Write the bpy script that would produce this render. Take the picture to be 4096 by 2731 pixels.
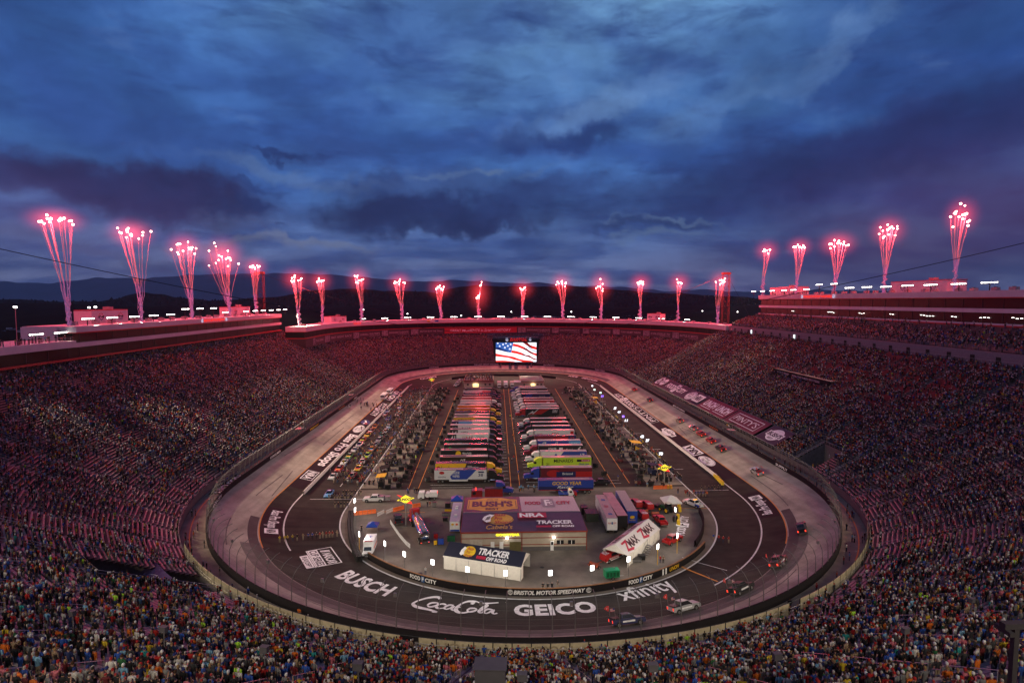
import bpy, math, random
import numpy as np
from math import pi, sin, cos, radians as RAD
from mathutils import Vector, Matrix
random.seed(7); rng = np.random.default_rng(7)
for o in list(bpy.data.objects): bpy.data.objects.remove(o)
SC = bpy.context.scene
COL = SC.collection
# ---------------------------------------------------------------- camera
F, CX, CY, VH, VX, CAMH = 2275., 2048., 1365.5, 1205., 1968., 56.4     # focal length, centre, horizon, in photo pixels
PITCH = math.atan((CY-VH)/F); YAW = math.atan((CX-VX)/F*cos(PITCH))
cd = bpy.data.cameras.new('camera'); cam = bpy.data.objects.new('camera', cd); COL.objects.link(cam)
cd.sensor_width = 36; cd.lens = 36*F/4096; cd.clip_start = .5; cd.clip_end = 60000
cam.location = (0, 0, CAMH); cam.rotation_euler = (pi/2-PITCH, 0, -YAW)
SC.camera = cam
_f = np.array([sin(YAW)*cos(PITCH), cos(YAW)*cos(PITCH), -sin(PITCH)]); _r = np.array([cos(YAW), -sin(YAW), 0]); _u = np.cross(_r, _f)
def ray(u, v): return _f+_r*(u-CX)/F-_u*(v-CY)/F
def G(u, v, z=0.):                      # point on the plane of height z seen at a photo pixel
    d = ray(u, v); t = (z-CAMH)/d[2]; return Vector((d[0]*t, d[1]*t, z))
# ---------------------------------------------------------------- render settings
SC.view_settings.view_transform = 'Standard'; SC.view_settings.look = 'None'
SC.view_settings.exposure = 0; SC.view_settings.gamma = 1
SC.cycles.use_denoising = True
SC.cycles.max_bounces = 4; SC.cycles.diffuse_bounces = 2; SC.cycles.glossy_bounces = 2
SC.cycles.transparent_max_bounces = 12; SC.cycles.volume_bounces = 0
SC.cycles.sample_clamp_indirect = 3; SC.cycles.use_light_tree = True
SC.cycles.caustics_reflective = False; SC.cycles.caustics_refractive = False
# ---------------------------------------------------------------- node helper
def lin(c):
    return tuple(((x/255)/12.92 if x/255 <= .04045 else (((x/255)+.055)/1.055)**2.4) for x in c)
class NT:
    def __init__(s, t): s.t = t; s.n = t.nodes; s.l = t.links
    def node(s, ty, **k):
        n = s.n.new(ty)
        for a, b in k.items(): setattr(n, a, b)
        return n
    def put(s, inp, v):
        if hasattr(v, 'is_linked') or isinstance(v, bpy.types.NodeSocket): s.l.new(v, inp)
        elif v is not None: inp.default_value = v
    def math(s, op, a, b=None, c=None, clamp=False):
        n = s.node('ShaderNodeMath', operation=op, use_clamp=clamp); s.put(n.inputs[0], a)
        if b is not None: s.put(n.inputs[1], b)
        if c is not None: s.put(n.inputs[2], c)
        return n.outputs[0]
    def vmath(s, op, a, b=None, c=None):
        n = s.node('ShaderNodeVectorMath', operation=op); s.put(n.inputs[0], a)
        if b is not None: s.put(n.inputs[1], b)
        if c is not None: s.put(n.inputs[3 if op == 'SCALE' else 2], c)
        return n.outputs['Value'] if op in ('LENGTH', 'DOT_PRODUCT') else n.outputs[0]
    def mix(s, f, a, b, blend='MIX'):
        n = s.node('ShaderNodeMix', data_type='RGBA', blend_type=blend, clamp_factor=True)
        s.put(n.inputs[0], f); s.put(n.inputs[6], a if not isinstance(a, tuple) else (*a, 1)[:4]); s.put(n.inputs[7], b if not isinstance(b, tuple) else (*b, 1)[:4])
        return n.outputs[2]
    def noise(s, vec, scale, detail=4, rough=.55, dist=0., dim='3D'):
        n = s.node('ShaderNodeTexNoise', noise_dimensions=dim); s.put(n.inputs['Vector'], vec)
        n.inputs['Scale'].default_value = scale; n.inputs['Detail'].default_value = detail
        n.inputs['Roughness'].default_value = rough; n.inputs['Distortion'].default_value = dist
        return n.outputs[0]
    def smooth(s, v, a, b, lo=0., hi=1.):
        n = s.node('ShaderNodeMapRange', interpolation_type='SMOOTHSTEP'); s.put(n.inputs[0], v)
        for i, x in enumerate((a, b, lo, hi)): n.inputs[i+1].default_value = x
        return n.outputs[0]
    def map(s, vec, loc=(0,0,0), rot=(0,0,0), sc=(1,1,1)):
        n = s.node('ShaderNodeMapping'); s.put(n.inputs[0], vec)
        n.inputs[1].default_value = loc; n.inputs[2].default_value = rot; n.inputs[3].default_value = sc
        return n.outputs[0]
# ---------------------------------------------------------------- world: dusk sky with procedural clouds
W = bpy.data.worlds.new('World'); SC.world = W; W.use_nodes = True
w = NT(W.node_tree); w.n.clear()
tc = w.node('ShaderNodeTexCoord').outputs['Generated']
sep = w.node('ShaderNodeSeparateXYZ'); w.l.new(tc, sep.inputs[0])
X_, Y_, Z_ = sep.outputs
az = w.math('ARCTAN2', X_, Y_); el = w.math('ARCSINE', Z_)
comb = w.node('ShaderNodeCombineXYZ'); w.l.new(az, comb.inputs[0]); w.l.new(el, comb.inputs[1]); AE = comb.outputs[0]
zz = w.math('ADD', w.math('MAXIMUM', Z_, 0.), .16)
cp = w.node('ShaderNodeCombineXYZ'); w.l.new(w.math('DIVIDE', X_, zz), cp.inputs[0]); w.l.new(w.math('DIVIDE', Y_, zz), cp.inputs[1]); PL = cp.outputs[0]
wob = w.node('ShaderNodeTexNoise'); w.l.new(AE, wob.inputs['Vector']); wob.inputs['Scale'].default_value = 5.5; wob.inputs['Detail'].default_value = 7; wob.inputs['Roughness'].default_value = .58
wv = w.vmath('SUBTRACT', wob.outputs['Color'], (.5, .5, .5))
wv = w.vmath('MULTIPLY', wv, (.34, .15, 0))
wob2 = w.node('ShaderNodeTexNoise'); w.l.new(AE, wob2.inputs['Vector']); wob2.inputs['Scale'].default_value = 24; wob2.inputs['Detail'].default_value = 5; wob2.inputs['Roughness'].default_value = .6
wv = w.vmath('ADD', wv, w.vmath('MULTIPLY', w.vmath('SUBTRACT', wob2.outputs['Color'], (.5, .5, .5)), (.07, .035, 0)))
AEw = w.vmath('ADD', AE, wv)
def aeof(u, v):                          # direction of a spot in the photo (width 2352)
    d = ray(u*4096/2352, v*4096/2352); return math.atan2(d[0], d[1]), math.asin(d[2]/np.linalg.norm(d))
def mass(u, v, ru, rv, ang, soft=.6, src=AEw):
    a, e = aeof(u, v); k = 1/1306.
    m = w.vmath('SUBTRACT', src, (a, e, 0)); m = w.map(m, rot=(0, 0, RAD(-ang))); m = w.vmath('MULTIPLY', m, (1/(ru*k), 1/(rv*k), 0))
    return w.smooth(w.vmath('LENGTH', m), 1.25, 1.25-soft, 0., 1.)
def aer(c): return lin(c)
# base gradient in elevation
ramp = w.node('ShaderNodeValToRGB'); w.l.new(w.math('MULTIPLY', el, 1.6), ramp.inputs[0])
stops = [(0., (160, 170, 226)), (.05, (146, 164, 222)), (.14, (116, 148, 214)), (.26, (82, 132, 212)), (.42, (78, 134, 220)), (.62, (84, 142, 226)), (.8, (94, 154, 232)), (1., (54, 96, 160))]
while len(ramp.color_ramp.elements) < len(stops): ramp.color_ramp.elements.new(.5)
for e_, (p_, c_) in zip(ramp.color_ramp.elements, stops): e_.position = p_; e_.color = (*lin(c_), 1)
c = ramp.outputs[0]
n1 = w.noise(w.map(PL, rot=(0, 0, .35), sc=(.75, 1.4, 1)), 1.2, 6, .52, .25)
n2 = w.noise(w.map(AE, rot=(0, 0, .12), sc=(3.2, 10, 1)), 1.5, 6, .55, .3)
n3 = w.noise(w.map(AE, loc=(3, 1, 0), sc=(6, 10, 1)), 1.5, 7, .58, .2)
big = mass(1240, -90, 900, 330, -4, 1.1, AE)
c = w.mix(w.math('MULTIPLY', big, .85), c, aer((132, 190, 244)))
c = w.mix(w.math('MULTIPLY', mass(60, 20, 420, 200, -30, 1.1), .6), c, aer((30, 62, 128)))
c = w.mix(w.math('MULTIPLY', mass(2330, 120, 620, 330, 20, 1.1), .72), c, aer((26, 52, 112)))
c = w.mix(w.math('MULTIPLY', mass(1800, 100, 380, 150, 10, 1.1), .4), c, aer((40, 82, 155)))
c = w.mix(w.smooth(n1, .40, .62, 0., .72), c, aer((48, 86, 166)))
c = w.mix(w.smooth(n2, .44, .66, 0., .7), c, aer((50, 80, 148)))
n4 = w.noise(w.map(AE, loc=(5, 2, 0), rot=(0, 0, .22), sc=(5, 16, 1)), 1.4, 8, .62, .5)
c = w.mix(w.smooth(n4, .52, .70, 0., .45), c, aer((40, 64, 128)))
c = w.mix(w.smooth(n3, .56, .76, 0., .38), c, aer((96, 132, 186)))
DARK, MID, LITE, PALE = (38, 62, 124), (54, 92, 170), (116, 160, 222), (140, 164, 200)
for u_, v_, ru_, rv_, a_, s_, col_ in [
    (300, 300, 330, 75, -18, .8, MID), (120, 400, 300, 40, -4, .75, (52, 62, 118)), (330, 430, 260, 42, -7, .95, (42, 52, 104)),
    (200, 210, 330, 60, -22, .6, MID), (480, 140, 200, 40, -12, .4, MID), (760, 190, 190, 30, -16, .45, MID), (680, 250, 300, 60, -6, .45, MID),
    (1280, 300, 230, 60, 6, .8, MID), (1360, 240, 180, 34, 18, .7, LITE), (1270, 318, 110, 26, 0, .75, DARK), (1500, 350, 200, 34, 10, .6, MID),
    (1010, 440, 250, 44, 4, .9, (66, 98, 162)), (940, 488, 200, 30, 2, .95, (36, 54, 106)), (1060, 500, 240, 30, 5, .85, (38, 58, 112)), (1180, 462, 150, 36, 14, .75, (44, 68, 128)), (1120, 512, 150, 18, 2, .8, (36, 54, 106)), (860, 432, 60, 20, 0, .5, (40, 60, 116)), (1290, 440, 90, 26, 10, .6, (50, 76, 138)),
    (1030, 528, 90, 16, 4, .9, (36, 54, 104)), (1130, 404, 46, 11, 10, .75, (112, 142, 190)), (1020, 420, 90, 8, 4, .45, (104, 136, 188)), (1235, 400, 60, 8, 20, .4, (96, 128, 184)),
    (1700, 420, 420, 60, 9, .75, (40, 56, 112)), (2080, 360, 380, 70, 14, .7, (40, 50, 108)), (1480, 520, 120, 9, 0, .7, (50, 76, 132)),
    (540, 430, 90, 7, -3, .6, DARK), (650, 366, 60, 9, -6, .8, DARK), (560, 463, 50, 7, -4, .8, DARK), (630, 520, 30, 5, 0, .6, DARK),
    (600, 548, 260, 12, -2, .6, (120, 134, 172)), (760, 552, 160, 8, 0, .55, (130, 145, 180)), (640, 405, 200, 14, -6, .45, (112, 146, 200)),
    (120, 560, 300, 14, -2, .5, (104, 116, 166)), (1490, 545, 70, 10, 3, .7, (112, 142, 188)), (1520, 512, 90, 6, -2, .6, (110, 140, 188)), (500, 500, 120, 16, -5, .4, (100, 120, 170)),
    (1900, 140, 260, 22, 26, .35, LITE), (1620, 250, 160, 40, 20, .3, LITE)]:
    c = w.mix(w.math('MULTIPLY', mass(u_, v_, ru_*1.12, rv_*1.15, a_, 1.15 if col_[2] > 150 else .95), s_*(.9 if col_[2] > 150 else 1.)), c, aer(col_))
tex = w.smooth(n3, .3, .7, .76, 1.06)
c = w.mix(1., c, w.vmath('SCALE', (1, 1, 1), None, tex), 'MULTIPLY')
c = w.mix(w.math('MULTIPLY', mass(2330, 510, 760, 170, 12, 1.2), .60), c, aer((84, 38, 84)))
c = w.mix(w.math('MULTIPLY', mass(20, 500, 420, 130, -8, 1.2), .26), c, aer((116, 70, 124)))
c = w.mix(w.smooth(Z_, -.02, -.10, 0., 1.), c, (.01, .012, .02))
c = w.mix(1., c, (.93, .89, .84), 'MULTIPLY')
c = w.mix(w.smooth(Z_, .52, .80, 0., .7), c, (.02, .035, .08))                 # unseen sky overhead darkened, to cut the blue ambient light
c = w.mix(w.smooth(Y_, .05, -.35, 0., .5), c, (.05, .06, .11))             # sky behind the camera dimmed too, to weaken the ambient
bg = w.node('ShaderNodeBackground'); w.l.new(c, bg.inputs[0]); bg.inputs[1].default_value = 1.
out = w.node('ShaderNodeOutputWorld'); w.l.new(bg.outputs[0], out.inputs[0])
# faint last daylight from the overcast west
sl = bpy.data.lights.new('sun', 'SUN'); sl.energy = .10; sl.angle = RAD(30); sl.color = (.8, .88, 1.)
so = bpy.data.objects.new('sun', sl); so.rotation_euler = (RAD(35), RAD(-20), 0); COL.objects.link(so)
# ---------------------------------------------------------------- objects
def tag(o, label=None, cat=None, group=None, kind=None):
    if label: o['label'] = label
    if cat: o['category'] = cat
    if group: o['group'] = group
    if kind: o['kind'] = kind
    return o
def empty(name, loc=(0,0,0), rz=0., label=None, cat=None, group=None):
    o = bpy.data.objects.new(name, None); COL.objects.link(o); o.location = loc; o.rotation_euler = (0, 0, rz); o.empty_display_size = .3
    return tag(o, label, cat, group)
def kids(o): return [x for x in o.children]
def copy_tree(o, parent=None):
    c = o.copy(); COL.objects.link(c); c.parent = parent
    if parent is not None: c.matrix_parent_inverse = o.matrix_parent_inverse
    for ch in list(o.children): copy_tree(ch, c)
    return c
class MB:
    def __init__(s): s.v = []; s.f = []; s.m = []
    def add(s, V, Fs, m=0):
        b = len(s.v); s.v += [tuple(p) for p in V]; s.f += [tuple(i+b for i in f) for f in Fs]; s.m += [m]*len(Fs); return s
    def box(s, c, d, m=0, rz=0., taper=1., M=None):
        x, y, z = d[0]/2, d[1]/2, d[2]/2; t = taper
        P = [(-x,-y,-z),(x,-y,-z),(x,y,-z),(-x,y,-z),(-x*t,-y*t,z),(x*t,-y*t,z),(x*t,y*t,z),(-x*t,y*t,z)]
        ca, sa = cos(rz), sin(rz)
        P = [(c[0]+p[0]*ca-p[1]*sa, c[1]+p[0]*sa+p[1]*ca, c[2]+p[2]) for p in P]
        if M is not None: P = [tuple(M @ Vector(p)) for p in P]
        return s.add(P, [(0,3,2,1),(4,5,6,7),(0,1,5,4),(1,2,6,5),(2,3,7,6),(3,0,4,7)], m)
    def bx(s, x0, x1, y0, y1, z0, z1, m=0): return s.box(((x0+x1)/2,(y0+y1)/2,(z0+z1)/2), (x1-x0,y1-y0,z1-z0), m)
    def quad(s, a, b, c_, d, m=0): return s.add([a,b,c_,d], [(0,1,2,3)], m)
    def tube(s, p, q, r, n=6, m=0, r2=None, cap=True):
        p, q = Vector(p), Vector(q); a = (q-p); 
        if a.length < 1e-6: return s
        a.normalize(); k = Vector((0,0,1)) if abs(a.z) < .9 else Vector((1,0,0)); x = a.cross(k).normalized(); y = a.cross(x); r2 = r if r2 is None else r2
        P = [tuple(p+(x*cos(2*pi*i/n)+y*sin(2*pi*i/n))*r) for i in range(n)]+[tuple(q+(x*cos(2*pi*i/n)+y*sin(2*pi*i/n))*r2) for i in range(n)]
        Fs = [(i,(i+1)%n,n+(i+1)%n,n+i) for i in range(n)]
        if cap: Fs += [tuple(range(n-1,-1,-1)), tuple(range(n,2*n))]
        return s.add(P, Fs, m)
    def path(s, pts, r, n=4, m=0):
        for a, b in zip(pts[:-1], pts[1:]): s.tube(a, b, r, n, m)
        return s
    def extr(s, poly, y0, y1, m=0, axis='y', mcap=None):          # side profile (x,z) extruded along y
        n = len(poly); mcap = m if mcap is None else mcap
        f = (lambda p, t: (p[0], t, p[1])) if axis == 'y' else ((lambda p, t: (t, p[0], p[1])) if axis == 'x' else (lambda p, t: (p[0], p[1], t)))
        P = [f(p, y0) for p in poly]+[f(p, y1) for p in poly]
        s.add(P, [(i,(i+1)%n,n+(i+1)%n,n+i) for i in range(n)], m)
        b = len(s.v)-2*n; s.f += [tuple(b+i for i in range(n-1,-1,-1)), tuple(b+n+i for i in range(n))]; s.m += [mcap]*2
        return s
    def ball(s, c, r, m=0, n=8, k=5):
        rr = r if hasattr(r, '__len__') else (r,r,r)
        P = [(c[0]+rr[0]*sin(pi*j/k)*cos(2*pi*i/n), c[1]+rr[1]*sin(pi*j/k)*sin(2*pi*i/n), c[2]+rr[2]*cos(pi*j/k)) for j in range(1,k) for i in range(n)]
        P += [(c[0],c[1],c[2]+rr[2]), (c[0],c[1],c[2]-rr[2])]; t, d = n*(k-1), n*(k-1)+1
        Fs = [(t,i,(i+1)%n) for i in range(n)]+[(j*n+i,(j+1)*n+i,(j+1)*n+(i+1)%n,j*n+(i+1)%n) for j in range(k-2) for i in range(n)]+[(d,(k-2)*n+(i+1)%n,(k-2)*n+i) for i in range(n)]
        return s.add(P, Fs, m)
    def build(s, name, mats, parent=None, smooth=False, loc=None):
        me = bpy.data.meshes.new(name); me.from_pydata(s.v, [], s.f); me.polygons.foreach_set('material_index', s.m)
        if smooth: me.polygons.foreach_set('use_smooth', [True]*len(s.f))
        for m_ in (mats if isinstance(mats, (list, tuple)) else [mats]): me.materials.append(m_)
        me.update(); o = bpy.data.objects.new(name, me); COL.objects.link(o)
        if parent is not None: o.parent = parent
        if loc is not None: o.location = loc
        return o
def pieces(lst, name, m, parent, cap=98):        # [(distance, MB)] -> the nearest as parts of their own, the rest as one
    lst = sorted(lst, key=lambda t: t[0])
    for _, b in lst[:cap]: b.build(name, m, parent)
    if len(lst) > cap:
        a = MB()
        for _, b in lst[cap:]: k = len(a.v); a.v += b.v; a.f += [tuple(i+k for i in f) for f in b.f]; a.m += b.m
        o = a.build('far_'+name, m, parent); o['kind'] = 'stuff'
ONES = 'first second third fourth fifth sixth seventh eighth ninth tenth eleventh twelfth thirteenth fourteenth fifteenth sixteenth seventeenth eighteenth nineteenth'.split()
TENS = {2: 'twenty', 3: 'thirty', 4: 'forty', 5: 'fifty', 6: 'sixty', 7: 'seventy', 8: 'eighty', 9: 'ninety'}
def nth(i):                                       # 0 -> first
    i += 1
    if i < 20: return ONES[i-1]
    t, o = divmod(i, 10); return (TENS[t][:-1]+'ieth') if o == 0 else TENS[t]+'-'+ONES[o-1]
def npmesh(name, V, Q, mats, parent=None, midx=None, col=None, smooth=False, tri=False):   # fast mesh from numpy arrays
    k = Q.shape[1]; me = bpy.data.meshes.new(name); me.vertices.add(len(V)); me.vertices.foreach_set('co', np.ascontiguousarray(V, dtype=np.float32).ravel())
    me.loops.add(Q.size); me.loops.foreach_set('vertex_index', np.ascontiguousarray(Q, dtype=np.int32).ravel())
    me.polygons.add(len(Q)); me.polygons.foreach_set('loop_start', np.arange(0, Q.size, k, dtype=np.int32))
    if midx is not None: me.polygons.foreach_set('material_index', np.asarray(midx, dtype=np.int32))
    if smooth: me.polygons.foreach_set('use_smooth', np.ones(len(Q), dtype=bool))
    for m_ in (mats if isinstance(mats, (list, tuple)) else [mats]): me.materials.append(m_)
    me.update(calc_edges=True); me.validate()
    if col is not None:
        a = me.attributes.new('tint', 'FLOAT_COLOR', 'POINT'); a.data.foreach_set('color', np.ascontiguousarray(col, dtype=np.float32).ravel())
    o = bpy.data.objects.new(name, me); COL.objects.link(o)
    if parent is not None: o.parent = parent
    return o
# ---------------------------------------------------------------- materials
_M = {}
def mat(name, col, rough=.7, metal=0., var=.12, scale=2., bump=0., bscale=8., emit=None, es=1., objcol=False, attr=False, spec=.4, alpha=None, streak=None, coat=0.):
    if name in _M: return _M[name]
    m = bpy.data.materials.new(name); m.use_nodes = True; t = NT(m.node_tree); b = t.n['Principled BSDF']
    c = tuple(col)
    obj = t.node('ShaderNodeTexCoord').outputs['Object']; geo = t.node('ShaderNodeNewGeometry').outputs['Position']
    if objcol: src = t.node('ShaderNodeObjectInfo').outputs['Color']
    elif attr: src = t.node('ShaderNodeAttribute', attribute_name='tint').outputs['Color']
    else: src = None
    if var > 0:
        f = t.smooth(t.noise(geo, scale, 5, .6), .3, .7, 1-var, 1+var)
        if streak:
            f = t.math('MULTIPLY', f, t.smooth(t.noise(t.map(geo, sc=streak), 1., 4, .6), .3, .7, 1-var, 1+var))
        v3 = t.vmath('SCALE', (1, 1, 1), None, f)
        cc = t.mix(1., src if src is not None else c, v3, 'MULTIPLY'); t.l.new(cc, b.inputs['Base Color'])
    elif src is not None: t.l.new(src, b.inputs['Base Color'])
    else: b.inputs['Base Color'].default_value = (*c, 1)
    b.inputs['Roughness'].default_value = rough; b.inputs['Metallic'].default_value = metal; b.inputs['Specular IOR Level'].default_value = spec
    if coat: b.inputs['Coat Weight'].default_value = coat
    if bump:
        bn = t.node('ShaderNodeBump'); bn.inputs['Strength'].default_value = bump; t.l.new(t.noise(obj, bscale, 4), bn.inputs['Height']); t.l.new(bn.outputs[0], b.inputs['Normal'])
    if emit: b.inputs['Emission Color'].default_value = (*emit, 1); b.inputs['Emission Strength'].default_value = es
    if alpha is not None: b.inputs['Alpha'].default_value = alpha
    if emit is not None:
        try: m.cycles.emission_sampling = 'NONE'
        except Exception: pass
    _M[name] = m; return m
def G_(x): return (x, x, x)
WHITE = mat('white_paint', G_(.72), .5, var=.06); LETTER = mat('white_lettering', G_(.86), .6, var=.14, scale=1.6)
BLACK = mat('black_paint', G_(.012), .45, var=.2); DARKM = mat('dark_metal', G_(.03), .4, .6, var=.1); STEEL = mat('galvanised_steel', (.30,.29,.29), .45, .7, var=.1)
RUBBER = mat('rubber', G_(.012), .8, var=.1); CHROME = mat('chrome', G_(.6), .15, 1., var=0); GLASS = mat('dark_glass', (.01,.012,.016), .08, 0., var=0, spec=.8)
REDP = mat('red_paint', (.42,.012,.012), .35, var=.05, coat=.3); ORANGE = mat('orange_plastic', (.75,.13,.02), .5, var=.1); YELLOW = mat('yellow_paint', (.72,.42,.01), .5, var=.08)
BLUEP = mat('blue_paint', (.02,.06,.35), .35, var=.05, coat=.3)
def colmat(c, rough=.4):
    n = 'paint_%02d_%02d_%02d' % tuple(int(x*99) for x in c); return mat(n, c, rough, var=.04, coat=.2)
# ---------------------------------------------------------------- text and flat shapes
_T = {}
def text2d(s, shear=0., bold=0., space=1., res=3, smallcaps=False):
    k = (s, shear, bold, space, res)
    if k in _T: return _T[k]
    cu = bpy.data.curves.new('t', 'FONT'); cu.body = s; cu.shear = shear; cu.offset = bold; cu.space_character = space; cu.resolution_u = res; cu.fill_mode = 'FRONT'
    ob = bpy.data.objects.new('t', cu); COL.objects.link(ob)
    me = ob.to_mesh(); me.calc_loop_triangles()
    V = np.array([(v.co.x, v.co.y) for v in me.vertices]); T = np.array([tuple(t.vertices) for t in me.loop_triangles])
    ob.to_mesh_clear(); bpy.data.objects.remove(ob); bpy.data.curves.remove(cu)
    V[:, 0] -= V[:, 0].min(); V[:, 1] -= V[:, 1].min()
    _T[k] = (V, T); return _T[k]
def fit(V, x0, x1, y0, y1):
    W_, H_ = V[:, 0].max(), V[:, 1].max(); return np.c_[x0+V[:, 0]/W_*(x1-x0), y0+V[:, 1]/H_*(y1-y0)]
def split_long(V, T, L):                 # subdivide long edges so that letters follow a curved surface
    V = [tuple(p) for p in V]; T = [tuple(t) for t in T]; cache = {}
    def mid(a, b):
        k = (min(a, b), max(a, b))
        if k not in cache: V.append(tuple((V[a][i]+V[b][i])/2 for i in range(2))); cache[k] = len(V)-1
        return cache[k]
    for _ in range(6):
        new = []; ch = False
        for t in T:
            e = [math.dist(V[t[i]], V[t[(i+1)%3]]) for i in range(3)]; i = int(np.argmax(e))
            if e[i] > L:
                m = mid(t[i], t[(i+1)%3]); new += [(t[i], m, t[(i+2)%3]), (m, t[(i+1)%3], t[(i+2)%3])]; ch = True
            else: new.append(t)
        T = new
        if not ch: break
    return np.array(V), np.array(T)
class Flat:                              # collects coloured 2-D shapes, then lays them on a surface as thin sheets
    def __init__(s): s.items = []
    def text(s, body, x0, x1, y0, y1, m, **k): V, T = text2d(body, **k); s.items.append((fit(V, x0, x1, y0, y1), T, m)); return s
    def poly(s, P, m):
        n = len(P); from mathutils.geometry import tessellate_polygon
        T = tessellate_polygon([[Vector((p[0], p[1], 0)) for p in P]]); s.items.append((np.array(P, float), np.array(T), m)); return s
    def rect(s, x0, x1, y0, y1, m): return s.poly([(x0,y0),(x1,y0),(x1,y1),(x0,y1)], m)
    def frame(s, x0, x1, y0, y1, t, m): return s.rect(x0,x1,y0,y0+t,m).rect(x0,x1,y1-t,y1,m).rect(x0,x0+t,y0+t,y1-t,m).rect(x1-t,x1,y0+t,y1-t,m)
    def ell(s, cx, cy, rx, ry, m, n=28): return s.poly([(cx+rx*cos(2*pi*i/n), cy+ry*sin(2*pi*i/n)) for i in range(n)], m)
    def ring(s, cx, cy, rx, ry, t, m, n=28, a0=0, a1=2*pi):
        for i in range(n):
            a, b = a0+(a1-a0)*i/n, a0+(a1-a0)*(i+1)/n
            s.poly([(cx+rx*cos(a), cy+ry*sin(a)), (cx+rx*cos(b), cy+ry*sin(b)), (cx+(rx-t)*cos(b), cy+(ry-t)*sin(b)), (cx+(rx-t)*cos(a), cy+(ry-t)*sin(a))], m)
        return s
    def stroke(s, pts, wd, m):           # brush stroke through points, width list or number
        P = np.array(pts, float); n = len(P); wd = np.array(wd if hasattr(wd, '__len__') else [wd]*n, float)
        D = np.gradient(P, axis=0); D /= np.linalg.norm(D, axis=1)[:, None]+1e-9; N = np.c_[-D[:, 1], D[:, 0]]
        A, B = P+N*wd[:, None]/2, P-N*wd[:, None]/2
        V = np.vstack([A, B]); T = []
        for i in range(n-1): T += [(i, n+i, i+1), (i+1, n+i, n+i+1)]
        s.items.append((V, np.array(T), m)); return s
    def build(s, name, fn, parent=None, lift=.02, L=None, step=.006, label=None):
        mats = []; VV = []; TT = []; MI = []; b = 0
        for k, (V, T, m) in enumerate(s.items):
            if L: V, T = split_long(V, T, L)
            if m not in mats: mats.append(m)
            P = np.array([tuple(fn(p[0], p[1], lift+step*k)) for p in V])
            VV.append(P); TT.append(T+b); MI += [mats.index(m)]*len(T); b += len(P)
        V = np.vstack(VV); T = np.vstack(TT)
        o = npmesh(name, V, T, mats, parent, MI)
        if label: o['label'] = label
        return o
def plane_fn(o, ex, ey, en):             # flat placement frame
    o, ex, ey, en = (Vector(a) for a in (o, ex, ey, en)); return lambda a, b, h: o+ex*a+ey*b+en*h
W.cycles.sampling_method = 'MANUAL'; W.cycles.sample_map_resolution = 128
# ================================================================ the oval: everything is an offset of one straight spine
X0, Y1, Y2 = 8.2, 159.8, 373.
R0 = 68.; S1 = R0*pi; S2 = S1+(Y2-Y1); S3 = S2+R0*pi; S4 = S3+(Y2-Y1)      # ccw length along the oval, 0 = left end of near turn
def prof(d): return np.interp(d, [0, 55.5, 63.4, 68.9, 79.4, 92], [0, 0, .4, 1.8, 5.6, 5.6])
def XY(s, d, x0=X0, y1=Y1, y2=Y2):
    s = np.asarray(s, float) % S4; d = np.asarray(d, float)
    th = np.where(s < S1, pi+s/R0, np.where(s < S2, 0., np.where(s < S3, (s-S2)/R0, pi)))
    yy = np.where(s < S1, y1, np.where(s < S2, y1+(s-S1)*(y2-y1)/(Y2-Y1), np.where(s < S3, y2, y2-(s-S3)*(y2-y1)/(Y2-Y1))))
    return x0+d*np.cos(th), yy+d*np.sin(th), th
def SD(x, y):                                    # inverse
    if y < Y1: th = math.atan2(y-Y1, x-X0) % (2*pi); return (th-pi)*R0, math.hypot(x-X0, y-Y1)
    if y > Y2: th = math.atan2(y-Y2, x-X0) % (2*pi); return S2+th*R0, math.hypot(x-X0, y-Y2)
    return (S1+(y-Y1), x-X0) if x > X0 else (S3+(Y2-y), X0-x)
def PS(u, v):                                    # photo pixel -> point on the track surface
    z = 0.
    for _ in range(40):
        p = G(u, v, z); z = .5*z+.5*float(prof(SD(p.x, p.y)[1]))
    return Vector((p.x, p.y, z))
def srange(a, b, st=2.): n = max(1, int(math.ceil((b-a)/st))); return np.linspace(a, b, n+1)
def grid(name, s, ds, zs, mats, parent=None, closed=False, mfun=None, x0=X0, y1=Y1, y2=Y2, onsurf=None):
    s = np.asarray(s); ds = np.asarray(ds, float); k = len(ds)
    X, Y, _ = XY(s[:, None], ds[None, :], x0, y1, y2)
    if onsurf is not None:
        D = np.array([[SD(X[i, j], Y[i, j])[1] for j in range(k)] for i in range(len(s))]); Z = prof(D)+onsurf
    else: Z = np.broadcast_to(np.asarray(zs, float)[None, :], X.shape)
    if 0: pass
    V = np.stack([X, Y, Z], -1).reshape(-1, 3); n = len(s)
    i, j = np.meshgrid(np.arange(n if closed else n-1), np.arange(k-1), indexing='ij'); i = i.ravel(); j = j.ravel(); i2 = (i+1) % n
    Q = np.stack([i*k+j, i2*k+j, i2*k+j+1, i*k+j+1], -1)
    return npmesh(name, V, Q, mats, parent, mfun(j) if mfun else None)
ASPH = mat('asphalt', (.027,.022,.019), .85, spec=.2, var=.28, scale=.25, bump=.1, streak=(.05,.5,.5))
ASPHP = mat('painted_dark_asphalt', (.011,.007,.009), .75, spec=.2, var=.25, scale=.4)
ASPHG = mat('garage_asphalt', (.034,.026,.022), .85, spec=.2, var=.3, scale=.12, bump=.1)
CONCT = mat('track_concrete', (.38,.335,.27), .8, var=.2, scale=.16, streak=(.35,.03,.3), bump=.05)
GROOVE = mat('rubbered_concrete', (.070,.058,.056), .8, var=.22, scale=.3)
CONCI = mat('infield_concrete', (.14,.118,.098), .85, var=.24, scale=.22, bump=.05)
PITC = mat('pit_box_concrete', (.22,.185,.15), .85, var=.16, scale=.4)
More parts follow.
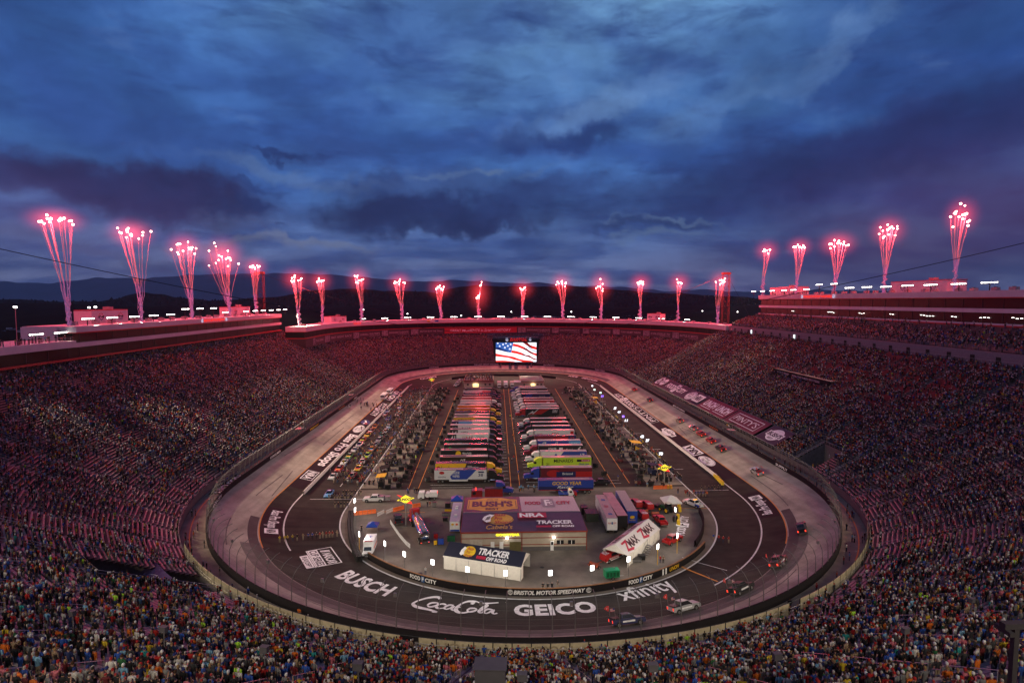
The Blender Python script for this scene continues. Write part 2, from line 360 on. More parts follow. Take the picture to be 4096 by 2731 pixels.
LINEW = mat('white_line', G_(.62), .6, var=.15, scale=1.5); LINEO = mat('orange_line', (.62,.24,.03), .6, var=.15, scale=1.5)
# ---- ground and hills outside
ang = np.linspace(-pi, pi, 181)[:-1]; rad_ = np.array([0, 60, 150, 210, 260, 330, 450, 650, 900, 1200, 1600, 2100, 2800, 3800, 5200, 7500, 11000, 17000, 26000.])
def terr(r, a):
    base = np.interp(r, [0, 230, 330, 900, 1500, 2200, 3200, 26000], [-.05, -.05, 6, 10, 24, 44, 40, 30])
    return base+np.where(r > 500, 6*np.sin(a*9+r*.004)+4*np.sin(a*23), 0)*np.clip((r-500)/900, 0, 1)
RR, AA = np.meshgrid(rad_, ang, indexing='ij')
GX, GY = X0+RR*np.sin(AA), 267+RR*np.cos(AA); GZ = terr(RR, AA)
V = np.stack([GX, GY, GZ], -1).reshape(-1, 3); n = len(ang)
i, j = np.meshgrid(np.arange(len(rad_)-1), np.arange(n), indexing='ij'); i = i.ravel(); j = j.ravel()
GRASS = mat('grass', (.012,.012,.007), 1., spec=0., var=.45, scale=.006)
tag(npmesh('ground', V, np.stack([i*n+j, i*n+(j+1) % n, (i+1)*n+(j+1) % n, (i+1)*n+j], -1), GRASS, smooth=True), kind='structure')
def ridge(name, prof_uv, D, depth, m, seed, rough=1.0):          # a hill range at distance D whose skyline is given as (photo px, height px above eye level)
    us = np.linspace(-900, 5000, 420); hs = np.interp(us, [p[0] for p in prof_uv], [p[1] for p in prof_uv]); r_ = np.random.default_rng(seed)
    k = np.arange(len(us)); w_ = sum(r_.normal()*np.sin(k*f+r_.uniform(0, 6)) for f in (.11, .23, .41, .77, 1.3))*rough
    z = CAMH+(hs+w_)*D/F; az_ = np.arctan((us-VX)/F)
    rows = []
    for q, zz_ in ((.82, .0), (.88, .45), (.94, .8), (1., 1.), (1.06, .85), (1.2, .0)):
        n_ = r_.normal(0, .02, len(us)); Dq = D*q
        rows.append(np.stack([Dq*np.tan(az_), np.full(len(us), Dq), 10+(z-10)*np.clip(zz_+(n_ if 0 < zz_ < 1 else 0), 0, 1)], -1))
    V = np.vstack(rows); n = len(us); i, j = np.meshgrid(np.arange(5), np.arange(n-1), indexing='ij'); i = i.ravel(); j = j.ravel()
    o = npmesh(name, V, np.stack([i*n+j, i*n+j+1, (i+1)*n+j+1, (i+1)*n+j], -1), m, smooth=True)
    return tag(o, kind='structure'), rows
HILLB = mat('far_mountain_haze_blue', (.085,.09,.17), 1., var=.25, scale=.002, spec=0.); HILLN = mat('near_hill_forest', (.014,.020,.012), 1., var=.5, scale=.01, spec=0.)  # blue of the distance haze is painted into the far mountain colour
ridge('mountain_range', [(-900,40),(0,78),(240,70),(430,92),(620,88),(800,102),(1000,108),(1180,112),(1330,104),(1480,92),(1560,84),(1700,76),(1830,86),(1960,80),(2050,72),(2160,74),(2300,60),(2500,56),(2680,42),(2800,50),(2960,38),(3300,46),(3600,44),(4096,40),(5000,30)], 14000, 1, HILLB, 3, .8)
_, nearrows = ridge('wooded_hill', [(-900,-16),(0,6),(120,8),(300,0),(430,-2),(520,14),(600,34),(690,26),(760,10),(880,2),(1000,10),(1150,22),(1240,42),(1400,50),(1480,44),(1600,40),(1740,36),(1800,52),(1900,64),(2100,58),(2250,60),(2400,52),(2520,42),(2620,36),(2760,30),(2900,22),(3100,8),(3400,2),(4096,-8),(5000,-20)], 2600, 1, HILLN, 5, 1.2)
def treeline(name, rows, k, seed, lab, cnt):                    # far wood: thousands of small crowns in one mesh
    r_ = np.random.default_rng(seed); ico = np.array([(0,0,1.2),(.9,0,.3),(.28,.86,.35),(-.73,.53,.3),(-.73,-.53,.4),(.28,-.86,.3),(.6,.4,-.6),(-.3,.7,-.6),(-.7,0,-.6),(-.2,-.7,-.6),(.6,-.4,-.6)])
    T = [(0,1,2),(0,2,3),(0,3,4),(0,4,5),(0,5,1),(1,6,2),(2,7,3),(3,8,4),(4,9,5),(5,10,1),(2,6,7),(3,7,8),(4,8,9),(5,9,10),(1,10,6)]
    V = []; Q = []
    for _ in range(cnt):
        a = r_.integers(0, len(rows)-2); b = r_.uniform(0, 1); q = r_.integers(0, rows[0].shape[0]-1)
        p = rows[a][q]*(1-b)+rows[a+1][q]*b+np.array([r_.uniform(-8, 8), 0, 0]); s = r_.uniform(5, 11)
        V.append(ico*np.array([s, s, s*r_.uniform(.8, 1.7)])+p); Q.append(np.array(T)+11*(len(V)-1))
    o = npmesh(name, np.vstack(V), np.vstack(Q), HILLN); tag(o, lab, 'forest', kind='stuff')
treeline('forest', nearrows[:4], 0, 9, 'dark woodland covering the near hills behind the stadium', 9000)
# ---- infield
inf = grid('infield_pavement', srange(0, S4, 3)[:-1], [0, 20, 40, 55.5], [0, 0, 0, 0], ASPHG, closed=True); tag(inf, kind='structure')
def flatpoly(name, P, z, m, parent=None): mb = MB(); mb.add([(x, y, z) for x, y in P], [tuple(range(len(P)))]); return mb.build(name, m, parent)
WX, WY1, WY2, WR = 9.5, 153.5, 381., 49.5                        # the white line round the inside of pit road
def wcurve(r, s): return XY(s, r, WX, WY1, WY2)
s_ = srange(0, S1, 3); xs, ys, _ = wcurve(WR, s_)
yard = [(x, y) for x, y in zip(xs, ys)]+[(59, 168.5), (-40, 168.5)]
flatpoly('concrete_yard', yard, .006, CONCI, inf)
o = None
# pit road surface between the white line and the apron edge
s_ = srange(0, S4, 2.5)[:-1]; xa, ya, _ = wcurve(WR, s_); xb, yb, _ = XY(s_, 55.5); n = len(s_)
V = np.vstack([np.stack([xa, ya, np.full(n, .012)], -1), np.stack([xb, yb, np.full(n, .012)], -1)])

keep = [q for q in range(n) if SD(xa[q], ya[q])[1] < 55.3 and SD(xa[(q+1) % n], ya[(q+1) % n])[1] < 55.3]
Q = np.array([(q, (q+1) % n, n+(q+1) % n, n+q) for q in keep]); npmesh('pit_road', V, Q, ASPH, inf)
# pit stalls: light concrete inside the white line along both straights
for sg, xx in ((1, WX+WR), (-1, WX-WR)):
    flatpoly('pit_stall_pavement', [(xx, 170), (xx, 372), (xx-sg*11, 372), (xx-sg*11, 170)], .010, PITC, inf)
def band(name, s0, s1, d0, d1, m, parent, lift=.02, x0=X0, y1=Y1, y2=Y2, st=1.5):
    return grid(name, srange(s0, s1, st), np.linspace(d0, d1, max(2, int((d1-d0)/1.5)+2)), None, m, parent, onsurf=lift, x0=x0, y1=y1, y2=y2)
track = grid('racetrack', srange(0, S4, 2)[:-1], [55.5, 60, 63.4, 68.9, 71, 74, 77, 79.4], prof([55.5, 60, 63.4, 68.9, 71, 74, 77, 79.4]), [ASPH, CONCT], closed=True, mfun=lambda j: (j >= 3).astype(int)); tag(track, kind='structure')
band('white_line', 0, S4, WR-.15, WR+.2, LINEW, track, .035, WX, WY1, WY2)
band("white_line", S3-12, S4+28*1.36, 63.2, 63.55, LINEW, track, .035); band("white_line", S1*.69, S2+25, 63.2, 63.55, LINEW, track, .035)
band('orange_line', S1*.82, S4+S1*.17, 68.7, 68.95, LINEO, track, .03)
band('painted_strip', S1+12, S2-2, 63.9, 68.6, ASPHP, track, .014); band('painted_strip', S3-2, S4-8, 63.9, 68.6, ASPHP, track, .014)
band('rubbered_groove', S1*.08, S1*.92, 69.2, 71.3, GROOVE, track, .016); band('rubbered_groove', S1*.16, S1*.84, 69.0, 73.2, mat('worn_concrete', (.13,.11,.105), .8, var=.3, scale=.3), track, .008)
band('rubbered_groove', S2+8, S3-8, 69.7, 72.5, mat('worn_concrete', (.13,.11,.105), .8), track, .012)
q_ = random.Random(12)
for k in range(26):                               # tyre marks
    sa = q_.choice((q_.uniform(S3+20, S4-10), q_.uniform(S1+10, S2-30), q_.uniform(0, S1), q_.uniform(R0*.8, R0*2.4))); ln = q_.uniform(9, 34); da = q_.uniform(69.8, 76.5); dd = q_.uniform(-2.2, 2.2); sw = q_.uniform(.14, .26)
    mb = MB(); ss = srange(sa, sa+ln, 1.5)
    for a_, b_ in zip(ss[:-1], ss[1:]):
        P = []
        for s_q, o_ in ((a_, 0), (b_, 0), (b_, sw), (a_, sw)): d_ = min(78.5, max(69.5, da+dd*(s_q-sa)/ln+o_)); x, y, _ = XY(s_q, d_); P.append((float(x), float(y), float(prof(d_))+.026))
        mb.add(P, [(0,1,2,3)])
    mb.build('tyre_mark', mat('tyre_mark', (.10,.085,.08), .8, var=.4, scale=2.), track)
# dark rectangles behind the lettering in the turns
band('painted_panel', R0*.13, R0*.44, 63.9, 68.6, ASPHP, track, .022); band('painted_panel', S1-R0*.30, S1-R0*.02, 63.9, 68.6, ASPHP, track, .022); band('painted_panel', S2+14, S2+50, 63.9, 68.6, ASPHP, track, .022)
# lane dashes and box lines in pit road and garage
mb = MB(); 
for sg, xm in ((1, 66.2), (-1, -46.5)):
    for y in np.arange(172, 380, 7.6): mb.bx(xm-.09, xm+.09, y, y+3., .016, .03)
for y in np.arange(186, 372, 26): mb.bx(59.2, 66.0, y, y+.22, .016, .03); mb.bx(-46.0, -40.2, y+7, y+7.22, .016, .03); 
mb.build('lane_marking', LINEW, inf)
mb = MB()
for x0_, y0_, x1_, y1_ in ((5.6,166,7.4,366),(8.3,166,10.4,366),(-25.3,167,-28.9,372),(-22.4,167,-21.8,362),(42.6,172,47.4,330),(37.3,168,40.6,364)):
    mb.add([(x0_-.1,y0_,.02),(x0_+.1,y0_,.02),(x1_+.1,y1_,.02),(x1_-.1,y1_,.02)], [(0,1,2,3)])
p, q = G(2714, 2260), PS(2871, 2325); dx = (q-p).normalized(); nx = Vector((-dx.y, dx.x, 0))*.22
for k in range(10):
    a, b = p+(q-p)*k/10, p+(q-p)*(k+1)/10
    f = lambda v_: (v_.x, v_.y, float(prof(SD(v_.x, v_.y)[1]))+.04)
    mb.add([f(a-nx), f(a+nx), f(b+nx), f(b-nx)], [(0,1,2,3)])
for (u0,v0),(u1,v1) in (((1165,2185),(1065,2160)),((1480,2045),(1700,2048)),((2713,2031),(2840,2033))):
    a, b = G(u0,v0), G(u1,v1); mb.add([(a.x,a.y-.1,.03),(b.x,b.y-.1,.03),(b.x,b.y+.1,.03),(a.x,a.y+.1,.03)], [(0,1,2,3)])
mb.build('orange_marking', LINEO, inf)
mb = MB()
for y in np.arange(170, 368, 4.0): mb.bx(1.5, 5.2, y, y+.14, .012, .024); mb.bx(10.5, 15.5, y, y+.14, .012, .024)
for k in range(4): a = G(2000, 2056-k*0); 
for y in (172.2, 169.8): mb.bx(-19, -6, y, y+.12, .012, .024)
for y in (172., 175.): mb.bx(33, 40, y, y+.12, .012, .024)
a, b = G(2728, 2226), PS(2908, 2280); 
mb.build('parking_line', LINEW, inf)
mb = MB(); a, b = PS(2728, 2228), PS(2908, 2281)
for k in range(8):
    p, q = a.lerp(b, k/8), a.lerp(b, (k+1)/8); f = lambda v_, o_: (v_.x, v_.y+o_, float(prof(SD(v_.x, v_.y)[1]))+.045); mb.add([f(p,-.12), f(q,-.12), f(q,.12), f(p,.12)], [(0,1,2,3)])
for (u0,v0),(u1,v1) in (((1240,1996),(1500,1996)),((2765,1963),(2915,1959))):
    a, b = PS(u0,v0), PS(u1,v1); p, q = a, b; mb.add([f(p,-.12), f(q,-.12), f(q,.12), f(p,.12)], [(0,1,2,3)])
mb.build('white_crossing_line', LINEW, track)
# ---- walls
def wallring(name, s0, s1, d0, d1, zb, zt, m, parent=None, x0=X0, y1=Y1, y2=Y2, st=2., closed=False):
    return grid(name, srange(s0, s1, st)[:(-1 if closed else None)], [d0, d0, d1, d1], [zb, zt, zt, zb], m, parent, closed=closed, x0=x0, y1=y1, y2=y2)
WALLB = mat('black_wall_paint', (.009,.007,.008), .8, var=.2, spec=.15); WALLC = mat('wall_concrete', (.30,.27,.25), .8, var=.15, scale=.5)
WALLW = mat('white_wall_paint', (.62,.60,.56), .6, var=.1)
ow = tag(wallring('outer_wall', 0, S4, 79.4, 79.7, 4.5, 7.05, WALLB, closed=True), 'long black retaining wall running all round the outside of the banked oval', 'wall')
walk = grid('walkway', srange(0, S4, 2)[:-1], [79.7, 84.9], [5.4, 5.4], mat('walkway_concrete', (.26,.21,.165), .85, var=.2, scale=.3), closed=True); tag(walk, kind='structure')
grid('orange_line', srange(0, S4, 2)[:-1], [82.7, 82.95], [5.42, 5.42], LINEO, walk, closed=True)
# infield wall with lettering, behind the white line
iw = tag(wallring('infield_wall', R0*.70, R0*2.52, WR-1.5, WR-1.15, -.05, 1.45, WALLB, x0=WX, y1=WY1, y2=WY2), 'low curved black wall with white lettering between the yard and the near turn', 'wall')
wallring('capping', R0*.70, R0*2.52, WR-1.53, WR-1.12, 1.45, 1.50, mat('orange_rust_cap', (.20,.09,.03), .7), iw, WX, WY1, WY2)
iw2 = tag(wallring('infield_wall', R0*2.50, R0*3.00, WR-3.4, WR-3.0, -.05, 1.45, WALLB, x0=WX, y1=WY1, y2=WY2), 'low black wall curving behind the yard beside the white canopy', 'wall')
iw3 = tag(wallring('infield_wall', S2+R0*.7, S2+R0*2.5, WR-1.5, WR-1.1, -.05, 1.4, WALLB, x0=WX, y1=WY1, y2=WY2), 'black wall behind the two small buildings at the far end of the infield', 'wall')
PW = []
for nm, s0, s1, lab in (('r', S1+15, S2-3, 'long white pit wall on the right between pit road and the lettered strip'), ('l', S3+2, S4-4, 'long white pit wall on the left between the parked race cars and the lettered strip')):
    PW.append(tag(wallring('pit_wall', s0, s1, 62.9, 63.2, .2, 1.45, WALLW), lab, 'wall'))
# ================================================================ grandstands
TREAD = mat('stand_tread', (.115,.075,.075), .85, var=.18, scale=.5); RISER = mat('stand_riser', (.095,.07,.07), .8, var=.15)
ALU = mat('bench_aluminium', (.25,.21,.21), .5, .25, var=.15, scale=.7); REDSEAT = mat('red_seat', (.20,.018,.02), .55, var=.2)
AISLE = mat('aisle_steps', (.26,.20,.20), .75, var=.15); RAIL = mat('handrail', (.42,.38,.38), .4, .5, var=.05); FRONT = mat('stand_front', (.13,.11,.11), .8, var=.2)
REDTRIM = mat('red_trim', (.40,.015,.015), .45, var=.1); FASCIA = mat('fascia_panel', (.60,.55,.55), .6, var=.05, scale=.3); SUITEG = mat('suite_glass', (.006,.004,.005), .35, var=0, spec=.12)
ROOFM = mat('roof_membrane', (.30,.27,.27), .8, var=.1)
ROWD, ROWH, D0, Z0 = .8, .44, 84.7, 7.5
SEATS = []                                        # (x, y, z, facing, zone) for the crowd
def sections(s0, s1, dm, w=10.2, aisle=1.7):     # list of (sa, sb) bench sections and aisles, lengths measured at radius dm
    out = []; s = s0
    while s < s1-1:
        k = (lambda q: R0/dm if (q % S4 < S1 or S2 <= q % S4 < S3) else 1.)(s)
        L = w*k; A = aisle*k
        out.append((s, min(s+L, s1), 'b')); s += L
        if s < s1-1: out.append((s, min(s+A, s1), 'a')); s += A
    return out
def in_hole(s, d, holes): return any(h[0] <= s <= h[1] and h[2] <= d <= h[3] for h in holes)
def stand(lab, s0, s1, rows, zone, holes=(), dtop=None, benchmat=None, dstart=D0, zstart=Z0, dens=None, frontz=5.2, w=10.2, ROWH=ROWH):
    root = empty('grandstand', (0,0,0), 0, lab, 'grandstand')
    dm = dstart+rows*ROWD*.5; S = sections(s0, s1, dm, w)
    V = []; Q = []; MI = []; BV = []; BQ = []; BM = []; rails = []
    def pt(s, d, z): x, y, _ = XY(s, d); return (float(x), float(y), z)
    def q4(V, Q, a, b, c, d_): n = len(V); V += [a, b, c, d_]; Q.append((n, n+1, n+2, n+3))
    for (a, b, ty) in S:
        sm = (a+b)/2; rd = ROWD if dtop is None else (dtop(sm)-dstart)/rows
        for r in range(rows):
            d = dstart+r*rd; z = zstart+r*ROWH
            if in_hole(sm, d, holes): continue
            q4(V, Q, pt(a, d, z), pt(b, d, z), pt(b, d+rd, z), pt(a, d+rd, z)); MI.append(0 if ty == 'b' else 2)
            q4(V, Q, pt(a, d+rd, z), pt(b, d+rd, z), pt(b, d+rd, z+ROWH), pt(a, d+rd, z+ROWH)); MI.append(1)
            if ty == 'b':
                e = .012*(b-a)
                aa, bb = a+e, b-e; z1 = z+.43; d1, d2 = d+rd-.30, d+rd-.02
                red = 1 if (benchmat and benchmat(sm, d)) else 0
                q4(BV, BQ, pt(aa, d1, z1), pt(bb, d1, z1), pt(bb, d2, z1), pt(aa, d2, z1)); BM.append(red)
                q4(BV, BQ, pt(aa, d1, z1-.10), pt(bb, d1, z1-.10), pt(bb, d1, z1), pt(aa, d1, z1)); BM.append(red)
                if red: q4(BV, BQ, pt(aa, d2, z1), pt(bb, d2, z1), pt(bb, d2+.05, z1+.4), pt(aa, d2+.05, z1+.4)); BM.append(1)
                L = 10.; k = 18
                pa, pb = pt(a, d+rd*.45, z), pt(b, d+rd*.45, z); L = math.dist(pa, pb); k = int(L/.54)
                fa = math.atan2(-(pb[0]-pa[0]), (pb[1]-pa[1]))      # along direction, facing computed below
                _, _, th = XY(sm, d); face = float(th)+pi
                for q in range(k):
                    t = (q+.5)/k; SEATS.append((pa[0]+(pb[0]-pa[0])*t, pa[1]+(pb[1]-pa[1])*t, z, face, zone, sm, d))
        if ty == 'a':
            r = 2
            while r < rows-6:
                d = dstart+r*rd; z = zstart+r*ROWH
                if not in_hole(sm, d, holes) and not in_hole(sm, d+4*rd, holes):
                    for ss in (a+(b-a)*.06, b-(b-a)*.06) if r % 2 else (sm,):
                        R1 = MB(); rails.append((math.dist(pt(sm, d, z), (0, 0, CAMH)), R1)); p, q = Vector(pt(ss, d, z)), Vector(pt(ss, d+4*rd, z+4*ROWH)); up = Vector((0,0,.95))
                        R1.path([p, p+up, q+up, q], .028, 4); R1.tube(p+up*.5, q+up*.5, .02, 4)
                r += random.choice((6, 7, 9))
    npmesh('seating_deck', np.array(V), np.array(Q), [TREAD, RISER, AISLE], root, MI)
    npmesh('bench_rows', np.array(BV), np.array(BQ), [ALU, REDSEAT], root, BM)
    pieces(rails, 'handrail', RAIL, root)
    g = grid('front_wall', srange(s0, s1, 2.5), [dstart, dstart], [frontz, zstart+.02], FRONT, root)
    fr = MB(); ss = srange(s0, s1, 2.4)
    P = [Vector(pt(s, dstart+.05, zstart)) for s in ss]
    for p in P: fr.tube(p, p+Vector((0,0,1.05)), .03, 4)
    for h in (.55, 1.05): fr.path([p+Vector((0,0,h)) for p in P], .028, 4)
    fr.build('front_railing', RAIL, root)
    return root
holesL = [(S4-R0*.02, S4+R0*.28, 84, 86)]
# entrance cut-outs in the rows
HOLE_L = (R0*.745, R0*.885, 84, 102); H_near = [HOLE_L]
H_right = [(S1-6, S1+9, 84, 94), (S1+20, S1+168, 84, 92.6)]
near = stand('nearest grandstand, its bench rows curving under the camera along the bottom of the photo', 0, S1, 90, 0, H_near, frontz=5.3)
left = stand('left grandstand rising from the front straight to the tiered suites with red trim', S3+14, S4, 72, 1)
right = stand('right grandstand with dark red seats in its upper rows below the long suite building', S1, S2-10, 68, 2, H_right, benchmat=lambda s, d: d > 112+9*math.sin(s*.02))
FR = 46
def fdtop(s):
    s = s % S4
    if s < S2: return 138.
    if s < S3: th = (s-S2)/R0; return float(np.interp(th, [0, pi/2, pi], [138, 123, 119]))
    return 119.
far = stand('far grandstand curving behind the hanging video screen at the other end of the oval', S2-8, S3+16, FR, 3, [(S2+R0*.12, S2+R0*.20, 84, 96)], dtop=fdtop)
# upper deck on the right above the concourse wall
s_a, s_b = S1-4, S2-24
upper = stand('upper right seating deck between the pale concourse wall and the suites', s_a, s_b, 22, 4, dstart=140.2, zstart=41.6, frontz=41.2, ROWH=.30)
conc = MB()
g = grid('concourse_wall', srange(s_a, s_b, 3), [139.2, 139.2, 140.2], [37.6, 41.3, 41.35], mat('concourse_paint', (.17,.14,.15), .8, var=.12), upper)
for s in np.arange(s_a+4, s_b-2, 9.): x, y, _ = XY(s, 139.1); MB().box((float(x), float(y), 39.0), (.12, 1.5, 2.3)).build('doorway', mat('doorway_dark', G_(.008), .9), upper)
for s in (S1+158, S1+112):
    x, y, _ = XY(s, 139.0); MB().box((float(x), float(y), 39.1), (.1, 1.5, 2.2)).build('lit_doorway', mat('lit_doorway', (.8,.9,.9), emit=(.75,.95,.95), es=1.6), upper)
mb = MB()
for s in np.arange(s_a, s_b, 3.):
    x, y, _ = XY(s, 138.6); x2, y2, _ = XY(s+3, 138.6); a, b = Vector((float(x), float(y), 38.)), Vector((float(x2), float(y2), 38.))
    mb.tube(a, a+Vector((0,0,1.1)), .03, 4); mb.tube(a+Vector((0,0,1.1)), b+Vector((0,0,1.1)), .03, 4)
mb.build('concourse_railing', RAIL, upper)
def tunnel(parent, s0, s1, d1, z1):               # vomitory opening in the rows: side walls, back wall, floor steps and rails
    P = lambda s, d, z: (lambda q: Vector((float(q[0]), float(q[1]), z)))(XY(s, d)); zt = lambda d: Z0+(d-D0)*ROWH/ROWD+.15; n = 8
    for s in (s0, s1):
        mb = MB(); ds = np.linspace(D0, d1, n)
        for a, b in zip(ds[:-1], ds[1:]): mb.add([P(s, a, 5.2), P(s, b, 5.2), P(s, b, zt(b)), P(s, a, zt(a))], [(0,1,2,3)])
        mb.build('side_wall', FRONT, parent); mb = MB(); pts = [P(s, d, zt(d)+.95) for d in ds]; mb.path(pts, .03, 4); mb.path([p-Vector((0,0,.45)) for p in pts], .025, 4); [mb.tube(P(s, d, zt(d)), P(s, d, zt(d)+.95), .03, 4) for d in ds]; mb.build('railing', RAIL, parent)
    mb = MB(); mb.add([P(s0, d1, 5.2), P(s1, d1, 5.2), P(s1, d1, zt(d1)), P(s0, d1, zt(d1))], [(0,1,2,3)]); mb.build('back_wall', FRONT, parent)
    mb = MB(); q = [P(s0+(s1-s0)*k/6, d1, zt(d1)) for k in range(7)]; mb.path([a+Vector((0,0,.95)) for a in q], .03, 4); [mb.tube(a, a+Vector((0,0,.95)), .03, 4) for a in q]; mb.build('railing', RAIL, parent)
    mb = MB(); mb.add([P(s0, D0, 5.35), P(s1, D0, 5.35), P(s1, d1, 5.35), P(s0, d1, 5.35)], [(0,1,2,3)]); mb.build('tunnel_floor', FRONT, parent)
    mb = MB(); a, b = s0+(s1-s0)*.35, s0+(s1-s0)*.65; mb.add([P(a, d1-.05, 5.4), P(b, d1-.05, 5.4), P(b, d1-.05, 8.), P(a, d1-.05, 8.)], [(0,1,2,3)]); mb.build('doorway', mat('doorway_dark', G_(.008), .9), parent)
tunnel(near, HOLE_L[0], HOLE_L[1], 102, 14); tunnel(right, S1-6, S1+9, 94, 11)
LW = mat('faded_lettering', (.42,.38,.44), .7); a0 = HOLE_L[0]+.4; fl = Flat().rect(0, 10.5, 0, 10, mat('purple_tarp', (.05,.03,.11), .7, var=.2)); badge(fl, 5.3, 5., 4.2, LW, mat('purple_tarp', (.05,.03,.11)), mat('faded_red', (.35,.04,.05), .7)) if 0 else (fl.ell(5.3, 5., 4.4, 4.0, LW), fl.ring(5.3, 5., 4.1, 3.7, .4, mat('purple_tarp', (.05,.03,.11))), fl.stroke([(1.5,5),(5,4.4),(9,5.4)], 1.1, mat('purple_tarp', (.05,.03,.11))), fl.rect(3, 7.5, 6.3, 7., mat('purple_tarp', (.05,.03,.11))))
tarp = empty('tarpaulin', (0,0,0), 0, 'purple tarpaulin with a big round badge covering the left stand opening', 'tarpaulin')
fl.build('sheet', lambda a, b, h: (lambda q: Vector((float(q[0]), float(q[1]), 7.2+b*.42+h)))(XY(a0+a*R0/95, 101.-b)), tarp, lift=.02, step=.02, L=3.)
# press platform cut into the right stand
plat = empty('press_platform', (0,0,0), 0, 'dark lettered platform front cut across the middle rows of the right grandstand', 'platform')
x, y, _ = XY(S1+62, 117.); 
pm = MB(); pm.bx(float(x)-1.2, float(x)-.9, Y1+44, Y1+86, 24.6, 27.0); pm.build('fascia', WALLB, plat)
pm = MB(); pm.bx(float(x)-.9, float(x)+3.5, Y1+44, Y1+86, 26.7, 26.9); pm.build('deck', FRONT, plat)
Flat().text('WORLD TRAVEL', 4, 14, .6, 1.5, LETTER).text('PERSONAL SERVICES OF BRISTOL MOTOR SPEEDWAY', 16, 36, .6, 1.4, LETTER).build('lettering', plane_fn((float(x)-1.22, Y1+86, 24.8), (0,-1,0), (0,0,1), (-1,0,0)), plat)
# ---------------------------------------------------------------- suite buildings
def prism(mb, s0, s1, d0, d1, z0, z1, m, st=4., df=None):
    ss = srange(s0, s1, st); n = len(ss); base = len(mb.v)
    for s in ss:
        e = df(s) if df else 0.
        for d, z in ((d0+e, z0), (d0+e, z1), (d1+e, z1), (d1+e, z0)): x, y, _ = XY(s, d); mb.v.append((float(x), float(y), z))
    for i in range(n-1):
        for k in range(4): mb.f.append(tuple(base+q for q in (i*4+k, (i+1)*4+k, (i+1)*4+(k+1) % 4, i*4+(k+1) % 4))); mb.m.append(m)
    for i in (0, n-1): mb.f.append(tuple(base+i*4+k for k in range(4))); mb.m.append(m)
def suites(lab, s0, s1, d, depth, lv, df=None, cols=True, colz=20, mul=8.):
    root = empty('suite_building', (0,0,0), 0, lab, 'suite building')
    for name, z0, z1, off, m in lv:
        mb = MB(); prism(mb, s0, s1, d-off, d+depth, z0, z1, 0, df=df); mb.build(name, m, root)
    for s in np.arange(s0+2, s1, mul):
        e = df(s) if df else 0.; gl = [l for l in lv if 'window' in l[0]]
        for l in gl: x, y, th = XY(s, d-l[3]-.06+e); MB().box((float(x), float(y), (l[1]+l[2])/2), (.12, .14, l[2]-l[1]), rz=float(th)).build('mullion', mat('mullion', (.05,.04,.04), .5), root)
    if cols:
        for s in np.arange(s0+6, s1, 12.):
            e = df(s) if df else 0.; x, y, _ = XY(s, d+1.+e); mb = MB(); mb.tube((float(x), float(y), lv[0][1]-9), (float(x), float(y), lv[0][1]), .28, 6); mb.build('column', mat('column_paint', (.10,.075,.08), .7), root)
    return root
LS0, LS1 = S3+19, S3+(Y2-181)
sl_ = suites('long suite building over the left grandstand with two dark glass bands and white fascias', LS0, LS1, 137.5, 16, [('soffit_trim',38.3,38.9,.15,REDTRIM),('window_band',38.9,42.1,-1.2,SUITEG),('fascia_band',42.1,43.5,.0,FASCIA),('window_band',43.5,46.5,-1.0,SUITEG),('red_trim',46.4,46.75,.25,REDTRIM),('roof_fascia',46.75,48.6,.2,FASCIA)])
sl2 = suites('lower suite section with roof terrace at the left edge of the photo', LS1+.3, LS1+75, 137.3, 18, [('soffit_trim',38.3,38.9,.15,REDTRIM),('window_band',38.9,42.2,-1.0,SUITEG),('fascia_band',42.2,44.3,.1,FASCIA)])
MB().bx(X0-137.5-16, X0-137.5-5, 180.3, 180.6, 44.3, 48.4).build('end_wall', FASCIA, sl2)
RS0, RS1 = S1-22, S1+(347-Y1)
sr_ = suites('very long suite building over the right grandstand with two glass tiers and lit rooms', RS0, RS1, 156.8, 18, [('soffit_trim',48.1,48.6,.35,REDTRIM),('sill_band',48.6,49.1,.25,FASCIA),('window_band',49.1,52.6,-1.4,SUITEG),('fascia_band',52.6,54.0,.0,FASCIA),('window_band',54.0,57.5,-1.4,SUITEG),('red_trim',57.45,57.75,.15,REDTRIM),('roof_fascia',57.75,60.0,.4,FASCIA)])
fdf = lambda s: fdtop(s)-123
sf_ = suites('curved suite building above the far grandstand with one glass band over a row of banners', S2-22, S3+30, 123.3, 12, [('banner_wall',28.4,34.0,0.,mat('banner_wall', (.035,.02,.026), .7)),('red_trim',34.0,34.5,.3,REDTRIM),('window_band',34.5,38.0,-.8,SUITEG),('red_trim',38.0,38.3,.2,REDTRIM),('roof_fascia',38.3,41.2,.15,FASCIA)], df=fdf, cols=False)
# lamps burning inside the suites on the right
mb = MB()
for s, n_ in ((S1+150,2),(S1+116,4),(S1+92,3),(S1+72,2),(S1+55,5),(S1+40,2),(S1+28,3),(S1+16,3),(S1+6,2)):
    for k in range(n_): x, y, _ = XY(s-k*1.5, 157.9); mb.box((float(x)-.02, float(y), 51.2-.4*random.random()), (.2, .75, .16))
mb.build('room_lights', mat('room_light', (1,1,1), emit=(1,.97,.88), es=5), sr_)
